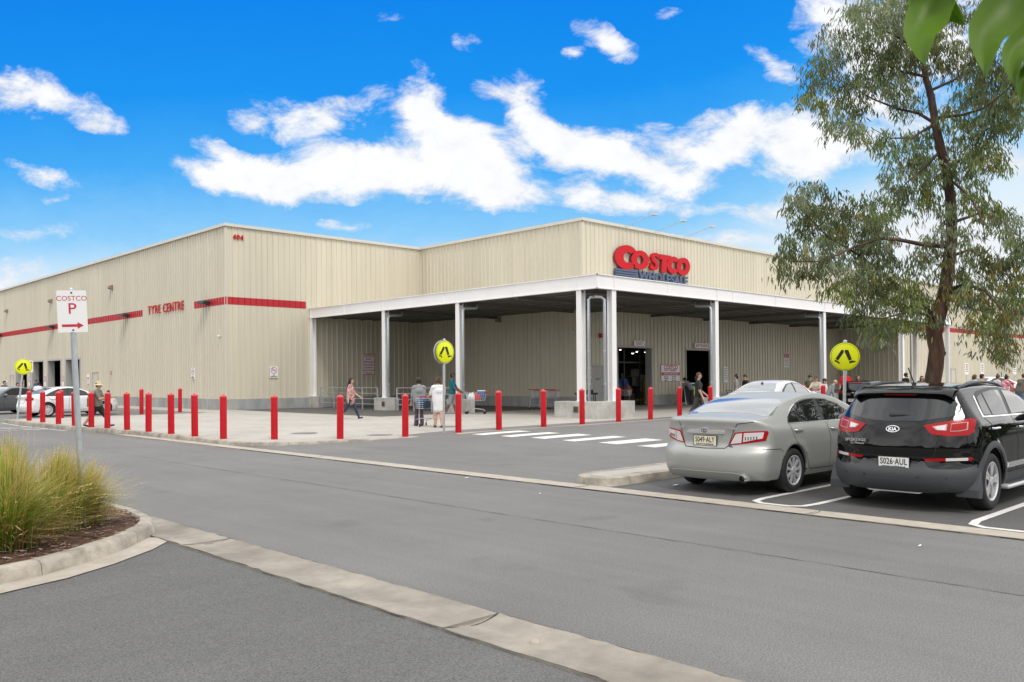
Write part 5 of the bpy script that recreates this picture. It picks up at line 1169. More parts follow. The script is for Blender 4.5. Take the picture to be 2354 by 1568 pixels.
simple_car(SED, (-8.80, 3.55, ZR), R_(6), 'paint_white', 'white sedan parked side on behind the row of red bollards', 'sedan', spokes=14)
simple_car(SED, (-5.9, 10.6, ZR), R_(205), 'paint_grey', 'dark grey saloon seen side on at the left edge', 'sedan', lampm='lamp_red')
simple_car(SED, (4.55, -27.65, -.10), R_(2), 'paint_silver', 'light silver sedan with round window arches, behind the silver green one', 'sedan', plate=None, glassm='glass_sky_sheen').scale = (1, 1, 1.045)
simple_car(HAT, (20.6, -23.95, ZR), R_(0), 'paint_black', 'black hatchback with wide red lamps, behind the right hand crossing sign', 'hatch', plate='S868\u00b7BVL')
simple_car(SED, (40.8, -25.3, -.02), R_(155), 'paint_white', 'white car in the far row with people passing in front of it', 'sedan')
simple_car(HAT, (49.7, -25.6, -.02), R_(155), 'paint_white', 'taller white hatchback behind the far white sedan at the right edge', 'hatch')
simple_car(HAT, (58.0, -24.0, -.02), R_(155), 'paint_white', 'farthest white car, only its raised roof seen above the others', 'hatch')
# ---------------------------------------------------------------- people: one continuous implicit body each, hair and bags as children
def person(loc, face, H, label, legs=(0, 0), knees=(0, 0), arms=(0, 0), elbows=(15, 15), abd=(8, 8), lean=0, top='c_grey', bottom='c_dark', skin='skin', shoes='sign_black', hair='short', hairm='hair_dark', sleeve='short', shorts=False, skirt=0, beard=False, build=1.0, wide=1.0, res=.02, turn=0, group=None, hat=None, glasses=False, flare=0, longtop=0, nod=0, socks=None, z=None):
    """face: heading in degrees; limb angles in degrees, positive = forward"""
    hz = .52*H; P = []; A = P.append
    la = R_(lean); Rm = Matrix.Rotation(la, 3, 'Y')          # lean forward about the hip (body faces +x)
    hip = Vector((0, 0, hz))
    def up(v): return hip + Rm @ (Vector(v)*H)
    # materials: 0 skin 1 top 2 bottom 3 shoes 4 hair 5 dark
    b = build
    for y in (-.055, 0, .055): A((up((0, y*b, .0)), up((.005, y*1.25*b, .17)), .068*H*b, .062*H*b, 1))
    A((up((0, -.085*wide, .275)), up((0, .085*wide, .275)), .048*H, .048*H, 1)); A((up((.0, -.03, .20)), up((.0, .03, .20)), .078*H*b, .078*H*b, 1))
    for y in (-.042, .042): A((hip+Vector((0, y*H*b, -.0*H)), hip+Vector((-.005*H, y*H*b, -.06*H)), .066*H*b, .062*H*b, 2))
    if longtop: A((up((0, 0, .05)), hip+Vector((0, 0, -longtop*H)), .088*H*b, .092*H*b, 1))
    A((up((-.005, 0, .29)), up((.012, 0, .345)), .030*H, .028*H, 0))
    hc = up((.018, 0, .408)); tz = Matrix.Rotation(R_(turn), 3, 'Z'); nd = Matrix.Rotation(R_(nod), 3, 'Y')
    def hd(v): return hc + tz @ (nd @ (Vector(v)*H))
    A((hd((-.008, 0, .012)), hd((.004, 0, .006)), .050*H, .049*H, 0)); A((hd((.012, 0, -.028)), hd((.016, 0, -.034)), .036*H, .034*H, 5 if beard else 0))
    A((hd((.052, 0, .0)), hd((.060, 0, -.012)), .006*H, .009*H, 0)); A((hd((.05, -.012, -.030)), hd((.05, .012, -.030)), .005*H, .005*H, 5 if beard else 6))
    for s in (1, -1): A((hd((-.004, s*.049, .0)), hd((-.004, s*.051, -.012)), .009*H, .008*H, 0)); A((hd((.047, s*.018, .008)), hd((.048, s*.019, .008)), .006*H, .006*H, 5))
    if glasses: A((hd((.052, -.034, .008)), hd((.052, .034, .008)), .009*H, .009*H, 5))
    hands = []
    for i, s in ((0, 1), (1, -1)):
        sh = up((0, s*.115*wide, .265)); a = R_(arms[i]) ; ab = R_(abd[i]); d = Rm @ Vector((math.sin(a), s*math.sin(ab), -math.cos(a)*math.cos(ab))) if False else Vector((math.sin(a)*math.cos(ab), s*math.sin(ab), -math.cos(a)*math.cos(ab)))
        el = sh + d*.172*H; a2 = a + R_(elbows[i]); d2 = Vector((math.sin(a2)*math.cos(ab*.4), s*math.sin(ab*.4), -math.cos(a2)*math.cos(ab*.4))); wr = el + d2*.148*H; hn = wr + d2*.045*H
        sm = 1 if sleeve in ('short', 'long') else 0
        A((sh, el, .036*H, .029*H, sm)) if sleeve != 'short' else (A((sh, sh.lerp(el, .75), .038*H, .037*H, 1)), A((sh, el, .027*H, .025*H, 0)))
        A((el, wr, .026*H if sleeve == 'long' else .024*H, .018*H, 1 if sleeve == 'long' else 0)); A((wr, hn, .017*H, .020*H, 0)); hands.append((hn, d2, s, wr))
        # leg
        hp = hip + Vector((0, s*.048*H*b, -.02*H)); t = R_(legs[i]); k = hp + Vector((math.sin(t), 0, -math.cos(t)))*.245*H; t2 = t - R_(knees[i]); an = k + Vector((math.sin(t2), 0, -math.cos(t2)))*.232*H
        lm = 2 if not skirt else 0; A((hp, k, .056*H*b, .040*H, lm if not shorts else 2)); 
        if shorts: A((hp, hp.lerp(k, 1.05), .060*H*b, .050*H, 2))
        A((k, k.lerp(an, .35), .037*H, .036*H, 0 if (shorts or skirt) else 2)); A((k.lerp(an, .35), an, (.036 if not flare else .045)*H, (.024+flare)*H, 0 if (shorts or skirt) else 2))
        fd = Vector((math.cos(t2*.5), 0, math.sin(t2*.5)*.8)) if knees[i] < 40 else Vector((.5, 0, -.85)); fd.normalize()
        A((an + Vector((-.01*H, 0, -.022*H)), an + fd*.085*H + Vector((0, 0, -.026*H)), .021*H, .018*H, 3))
    if skirt: 
        for y in (-.03, .03): A((up((0, y, .04)), hip + Vector((.0, y*H*1.2, -skirt*H)), .066*H*b, .072*H*b, 2))
    a0 = np.array([p[0][:] for p in P]); b0 = np.array([p[1][:] for p in P]); ra = np.array([p[2] for p in P]); rb = np.array([p[3] for p in P]); mt = [p[4] for p in P]
    def prim(i, x, y, z):
        d = b0[i]-a0[i]; l2 = max(1e-9, float(d@d)); t = np.clip(((x-a0[i][0])*d[0]+(y-a0[i][1])*d[1]+(z-a0[i][2])*d[2])/l2, 0, 1)
        return np.sqrt((x-a0[i][0]-t*d[0])**2+(y-a0[i][1]-t*d[1])**2+(z-a0[i][2]-t*d[2])**2) - (ra[i]+(rb[i]-ra[i])*t)
    def F(x, y, z):
        f = None
        for i in range(len(P)):
            k = .02 if mt[i] in (1, 2, 0) and ra[i] > .03 else .008
            q = prim(i, x, y, z); f = q if f is None else smin(f, q, k*H/1.7*1.4)
        return f
    allp = np.concatenate([a0-ra[:,None], a0+ra[:,None], b0-rb[:,None], b0+rb[:,None]]); lo = allp.min(0)-.03; hi = allp.max(0)+.03
    V, Fc = sdf_mesh(F, lo, hi, res, 1)
    c = V[Fc].mean(1); D = np.stack([prim(i, *c.T) - (.006 if mt[i] in (5, 6) else 0) for i in range(len(P))]); mi = np.array(mt)[D.argmin(0)]
    # fingers and thumb join the body mesh
    mb = MB()
    for hn, d2, s, wr in hands:
        sid = Vector((0, 1, 0)); pn = d2.cross(sid).normalized()
        for j in range(4):
            o = hn + sid*(j-1.5)*.0105*H + d2*.008*H; l = (.036, .042, .040, .031)[j]*H; mb.tube([o, o+d2*l*.55-pn*.002*H, o+d2*l*.9-pn*.010*H], [.0058*H, .0052*H, .004*H], 5)
        o = wr + sid*(-s)*.014*H + d2*.012*H; mb.tube([o, o+d2*.02*H+sid*(-s)*.012*H, o+d2*.040*H+sid*(-s)*.014*H], [.0065*H, .006*H, .0045*H], 5)
    nv = len(V); V2 = np.array([tuple(v) for v in mb.v]); vs = V.tolist()+V2.tolist(); fs = Fc.tolist()+[[i+nv for i in f] for f in mb.f]
    zmin = min(v[2] for v in vs); gz = z if z is not None else max(ZR, plat_z(loc[0], loc[1])) if in_out(loc[0], loc[1], OUT) else (z if z is not None else road_z(loc[0], loc[1]))
    me = bpy.data.meshes.new('person'); me.from_pydata([(v[0], v[1], v[2]-zmin) for v in vs], [], fs)
    for m in (skin, top, bottom, shoes, hairm, 'hair_dark', MATS['skin_dark'] if skin == 'skin_dark' else C('lip', (.42, .16, .14))): me.materials.append(MATS[m] if isinstance(m, str) else m)
    me.polygons.foreach_set('material_index', list(map(int, mi))+[0]*len(mb.f)); me.polygons.foreach_set('use_smooth', [True]*len(fs)); me.update()
    o = bpy.data.objects.new('person', me); COL.objects.link(o); o.location = (loc[0], loc[1], gz); o.rotation_euler = (0, 0, R_(face)); tag(o, label, 'person', group)
    off_ = Vector((0, 0, -zmin))
    hb = []; X = hb.append
    r = .056*H
    if hair != 'none' and hair != 'bald':
        X((hd((-.014, 0, .018)), hd((-.004, 0, .024)), r, r*.93))
        if hair in ('short',): X((hd((-.03, 0, -.012)), hd((-.028, 0, -.02)), r*.62, r*.55))
        if hair in ('bob', 'long', 'bun', 'pony'): X((hd((-.026, -.02, -.0)), hd((-.026, -.022, -.028)), r*.72, r*.6)); X((hd((-.026, .02, -.0)), hd((-.026, .022, -.028)), r*.72, r*.6))
        if hair == 'long': X((hd((-.035, 0, -.02)), up((-.07, 0, .22)), r*.75, r*.6)); X((hd((-.01, .045, -.01)), up((-.02, .05, .27)), r*.35, r*.3)); X((hd((-.01, -.045, -.01)), up((-.02, -.05, .27)), r*.35, r*.3))
        if hair == 'bun': X((hd((-.052, 0, .052)), hd((-.056, 0, .056)), r*.5, r*.48))
        if hair == 'topbun': X((hd((-.02, 0, .078)), hd((-.02, 0, .088)), r*.42, r*.4)); X((hd((-.03, 0, -.01)), hd((-.028, 0, -.02)), r*.62, r*.55))
        if hair == 'pony': X((hd((-.06, 0, .02)), hd((-.085, 0, -.06)), r*.4, r*.25))
        ha = [(Vector(q[0]), Vector(q[1]), q[2], q[3]) for q in hb]
        fc = hd((.052, 0, -.02))
        def FH(x, y, z):
            f = None
            for p, q, r1, r2 in ha:
                d = q-p; l2 = max(1e-9, d.length_squared); t = np.clip(((x-p.x)*d.x+(y-p.y)*d.y+(z-p.z)*d.z)/l2, 0, 1); g = np.sqrt((x-p.x-t*d.x)**2+(y-p.y-t*d.y)**2+(z-p.z-t*d.z)**2)-(r1+(r2-r1)*t); f = g if f is None else smin(f, g, .015)
            return np.maximum(f, -(np.sqrt((x-fc.x)**2+(y-fc.y)**2+((z-fc.z)*.85)**2)-.050*H))
        pp = np.array([q[j][:] for q in ha for j in (0, 1)]); Vh, Fh = sdf_mesh(FH, pp.min(0)-r-.03, pp.max(0)+r+.03, .014, 1)
        Vh[:,2] -= zmin; mesh_np('hair', Vh, Fh, [hairm], None, o)
    if hat:
        b = MB(); c = hd((-.004, 0, .03)) + off_
        if hat == 'sun': b.lathe([(.155*H/1.55, -.045), (.14*H/1.55, -.03), (.085, .0), (.082, .05), (.068, .085), (.03, .10), (0, .102)], 24, c=c); b.lathe([(.15*H/1.55, -.05), (.08, -.005)], 24, c=c); m = C('straw', (.62, .50, .32))
        else: b.lathe([(.092, -.01), (.094, .03), (.075, .075), (.03, .095), (0, .097)], 20, c=c); d = tz @ Vector((1, 0, 0)); q = tz @ Vector((0, 1, 0)); b.add([c+q*.07+d*.05, c+q*.06+d*.17, c-q*.06+d*.17, c-q*.07+d*.05, c+d*.19+Vector((0,0,-.01))], [(0, 1, 4, 2, 3)]); b.add([c+q*.07+d*.05+Vector((0,0,.008)), c+q*.06+d*.17+Vector((0,0,.008)), c-q*.06+d*.17+Vector((0,0,.008)), c-q*.07+d*.05+Vector((0,0,.008))], [(0, 3, 2, 1)]); m = {'cap': 'sign_black', 'greycap': C('cloth_cap', (.3, .3, .28))}[hat]
        b.build('hat', m, o, smooth='auto')
    return o, [h[0]+off_ for h in hands], (lambda v: v + off_), up
def held(o, name, b, m, label, cat, loc, rz=0, smooth='auto'):
    """a thing carried by a person: a top-level object placed in world space from the person's frame"""
    q = Matrix.Rotation(o.rotation_euler.z, 4, 'Z') @ Vector(loc) + o.location
    x = b.build(name, m, None, smooth=smooth, loc=q, rz=o.rotation_euler.z+rz); return tag(x, label, cat)
C('teal', (.0, .115, .14)); C('c_grey', (.24, .25, .26)); C('c_lightgrey', (.55, .56, .58)); C('c_dark', (.03, .03, .035)); C('c_charcoal', (.018, .018, .018)); C('c_khaki', (.06, .055, .045)); C('c_white', (.72, .72, .74)); C('c_navy', (.025, .04, .075))
C('c_blue', (.03, .10, .28)); C('c_beige', (.50, .44, .36)); C('c_red', (.60, .01, .02)); C('c_yellow', (.60, .40, .12)); C('c_camo', (.09, .10, .05)); C('c_brown', (.12, .10, .075)); C('c_denim', (.08, .13, .22)); C('c_sage', (.17, .17, .14)); C('c_tan', (.45, .25, .12)); C('lime', (.45, .75, .05)); C('bag_brown', (.22, .13, .04))
FX = 0       # heading along +x is 0, into the picture towards the left is 90
# woman with straw hat
p, hs, _, up = person((-10.15, -11.44), -38, 1.60, 'woman in straw hat walking behind the red bollards with a shoulder bag', legs=(30, -28), knees=(4, 12), arms=(25, 30), elbows=(75, 70), top='c_sage', bottom='c_charcoal', shorts=True, hair='short', hat='sun', shoes='c_dark', res=.018)
b = MB(); b.box(-.1, .1, -.035, .035, -.16, .14); b.tube([(-.09, 0, .14), (-.02, -.02, .45), (.08, 0, .14)], .01, 6); held(p, 'shoulder_bag', b, 'bag_brown', 'brown shoulder bag hanging behind the woman in the straw hat', 'bag', (-.20, -.14, .84))
b = MB(); b.lathe([(0, -.05), (.05, -.04), (.05, .04), (0, .05)], 10); b.box(-.05, .05, -.035, .035, -.1, -.03); held(p, 'camera', b, 'sign_black', 'small black camera held at the chest by the woman in the straw hat', 'camera', (.34, .0, 1.20))
# floral woman
p, hs, _, up = person((-1.40, -13.67), -44, 1.66, 'woman in floral blouse and rolled jeans walking to the right', legs=(24, -22), knees=(2, 22), arms=(24, -10), elbows=(30, 10), top='cloth_patch', bottom='c_navy', hair='long', longtop=.07, shoes='sign_black', skin='skin', res=.018, build=1.05)
# two women
p, hs, _, up = person((-2.78, -19.83), 62, 1.58, 'woman in grey jumper and wide purple patterned trousers seen from behind', legs=(6, -6), knees=(4, 2), arms=(8, 16), elbows=(14, 40), top='c_grey', bottom='cloth_purple', sleeve='long', hair='bob', shoes='c_tan', flare=.022, res=.018)
wp, hs, _, up = person((-2.90, -21.0), 68, 1.60, 'woman in white dress and black boots pushing a trolley, seen from behind', legs=(8, -8), knees=(4, 6), arms=(30, 30), elbows=(46, 46), top='c_white', bottom='c_white', skirt=.17, hair='bun', hairm='hair_brown', shoes='sign_black', res=.018)
# teal man
tp, hs, _, up = person((4.0, -13.48), -48, 1.80, 'man in teal shirt and grey shorts pushing a loaded trolley', legs=(10, -14), knees=(2, 8), arms=(28, 24), elbows=(22, 26), top='teal', bottom='c_grey', shorts=True, skin='skin_dark', hair='short', shoes='c_grey', glasses=True, res=.018, build=1.05)
# exit man
ep, hs, _, up = person((16.85, -12.75), 228, 1.74, 'older man in blue shirt and cap pushing a trolley out of the exit', legs=(8, -10), knees=(2, 6), arms=(30, 30), elbows=(40, 40), top='c_blue', bottom='c_dark', hat='greycap', hair='short', hairm='hair_grey', res=.024, z=0)
# dark shirt man
p, hs, _, up = person((7.2, -24.1), -60, 1.76, 'man in black polo shirt and cargo trousers striding behind the silver green sedan', legs=(24, -20), knees=(3, 14), arms=(10, 12), elbows=(40, 12), top='c_charcoal', bottom='c_khaki', hair='short', hairm='hair_brown', glasses=True, shoes='sign_black', res=.018, build=1.12)
b = MB(); b.box(-.005, .005, -.04, .04, -.07, .07); held(p, 'phone', b, 'sign_white', 'white phone held by the man in the black polo shirt', 'phone', (.22, -.25, .76))
person((8.15, -23.4), -50, 1.58, 'person in lime vest mostly hidden behind the man in the black polo', top='lime', bottom='c_dark', arms=(5, 5), res=.026)
person((20.3, -14.9), 100, 1.66, 'stooping person with grey backpack behind the folding board', lean=38, arms=(30, 30), top='c_grey', bottom='c_dark', hair='short', res=.026, z=0)
person((14.8, -21.1), 120, 1.62, 'woman with top bun and grey shirt seen above the silver sedan', top='c_grey', bottom='c_dark', hair='topbun', res=.024); person((15.1, -21.4), 150, 1.63, 'man in black shirt looking down, seen above the silver sedan', top='sign_black', bottom='c_dark', hair='short', nod=25, res=.024)
person((18.4, -22.9), 190, 1.57, 'man in black cap and camouflage top behind the man in beige', top='c_camo', bottom='c_dark', hat='cap', sleeve='long', res=.026); bp, hs, _, up = person((16.3, -24.25), 195, 1.56, 'man in beige shirt and sunglasses pushing a trolley between two bollards', arms=(55, 50), elbows=(30, 30), top='c_beige', bottom='c_dark', glasses=True, hair='short', res=.022)
person((15.9, -25.0), 300, 1.50, 'bald man in grey shirt standing left of the right hand crossing sign post', top='c_grey', bottom='c_dark', hair='none', skin='skin', sleeve='long', turn=15, res=.022, build=1.1, lean=28); person((18.7, -23.45), 260, 1.45, 'person with dark hair behind the bald man in grey', top='c_dark', bottom='c_dark', res=.026)
person((18.4, -23.6), 260, 1.5, 'person in grey cap half hidden behind the crossing sign post', top='c_lightgrey', bottom='c_dark', hair='short', hat='cap', res=.024)
person((24.3, -21.9), 205, 1.80, 'man with grey hair in bright red shirt above the black hatchback', top='c_red', bottom='c_dark', hairm='hair_grey', turn=30, res=.022, build=1.1); person((24.8, -22.35), 240, 1.55, 'woman with long brown hair above the roof of the black hatchback', top='sign_black', bottom='c_dark', hair='long', hairm='hair_brown', res=.022)
person((26.6, -24.15), -35, 1.80, 'bearded man in dark shirt seen above the black crossover roof', top='c_charcoal', bottom='c_dark', beard=True, res=.022, build=1.1); person((27.2, -24.75), 215, 1.63, 'long haired woman in black printed top left of the tree trunk', top='sign_black', bottom='c_dark', hair='long', res=.022)
person((23.0, -29.0), -40, 1.68, 'person in yellow shirt and black cap passing the white car', top='c_yellow', bottom='c_dark', hat='cap', hair='short', res=.022, z=ZR); person((23.3, -28.6), -40, 1.68, 'dark haired person just behind the one in the black cap', top='c_lightgrey', bottom='c_dark', hair='pony', hairm='hair_brown', res=.024, z=ZR)
person((23.44, -29.45), -40, 1.68, 'woman with brown topknot and pale top beside the one in pink', top='c_lightgrey', bottom='c_dark', hair='topbun', hairm='hair_brown', lean=10, res=.022, z=ZR); person((23.0, -29.9), -40, 1.66, 'woman with dark topknot and pink patterned top leaning forward', top='cloth_pink', bottom='c_dark', hair='topbun', lean=14, arms=(40, 40), elbows=(30, 30), res=.022, z=ZR)
gp, hs, _, up = person((22.0, -30.85), -30, 1.76, 'man in brown shirt leaning on a trolley at the right edge', top='c_brown', bottom='c_denim', lean=20, arms=(48, 48), elbows=(45, 45), hairm='hair_brown', glasses=True, res=.022, z=ZR)
person((-6.4, 16.1), -60, 1.74, 'man in black shirt behind the dark grey saloon', top='sign_black', bottom='c_dark', arms=(20, 20), elbows=(70, 70), res=.026, z=ZR); person((-5.9, 15.3), -60, 1.62, 'dark haired person with raised arm behind the dark grey saloon', top='c_brown', bottom='c_dark', arms=(120, 10), elbows=(60, 10), res=.026, z=ZR)
person((-4.9, 15.0), 60, 1.72, 'person in white shirt bending behind the roof of the dark grey saloon', top='c_white', bottom='c_dark', lean=25, res=.026, z=ZR)
person((-.2, 32.2), 200, 1.72, 'mechanic in blue overalls in the middle workshop doorway', top='c_blue', bottom='c_blue', lean=15, res=.028, z=0); person((.5, 23.9), 200, 1.72, 'mechanic in blue overalls inside the workshop doorway behind the parking sign pole', top='c_blue', bottom='c_blue', res=.028, z=0)

# ---------------------------------------------------------------- trolleys
def trolley(loc, rz, label, goods=None, metal='galvanised'):
    """handle at the rear (x=0), front towards +x"""
    t = empty('shopping_trolley', loc, R_(rz), label, 'trolley'); 
    def wires(name, zs, z0, z1, x0, x1, x0b, x1b, w, wb, n, parent):
        b = MB(); r = .0055
        for k in range(zs):
            f = k/(zs-1); z = z0+(z1-z0)*f; a, c, h = x0b+(x0-x0b)*f, x1b+(x1-x1b)*f, wb+(w-wb)*f
            b.tube([(a, -h, z), (c, -h, z), (c, h, z), (a, h, z), (a, -h, z)], r if 0 < k < zs-1 else .009, 4)
        for i in range(n+1):
            f = i/n
            for s in (1, -1): b.tube([(x0b+(x1b-x0b)*f, s*wb, z0), (x0+(x1-x0)*f, s*w, z1)], r, 4)
        for i in range(6):
            f = i/5*2-1; b.tube([(x1b, f*wb, z0), (x1, f*w, z1)], r, 4); b.tube([(x0b, f*wb, z0), (x0, f*w, z1)], r, 4); b.tube([(x0b, f*wb, z0), (x1b, f*wb, z0)], r, 4)
        return b.build(name, metal, parent)
    wires('basket', 6, .60, .93, .10, 1.0, .18, .92, .27, .22, 9, t)
    b = MB()
    for s in (1, -1): b.tube([(.04, s*.27, 1.0), (.10, s*.26, .9), (.22, s*.24, .5), (.20, s*.24, .28), (.86, s*.22, .20), (.92, s*.2, .13)], .013, 6); b.tube([(.20, s*.24, .28), (.12, s*.25, .13)], .013, 6)
    b.tube([(.86, -.22, .20), (.86, .22, .20)], .013, 6); b.tube([(.2, -.24, .28), (.2, .24, .28)], .013, 6); b.build('frame', metal, t)
    b = MB(); b.tube([(.02, -.28, 1.0), (.02, .28, 1.0)], .019, 8); b.build('push_handle', 'red_sleeve', t)
    b = MB(); b.box(.97, 1.03, -.28, .28, .90, .95); b.build('bumper', 'red_sleeve', t)
    for x, y in ((.12, .25), (.12, -.25), (.92, .2), (.92, -.2)): b = MB(); b.lathe([(0, -.014), (.055, -.012), (.06, 0), (.055, .012), (0, .014)], 16, axis='y', c=(x, y, .06)); b.tube([(x, y, .06), (x-.01, y, .14)], .01, 5, mi=1); b.build('castor', ['rubber', metal], t)
    return t
def bags(loc, rz, label, seed, name='shopping_bag', n=3, cols=('sign_white', 'c_red', 'c_white', 'c_blue')):
    r = random.Random(seed); b = MB(); b2 = []
    for i in range(n):
        cx, cy, s = r.uniform(-.25, .25), r.uniform(-.12, .12), r.uniform(.12, .17); mi = i % len(cols); k = 10
        b.lathe([(0, -.02), (s*.9, 0), (s, s*.7), (s*.85, s*1.4), (s*.35, s*1.9), (s*.12, s*2.3), (0, s*2.3)], k, c=(cx, cy, 0), mi=mi)
    o = b.build(name, list(cols), None, smooth='auto', loc=loc, rz=R_(rz)); return tag(o, label, 'shopping')
ct, st = math.cos, math.sin
def ahead(o, d, side=0):
    a = o.rotation_euler.z; return (o.location.x+d*ct(a)-side*st(a), o.location.y+d*st(a)+side*ct(a), o.location.z)
q = ahead(tp, .52); trolley(q, -48, 'shopping trolley loaded with white and red bags, pushed by the man in teal'); w = ahead(tp, 1.02); bags((w[0], w[1], w[2]+.63), -48, 'red and white shopping bags heaped in the teal shirted man\'s trolley', 3, n=5, cols=('sign_white', 'c_red', 'sign_white'))
b = MB(); b.box(-.16, .16, -.12, .12, 0, .34); b.box(-.17, .17, -.13, .13, .34, .38, 1); w = ahead(tp, 1.3); tag(b.build('carton', ['blue_plastic', 'sign_white'], None, loc=(w[0], w[1], w[2]+.66), rz=-.8), 'blue and white carton at the front of the teal shirted man\'s trolley', 'carton')
q = ahead(wp, .42, .22); trolley(q, 68, 'trolley between the two women seen from behind'); w = ahead(wp, .9, .22); bags((w[0], w[1], w[2]+.62), 68, 'blue and red packages in the trolley between the two women', 5, n=3, cols=('c_blue', 'c_red', 'c_navy'))
q = ahead(ep, .48); trolley(q, 228, 'trolley with groceries pushed by the man in the exit doorway'); w = ahead(ep, .95); bags((w[0], w[1], w[2]+.62), 228, 'pale groceries in the exit doorway trolley', 8, n=4, cols=('c_beige', 'sign_white', 'c_camo'))
q = ahead(bp, .48); trolley(q, 195, 'trolley pushed by the man in the beige shirt'); q = ahead(gp, .62); trolley(q, -30, 'trolley at the right edge pushed by the man in brown')
w = ahead(gp, 1.1); bags((w[0], w[1], w[2]+.62), 0, 'white bags in the trolley at the right edge', 11, n=4, cols=('sign_white', 'c_lightgrey'))
trolley((9.2, -13.4, 0), 30, 'empty trolley with red handle parked behind the corner footing block'); trolley((9.6, -14.1, 0), 30, 'second empty trolley parked close beside the first behind the footing block')
# mobility scooter style cart behind the footing block and a red pram
o = empty('flatbed_cart', (9.6, -16.4, 0), R_(-40), 'low black flatbed cart behind the corner footing block', 'cart')
b = MB(); b.box(-.5, .5, -.3, .3, .78, .86); b.tube([(-.4, -.25, .8), (-.4, -.25, .15)], .02, 6); b.tube([(-.4, .25, .8), (-.4, .25, .15)], .02, 6); b.tube([(.4, -.25, .8), (.4, -.25, .15)], .02, 6); b.tube([(.4, .25, .8), (.4, .25, .15)], .02, 6); b.box(-.2, .3, -.2, .2, .86, 1.0); b.build('deck', 'sign_black', o)
for x in (-.4, .4):
    for y in (-.25, .25): b = MB(); b.lathe([(0, -.02), (.08, -.02), (.085, 0), (.08, .02), (0, .02)], 14, axis='y', c=(x, y, .085)); b.build('castor', 'rubber', o)
o = empty('pram', (10.2, -23.9, road_z(10.2, -23.9)+.004), R_(-30), 'red hooded pram behind the boot of the silver sedan', 'pram')
b = MB(); b.lathe([(.0, .95), (.16, .93), (.28, .85), (.33, .7), (.30, .55), (.2, .45)], 16); b.build('hood', 'paint_red', o, smooth=True); b = MB()
for s in (1, -1): b.tube([(-.35, s*.22, 1.0), (0, s*.22, .5), (.3, s*.22, .1)], .015, 6); b.tube([(0, s*.22, .5), (-.3, s*.22, .1)], .015, 6)
b.tube([(-.35, -.22, 1.0), (-.35, .22, 1.0)], .015, 6); b.build('frame', 'sign_black', o)
for x in (-.3, .3):
    for y in (-.24, .24): b = MB(); b.lathe([(0, -.015), (.09, -.012), (.095, 0), (.09, .012), (0, .015)], 14, axis='y', c=(x, y, .1)); b.build('wheel', 'rubber', o)
# ---------------------------------------------------------------- bollards
def bollard_proto():
    o = empty('bollard', (0, 0, 0)); b = MB(); r = .092
    b.lathe([(r, 0), (r, .012), (r, 1.065), (r-.001, 1.07)], 28); b.build('sleeve', 'red_sleeve', o, smooth='auto')
    b = MB(); b.lathe([(r+.004, 1.045), (r+.006, 1.055), (r+.004, 1.075), (.05, 1.105), (.012, 1.132), (0, 1.134)], 28); b.build('cap', 'red_cap', o, smooth='auto'); return o
BP = bollard_proto(); first = True
def bollard(x, y, label, z=None, group='red bollards round the forecourt', lean=0):
    global first
    o = BP if first else copy_tree(BP); first = False
    o.location = (x, y, plat_z(x, y) if z is None else z); o.scale = (1, 1, 1.07); o.rotation_euler = (R_(lean)+R_(random.Random(x*3+y).uniform(-.7, .7)), R_(random.Random(x+y).uniform(-.6, .6)), random.Random(x*7).uniform(0, 3)); tag(o, label, 'bollard', group)
ordn = ['first', 'second', 'third', 'fourth', 'fifth', 'sixth', 'seventh', 'eighth', 'ninth', 'tenth', 'eleventh']
FR = [(-7.52, -22.44), (-5.83, -23.13), (-4.19, -23.50), (-2.57, -23.50), (-.56, -23.45), (1.34, -23.42), (3.39, -23.32), (5.34, -23.25), (7.12, -23.3)]
for i, (x, y) in enumerate(FR): bollard(x, y, ordn[i] + ' red bollard along the front kerb, counted from the rounded corner' + (', where the crossing begins' if i == 3 else ''))
bollard(-8.88, -21.32, 'red bollard standing right at the rounded kerb corner')
LF = [(-10.38, -4.18), (-10.46, -6.28), (-10.47, -8.23), (-10.47, -10.04), (-10.42, -11.6), (-10.27, -12.68), (-10.18, -14.20), (-10.12, -15.80), (-10.1, -17.45), (-10.08, -19.02), (-9.85, -20.31)]
for i, (x, y) in enumerate(LF[::-1]): bollard(x, y, ordn[i] + ' red bollard of the left hand row, counted from the rounded corner')
bollard(-4.96, -1.6, 'red bollard alone in front of the wall, left one of a far pair', z=0); bollard(-2.78, -.75, 'red bollard nearest the tyre centre wall, right one of a far pair', z=0); bollard(-8.75, -2.75, 'far red bollard half hidden by the third from the left edge', z=0)
bollard(-9.4, -2.6, 'far red bollard low behind the woman in the straw hat', z=-.3) if False else None
bollard(-1.0, 31.0, 'small far red bollard before the workshop between the two cars', z=-.05); bollard(-1.0, 27.0, 'red bollard by the workshop doors, only its tip above the white car', z=-.05)
bollard(12.83, -25.43, 'red bollard in front of the man in the beige shirt'); bollard(13.89, -25.76, 'red bollard between the beige shirted man and the bald man'); bollard(30.6, -28.1, 'far red bollard in front of the white hatchback at the right edge', z=-.02); bollard(9.81, -22.93, 'red bollard behind the man in the black polo shirt')
o = copy_tree(BP); o.location = (20.4, -11.5, 0); tag(o, 'yellow bollard just inside the exit doorway', 'bollard'); o['group'] = 'yellow bollards'
for c in o.children: c.data = c.data.copy(); c.data.materials[0] = MATS['yellow_steel']
o.scale = (1, 1, 1.3)

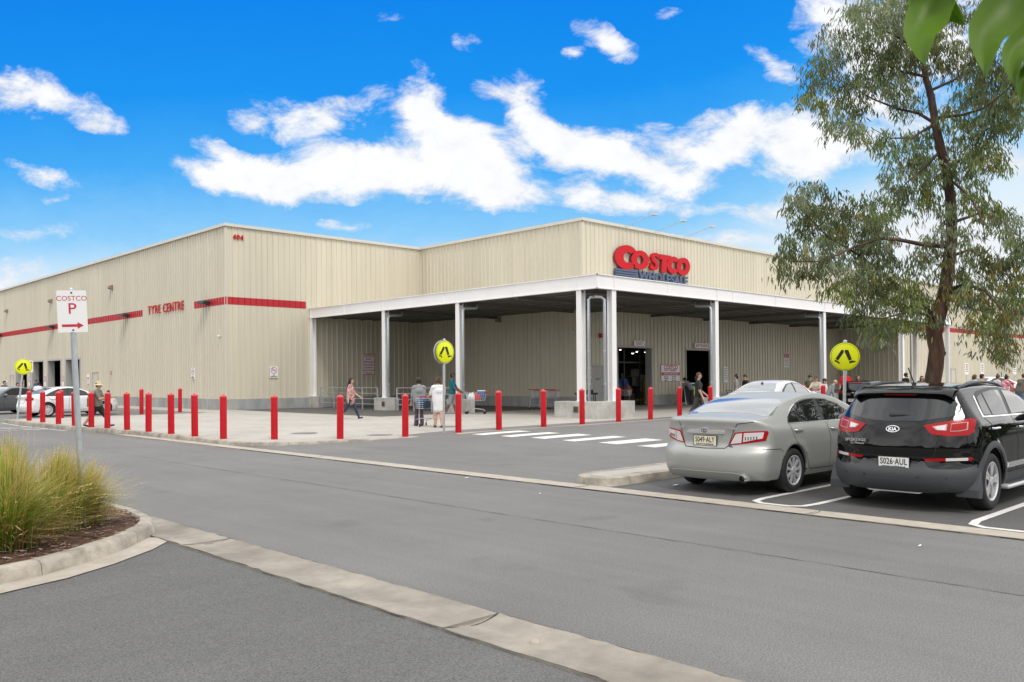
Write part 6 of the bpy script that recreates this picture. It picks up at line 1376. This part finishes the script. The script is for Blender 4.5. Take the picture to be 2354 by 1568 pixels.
# ---------------------------------------------------------------- crossing signs
def crossing_sign(x, y, z0, zc, rz, label, lean=(0, 0), r=.325, double=False):
    t = empty('crossing_sign', (x, y, z0), 0, label, 'sign', 'yellow pedestrian crossing signs'); t.rotation_euler = (lean[0], lean[1], rz)
    b = MB(); b.tube([(0, 0, 0), (0, 0, zc-z0+.34)], .036, 14); b.lathe([(.042, zc-z0+.335), (.045, zc-z0+.36), (.03, zc-z0+.385), (0, zc-z0+.39)], 14); b.build('pole', 'galvanised', t, smooth='auto')
    b = MB(); b.box(-.09, .09, -.09, .09, 0, .012); b.build('base_plate', 'galvanised', t)
    b = MB(); c = zc-z0; 
    ys = (-.050, -.044); n = 48
    b.lathe([(0, ys[0]), (r-.004, ys[0]), (r, ys[0]+.002), (r, ys[1]), (0, ys[1])], n, axis='y', c=(0, 0, c)); 
    if double: b.lathe([(r-.02, .05), (r+.03, .044), (r+.03, .02), (r-.02, .02)], n, axis='y', c=(0, 0, c), mi=1); b.lathe([(0, .048), (r, .048)], n, axis='y', c=(0, 0, c), mi=1)
    d = b.build('sign_face', ['hi_vis', 'galvanised'], t, smooth='auto')
    b = MB(); y0 = -.0525; ring2(b, 0, c, r-.020, .007, y0, 0, 40); k = r/.325
    def P(pts): flat(b, [(x*k, c+z*k) for x, z in pts], y0, 0)
    P([(-.03, .155), (-.075, .155), (-.205, -.055), (-.145, -.095), (-.022, .10)]); P([(.0, .155), (.075, .155), (.155, -.065), (.09, -.10), (-.008, .12)])
    P([(-.215, -.075), (-.15, -.105), (-.11, -.135), (-.105, -.165), (-.135, -.165), (-.17, -.135), (-.215, -.12), (-.225, -.10)]); P([(.095, -.115), (.16, -.085), (.20, -.10), (.235, -.10), (.235, -.125), (.19, -.135), (.13, -.15), (.105, -.165)])
    b.build('walking_legs_symbol', 'sign_black', d)
    b = MB()
    for zz in (c-.19, c+.19): b.box(-.05, .05, -.046, -.03, zz-.015, zz+.015); b.lathe([(0, -.057), (.008, -.055), (.008, -.05)], 8, axis='y', c=(0, 0, zz+(.09 if zz > c else -.09)))
    b.build('clamp', 'galvanised', t); return t
vd = lambda x, y: math.atan2(y-CAM.y, x-CAM.x) - math.pi/2
crossing_sign(-4.55, -23.27, plat_z(-4.55, -23.2), 2.33, vd(-4.55, -23.27)+R_(38), 'yellow crossing sign by the zebra crossing, in front of the canopy columns', lean=(0, R_(.8)), double=True)
crossing_sign(-.98, -33.55, 0, 2.0, vd(-.98, -33.5)-R_(3), 'largest yellow crossing sign, behind the sedan and the crossover', lean=(0, R_(1.2)))
crossing_sign(-10.42, -2.62, -.005, 2.2, vd(-10.4, -2.6)+R_(6), 'yellow crossing sign on a leaning post at the left edge', lean=(0, R_(6)))
# parking sign in the planter
t = empty('parking_sign', (-17.325, -32.66, -.12), 0, 'white COSTCO P sign with red arrow on a leaning galvanised pole', 'sign'); t.rotation_euler = (R_(0), R_(-2.45), vd(-17.3, -32.6)+R_(0))
b = MB(); b.tube([(0, 0, 0), (0, 0, 2.66)], .0305, 18); b.lathe([(.033, 2.645), (.036, 2.66), (.025, 2.685), (0, 2.69)], 16); b.build('pole', 'galvanised', t, smooth='auto')
def rrect(w, h, r, cz, n=5):
    o = []
    for sx, sz, a0 in ((1, 1, 0), (-1, 1, 90), (-1, -1, 180), (1, -1, 270)):
        for i in range(n+1): a = R_(a0+90*i/n); o.append((sx*(w/2-r)+r*math.cos(a), cz+sz*(h/2-r)+r*math.sin(a)))
    return o
b = MB(); b.prism(rrect(.288, .452, .012, 2.43), .034, .037, 0, lambda x, z, y: (x, -y, z)); b.v = [(x, y, z) for x, y, z in b.v]; pl = b.build('sign_face', 'sign_white', t)
b = MB(); y0 = -.0385; text(b, 'COSTCO', 0, 2.568, .074, y0, 0, ext=.0004, sx=.98); text(b, 'P', 0, 2.455, .165, y0, 0, ext=.0004, bold=.001, sx=1.05)
flat(b, [(-.105, 2.263), (.045, 2.263), (.045, 2.241), (.105, 2.277), (.045, 2.313), (.045, 2.291), (-.105, 2.291)], y0, 0); b.build('lettering', 'sign_red', pl)
b = MB()
for z in (2.63, 2.228): b.lathe([(0, -.043), (.008, -.042), (.010, -.038)], 10, axis='y', c=(0, 0, z))
b.build('bolt', 'sign_black', t)
# small far signs on poles at both edges
def far_sign(x, y, w, h, zt, label, rz=-math.pi/4, red=True, m='sign_white', face=True):
    t = empty('pole_sign', (x, y, ZR), rz, label, 'sign', 'small parking signs on poles'); b = MB(); b.tube([(0, 0, 0), (0, 0, zt)], .035, 8); b.build('pole', 'galvanised', t)
    b = MB(); b.box(-w/2, w/2, -.06, -.045, zt-h, zt); o = b.build('sign_face', m, t); b = MB()
    for k in range(4): b.box(-w*.3, w*.3, -.064, -.061, zt-h*.2-k*h*.18, zt-h*.2-k*h*.18+h*.07, 0 if k < 3 or not red else 1)
    b.build('lettering', ['sign_black', 'sign_red'], o)
far_sign(-4.6, 17.5, .30, .75, 3.05, 'narrow white sign on a pole in front of the workshop doors', -.3); far_sign(-7.2, 24.3, .35, .9, 1.95, 'grey backed sign at the far left edge', 2.6, m='galvanised')
for x, y, n in ((59.1, -16.5, 'leftmost'), (63.0, -16.5, 'second from the left'), (72.2, -16.5, 'third from the left'), (76.9, -16.5, 'rightmost')): far_sign(x, y, .36, 1.0, 2.72, 'pale narrow parking sign right of the tree trunk, the %s of four' % n, -.5)
# folding board by the entrance
t = empty('folding_board', (20.6, -14.55, 0), R_(-28), 'dark folding menu board beside the entrance doorway', 'board')
for s in (1, -1):
    b = MB(); q = MB(); q.box(-.36, .36, -.012, .012, .12, 1.2); q.box(-.40, -.36, -.016, .016, 0, 1.25); q.box(.36, .40, -.016, .016, 0, 1.25); q.box(-.36, .36, -.016, .016, 1.2, 1.25)
    a = R_(14)*s; b.add([(x, y*ct(a)-z*st(a)*1 + s*.0 + 1.25*st(a) - .0 - (1.25*st(a) if True else 0) - s*0, z*ct(a)+y*st(a)) for x, y, z in q.v], q.f); b.m = [0]*6+[1]*18; b.v = [(x, y + 1.25*st(a) , z) for x, y, z in b.v]; b.build('board', [C('slate', (.06, .065, .07)), 'galvanised'], t)
# boxes, bins and goods at the left workshop
b = MB(); b.box(-.6, .6, -.35, .35, 0, .95); b.box(-.62, .62, -.37, .37, .95, 1.0); tag(b.build('wheeled_bin', 'c_dark', None, loc=(-1.3, 32.9, -.05), bevel=.02), 'low black bin before the workshop doors', 'bin')
b = MB(); b.box(-.5, .5, -.4, .4, 0, .8); tag(b.build('crate', C('blue_crate', (.05, .22, .35)), None, loc=(-1.2, 26.4, -.05), bevel=.02), 'pale blue crate before the workshop, above the white car roof', 'crate')
# ---------------------------------------------------------------- eucalyptus
def depth_pt(u, v, D):          # survey helper: a point seen D metres ahead, in the surveyed frame
    return CAM + FWD*D + RGT*((u-1177)/1979.45*D) + UPV*((856.28-v)/1979.45*D)
TD = 15.0
def tz_(x, y): return (1777.8+x*.5672, y*.5672)
tree = empty('eucalyptus_tree', (-4.75, -36.9, ZR), 0, 'tall eucalyptus with leaning brown trunk and drooping grey green leaves', 'tree')
TB = Vector(tree.location)
def tp_(x, y, d=0): return depth_pt(*tz_(x, y), TD+d) - TB
mb = MB(); mb.tube([Vector((.0, .0, -.05)), tp_(640, 1600), tp_(645, 1545), tp_(655, 1490), tp_(662, 1420), tp_(652, 1360), tp_(655, 1325), tp_(668, 1290), tp_(695, 1190, .05), tp_(712, 1060, .1), tp_(722, 960, .1), tp_(722, 840, .05), tp_(708, 720), tp_(680, 610, -.1), tp_(655, 500, -.1), tp_(640, 390), tp_(615, 310, .1), tp_(600, 200, .1), tp_(590, 80, .1), tp_(585, -60, 0)],
    [.20, .150, .140, .134, .130, .130, .145, .125, .112, .10, .095, .085, .08, .072, .066, .055, .045, .034, .025, .012], 14)
mb.tube([tp_(668, 1450), tp_(690, 1435), tp_(697, 1428)], [.06, .04, .025], 8); rr = random.Random(3)
mb.v = [(x+rr.uniform(-.008,.008), y+rr.uniform(-.008,.008), z+rr.uniform(-.008,.008)) for x, y, z in mb.v]; mb.build('trunk', 'bark', tree, smooth=True)
LIMBS = [[(668,1290,0),(600,1240,.4),(520,1170,.6),(430,1100,.5),(340,1030,.3),(220,960,0),(120,860,-.3)], [(715,1000,0),(600,990,-.4),(510,972,-.6),(435,965,-.8),(330,1000,-1.0),(200,1060,-1.1),(70,1060,-1.2)],
 [(722,905,0),(760,890,.3),(850,860,.7),(930,900,1.0),(1000,960,1.3),(1040,1030,1.4)], [(680,610,0),(600,690,-.5),(540,740,-.8),(500,790,-1.0)], [(655,500,0),(590,460,.5),(500,440,.9),(400,400,1.1),(320,350,1.3),(230,300,1.4)],
 [(650,480,0),(770,465,-.5),(850,440,-.9),(930,380,-1.2),(1010,300,-1.4)], [(630,370,0),(720,330,.6),(780,300,.8),(860,250,1.2),(930,180,1.4)], [(600,200,0),(520,160,-.5),(430,110,-.8),(360,60,-1.0)], [(600,160,0),(700,90,.5),(800,30,.9)],
 [(668,1290,0),(560,1260,-.6),(450,1290,-1.0),(350,1290,-1.2)], [(700,1180,0),(780,1150,-.5),(860,1180,-.9),(930,1260,-1.2),(940,1360,-1.3)], [(715,1040,0),(800,1010,.5),(900,1080,.9),(990,1150,1.2)], [(615,310,0),(520,290,.6),(430,220,1.0),(300,160,1.3)],
 [(700,690,0),(770,640,.6),(850,590,1.0),(920,560,1.2)], [(655,500,0),(560,560,-.6),(470,560,-.9),(400,520,-1.1)], [(708,720,0),(800,800,-.5),(850,900,-.9),(860,990,-1.1)]]
mb = MB()
for i, L in enumerate(LIMBS):
    n = len(L); w0 = (.085, .07, .055, .05, .05, .05, .045, .04, .035, .05, .06, .05, .045, .045, .04, .04)[i]; mb.tube([tp_(*p) for p in L], [w0*.62*(1-.88*j/(n-1)) for j in range(n)], 7)
mb.build('limbs', 'bark', tree, smooth=True)
CL = [(400,60,110,75),(520,50,100,80),(620,30,90,60),(760,40,80,50),(330,30,60,50),(250,150,70,55),(190,250,60,55),(160,320,45,50),(180,400,55,50),(290,290,80,70),(330,400,85,65),(270,480,60,50),(345,520,50,45),(420,190,90,85),(450,320,90,70),(500,240,85,85),(560,150,85,85),
 (540,400,80,55),(500,560,70,45),(440,560,30,30),(640,230,70,60),(760,230,80,75),(850,240,90,90),(900,330,90,85),(820,420,90,80),(930,430,80,80),(990,330,50,80),(980,490,50,55),(850,520,80,60),(720,470,70,50),(870,620,65,55),(930,640,30,40),(770,600,70,65),(620,560,60,50),(560,640,85,50),(640,680,80,55),(500,720,70,50),
 (560,790,100,55),(640,750,55,55),(780,680,60,65),(800,790,60,65),(865,850,65,55),(940,900,80,55),(985,980,45,60),(100,790,50,50),(190,780,60,50),(120,870,60,60),(60,990,50,50),(90,1070,85,60),(180,910,85,70),(260,870,70,65),(200,1030,90,75),(300,970,90,85),(370,860,80,75),(430,830,55,50),(440,930,70,70),
 (400,1040,90,75),(330,1100,80,65),(460,1090,75,60),(270,1160,60,55),(370,1190,80,55),(470,1200,80,55),(560,1170,75,55),(420,1300,55,45),(335,1270,45,35),(500,1300,60,50),(560,1270,55,50),(600,1220,45,50),(640,980,55,40),(600,1060,60,50),(680,930,35,40),(725,1070,55,50),(790,960,50,40),(825,1020,55,50),(760,1130,55,50),
 (740,1200,50,45),(820,1160,65,55),(880,1240,80,70),(850,1310,60,55),(900,1390,50,50),(950,1100,80,75),(980,1200,55,75),(975,1310,45,55),(935,1370,55,50),(880,1060,55,50),(430,1370,45,25),(640,1270,40,40),(620,1330,25,25),(700,840,50,35),(940,1430,30,25),(1030,1050,60,90),(1040,300,60,110),(670,130,60,60)]
rnd = random.Random(12); vs = []; fs = []; cols = []
def leaf_at(p, d, L, w, col, fold=.35):
    d = d.normalized(); s = d.cross(Vector((rnd.uniform(-1,1), rnd.uniform(-1,1), rnd.uniform(-1,1)))).normalized(); n = d.cross(s); o = len(vs)
    m1 = p+d*L*.35; m2 = p+d*L*.72+n*L*.06; t = p+d*L+n*L*.14
    for q in (p, m1+s*w*.5+n*w*fold, m1-s*w*.5+n*w*fold, m1, m2+s*w*.33+n*w*fold*.7, m2-s*w*.33+n*w*fold*.7, m2, t): vs.append(q[:]); cols.append((*col, 1))
    fs.extend([(o, o+1, o+3), (o, o+3, o+2), (o+1, o+4, o+6, o+3), (o+3, o+6, o+5, o+2), (o+4, o+7, o+6), (o+6, o+7, o+5)])
palette = [(.135,.185,.080),(.140,.180,.105),(.098,.130,.058),(.175,.225,.145),(.150,.190,.065),(.080,.095,.045),(.180,.215,.150),(.190,.215,.070)]
for (cx, cy, rx, ry) in CL:
    nsp = max(8, int(rx*ry/118)); base = rnd.choice(palette[:7]); dz = rnd.uniform(-.9, .9); warm = cy > 1050 and cx > 700
    for _ in range(nsp):
        a = rnd.uniform(0, 6.283); r = math.sqrt(rnd.random()); x = cx+rx*r*math.cos(a)*1.02; y = cy+ry*r*math.sin(a)*1.02; g = tp_(x, y, dz+rnd.gauss(0, .40)); tone = rnd.uniform(.72, 1.25)
        sp = rnd.choice(palette) if rnd.random() < .35 else base
        if rnd.random() < .05 or (warm and rnd.random() < .3): sp = (.21, .185, .06)
        tw = Vector((rnd.uniform(-1,1), rnd.uniform(-1,1), rnd.uniform(-.9,.2))).normalized(); ln = rnd.uniform(.16, .38)
        for k in range(rnd.randint(11, 16)):
            p = g + tw*ln*rnd.random() + Vector((rnd.gauss(0,.035), rnd.gauss(0,.035), rnd.gauss(0,.035))); d = Vector((rnd.gauss(0,.38), rnd.gauss(0,.38), -1)) + tw*.25; t = tone*rnd.uniform(.8,1.2); leaf_at(p, d, rnd.uniform(.085,.15), rnd.uniform(.016,.026), (sp[0]*t*1.28, sp[1]*t*1.24, sp[2]*t*1.08))
mb = MB(); mb.v = vs; mb.f = fs; mb.m = [0]*len(fs); mb.build('crown', 'leaf', tree, cols=cols)
# ---------------------------------------------------------------- near branch, top right
nb = empty('overhanging_branch', depth_pt(2380, -160, 1.15), 0, 'bright green broad leaves hanging close in the top right corner', 'branch'); NB = Vector(nb.location)
def np_(u, v, D): return depth_pt(u, v, D)-NB
mb = MB(); mb.tube([np_(2700, -320, 1.3), np_(2440, -120, 1.15), np_(2240, -70, 1.08), np_(2120, -60, 1.05)], [.012, .009, .006, .004], 8); mb.tube([np_(2440, -120, 1.15), np_(2400, 40, 1.1), np_(2345, 92, 1.08)], [.006, .005, .004], 8); mb.build('twig', MATS['near_leaf'], nb, smooth=True)
def big_leaf(path, wid, D, tilt=.25, dt=None):
    """leaf along a centre path with a real midrib fold and thickness"""
    n = 22; P = []; L = [0]
    for i in range(len(path)-1): L.append(L[-1]+math.dist(path[i], path[i+1]))
    for i in range(n+1):
        s = L[-1]*i/n
        for j in range(len(path)-1):
            if s <= L[j+1]+1e-6: f = (s-L[j])/(L[j+1]-L[j]); P.append((path[j][0]+(path[j+1][0]-path[j][0])*f, path[j][1]+(path[j+1][1]-path[j][1])*f)); break
    ker = P[:]; 
    for _ in range(6): ker = [ker[0]]+[((ker[i-1][0]+ker[i][0]*2+ker[i+1][0])/4, (ker[i-1][1]+ker[i][1]*2+ker[i+1][1])/4) for i in range(1, n)]+[ker[-1]]
    P = ker; vs = []; mb = MB()
    for i, (u, v) in enumerate(P):
        t = i/n; a = P[max(i-1,0)]; c = P[min(i+1,n)]; dx, dy = c[0]-a[0], c[1]-a[1]; l = math.hypot(dx, dy) or 1; w = wid*(math.sin(math.pi*min(1, t*1.02+.0)**.80)**.72 if 0 < t < 1 else .02)*(1-.25*t)
        Dd = D+(dt or 0)*t+.03*math.sin(t*3)
        for k in (-1, -.5, 0, .5, 1):
            wob = 1+.05*math.sin(t*19+k); vs.append(np_(u-dy/l*w*k*wob, v+dx/l*w*k*wob, Dd-abs(k)*tilt*.045+k*.012))
    m = len(vs); th = [v+Vector((.0, .0, .0))+FWD*.0006 for v in vs]; F = []
    for i in range(n):
        for k in range(4): q = (i*5+k, i*5+k+1, (i+1)*5+k+1, (i+1)*5+k); F.append(q); F.append(tuple(x+m for x in q[::-1]))
    mb.add(vs+th, F); return mb.build('leaf', 'near_leaf', nb, smooth=True)
big_leaf([(2175,-60),(2150,0),(2112,70),(2118,120),(2128,152)], 55, 1.06, dt=-.05); big_leaf([(2135,-90),(2150,-20),(2185,30),(2222,57)], 40, 1.12, dt=.05); big_leaf([(2110,-70),(2095,-20),(2086,12)], 16, 1.2)
big_leaf([(2400,-80),(2320,10),(2265,70),(2262,120),(2268,178)], 64, 1.05, dt=-.04); big_leaf([(2440,20),(2380,80),(2330,110),(2325,160),(2338,205)], 40, 1.0, dt=-.03); big_leaf([(2420,90),(2385,150),(2350,190),(2352,240)], 31, .98); big_leaf([(2420,-140),(2330,-110),(2270,-60),(2215,-30)], 43, 1.2); big_leaf([(2520,-60),(2440,-40),(2380,30),(2352,70)], 48, 1.1)
# ---------------------------------------------------------------- fountain grasses in the planter
def tuft(x, y, n, h, spread, seed, label, lean=(0, 0), dry=.4):
    t = empty('ornamental_grass', (x, y, -.01), 0, label, 'grass clump', 'fountain grasses in the planter'); r = random.Random(seed); vs = []; fs = []; cols = []
    for i in range(n):
        a = r.uniform(0, 6.283); rr = abs(r.gauss(0, .10)); bx, by = rr*math.cos(a), rr*math.sin(a); a2 = a+r.gauss(0, .5); out = abs(r.gauss(0, 1))*spread*.62; H = h*r.uniform(.45, 1.08)*(1-.25*min(1, out/spread/1.6)); w = r.uniform(.0024, .0055); seg = 6
        isdry = r.random() < dry; flop = r.random() < .13
        if flop: out = spread*r.uniform(.5, 1.15); H = h*r.uniform(.12, .35); isdry = True
        c0 = (.07+.04*r.random(), .13+.05*r.random(), .012); c1 = (.46+.14*r.random(), .35+.08*r.random(), .08) if isdry else (.17+.09*r.random(), .30+.10*r.random(), .025)
        if flop or r.random() < .12: c0 = (.36, .25, .11); c1 = (.66, .48, .22)
        tip = (.74, .52, .22) if r.random() < .6 else c1; o = len(vs); sx, sy = -math.sin(a2), math.cos(a2); tw = r.uniform(-1, 1); droop = r.uniform(.1, .6) if out > spread*.3 else r.uniform(0, .2)
        for k in range(seg+1):
            f = k/seg; q = out*(f**1.7); z = H*(f-droop*f**3*.75); px = bx+math.cos(a2)*q+lean[0]*f*f+.02*tw*f; py = by+math.sin(a2)*q+lean[1]*f*f; ww = w*(1-f*.85)*1.2+.0004
            c = [c0[j]+(c1[j]-c0[j])*min(1, f*1.6) for j in range(3)]; c = [c[j]+(tip[j]-c[j])*max(0, (f-.7)/.3) for j in range(3)]
            vs += [(px-sx*ww, py-sy*ww, z), (px+sx*ww, py+sy*ww, z)]; cols += [(*c, 1)]*2
        fs += [(o+2*k, o+2*k+1, o+2*k+3, o+2*k+2) for k in range(seg)]
        if r.random() < .045:      # seed head
            e = Vector(vs[-1]); d = (Vector(vs[-1])-Vector(vs[-3])).normalized(); 
            for q in range(10):
                p = e-d*.014*(q-2); ax = Vector((r.gauss(0, 1), r.gauss(0, 1), r.gauss(0, .6))).normalized()*.012; o = len(vs); vs += [p[:], (p+ax+d*.012)[:], (p+ax*.6-d*.004+Vector((0,0,.003)))[:]]; cols += [(.80, .66, .40, 1)]*3; fs.append((o, o+1, o+2))
    mb = MB(); mb.v = vs; mb.f = fs; mb.m = [0]*len(fs); mb.build('blades', 'grass', t, cols=cols); return t
tuft(-18.28, -33.45, 4300, 0.93, .60, 1, 'nearest large grass clump, tall and green gold, at the left edge', dry=.25); tuft(-17.62, -32.75, 3700, .88, .46, 2, 'grass clump with feathery tips in front of the sign pole', lean=(.05, 0), dry=.42); tuft(-17.95, -32.2, 2800, 1.0, .40, 3, 'greener grass clump behind, left of the sign pole', dry=.25)
tuft(-18.9, -32.6, 2900, 1.0, .5, 4, 'grass clump at the extreme left with pale seed heads', dry=.5); tuft(-17.3, -32.5, 1700, .68, .30, 5, 'smaller grass clump right of the sign pole leaning to the road', lean=(.12, -.05), dry=.5)
# dry fallen blades and wood chips
b = MB(); r = random.Random(5); cols = []
lp = inn + [(-22.5, -28.9), (-22.5, -35.4)]
for i in range(4300):
    x = r.uniform(-19.4, -16.5); y = r.uniform(-34.6, -31.0)
    if not in_out(x, y, lp): continue
    a = r.uniform(0, 6.283); l = r.uniform(.012, .04); w = l*r.uniform(.15, .4); z = -.012+r.uniform(0, .02)+.015*math.sin(x*3.1)*math.cos(y*2.7); c = r.choice([(.10,.05,.03),(.17,.09,.06),(.30,.21,.15),(.07,.04,.03),(.42,.34,.28),(.13,.07,.05)]); dx, dy = math.cos(a), math.sin(a)
    b.add([(x-dx*l-dy*w, y-dy*l+dx*w, z), (x+dx*l-dy*w, y+dy*l+dx*w, z+r.uniform(-.004,.01)), (x+dx*l+dy*w, y+dy*l-dx*w, z+r.uniform(0,.01)), (x-dx*l+dy*w, y-dy*l-dx*w, z)], [(0,1,2,3)]); cols += [(*c, 1)]*4
tag(b.build('bark_chips', 'chip', cols=cols), 'brown bark chips covering the planter bed', 'mulch', kind='stuff')
# ---------------------------------------------------------------- treeline behind the camera: unseen, added to darken reflections on the cars
rnd = random.Random(31); vs = []; fs = []; cols = []
for k in range(1900):
    a = R_(rnd.uniform(100, 352)); r = rnd.uniform(38, 58); cx, cy = CAM.x + r*math.cos(a), CAM.y + r*math.sin(a); hh = 5.5 + 2.5*math.sin(a*7) + 1.5*math.sin(a*17); z = rnd.uniform(0, 1)**.7*hh
    c = Vector((cx, cy, z)); s = rnd.uniform(.8, 2.0); t = rnd.uniform(.6, 1.3)
    for q in range(6):
        o = len(vs); d = [Vector((rnd.gauss(0, s*.6), rnd.gauss(0, s*.6), rnd.gauss(0, s*.5))) for _ in range(3)]; vs += [(c+x)[:] for x in d]; fs.append((o, o+1, o+2)); cols += [(.05*t, .075*t, .03*t, 1)]*3
b = MB(); b.v = vs; b.f = fs; b.m = [0]*len(fs); tag(b.build('reflection_trees', 'leaf', cols=cols), 'unseen dark green tree belt, added behind the camera for car reflections', 'trees', kind='stuff')
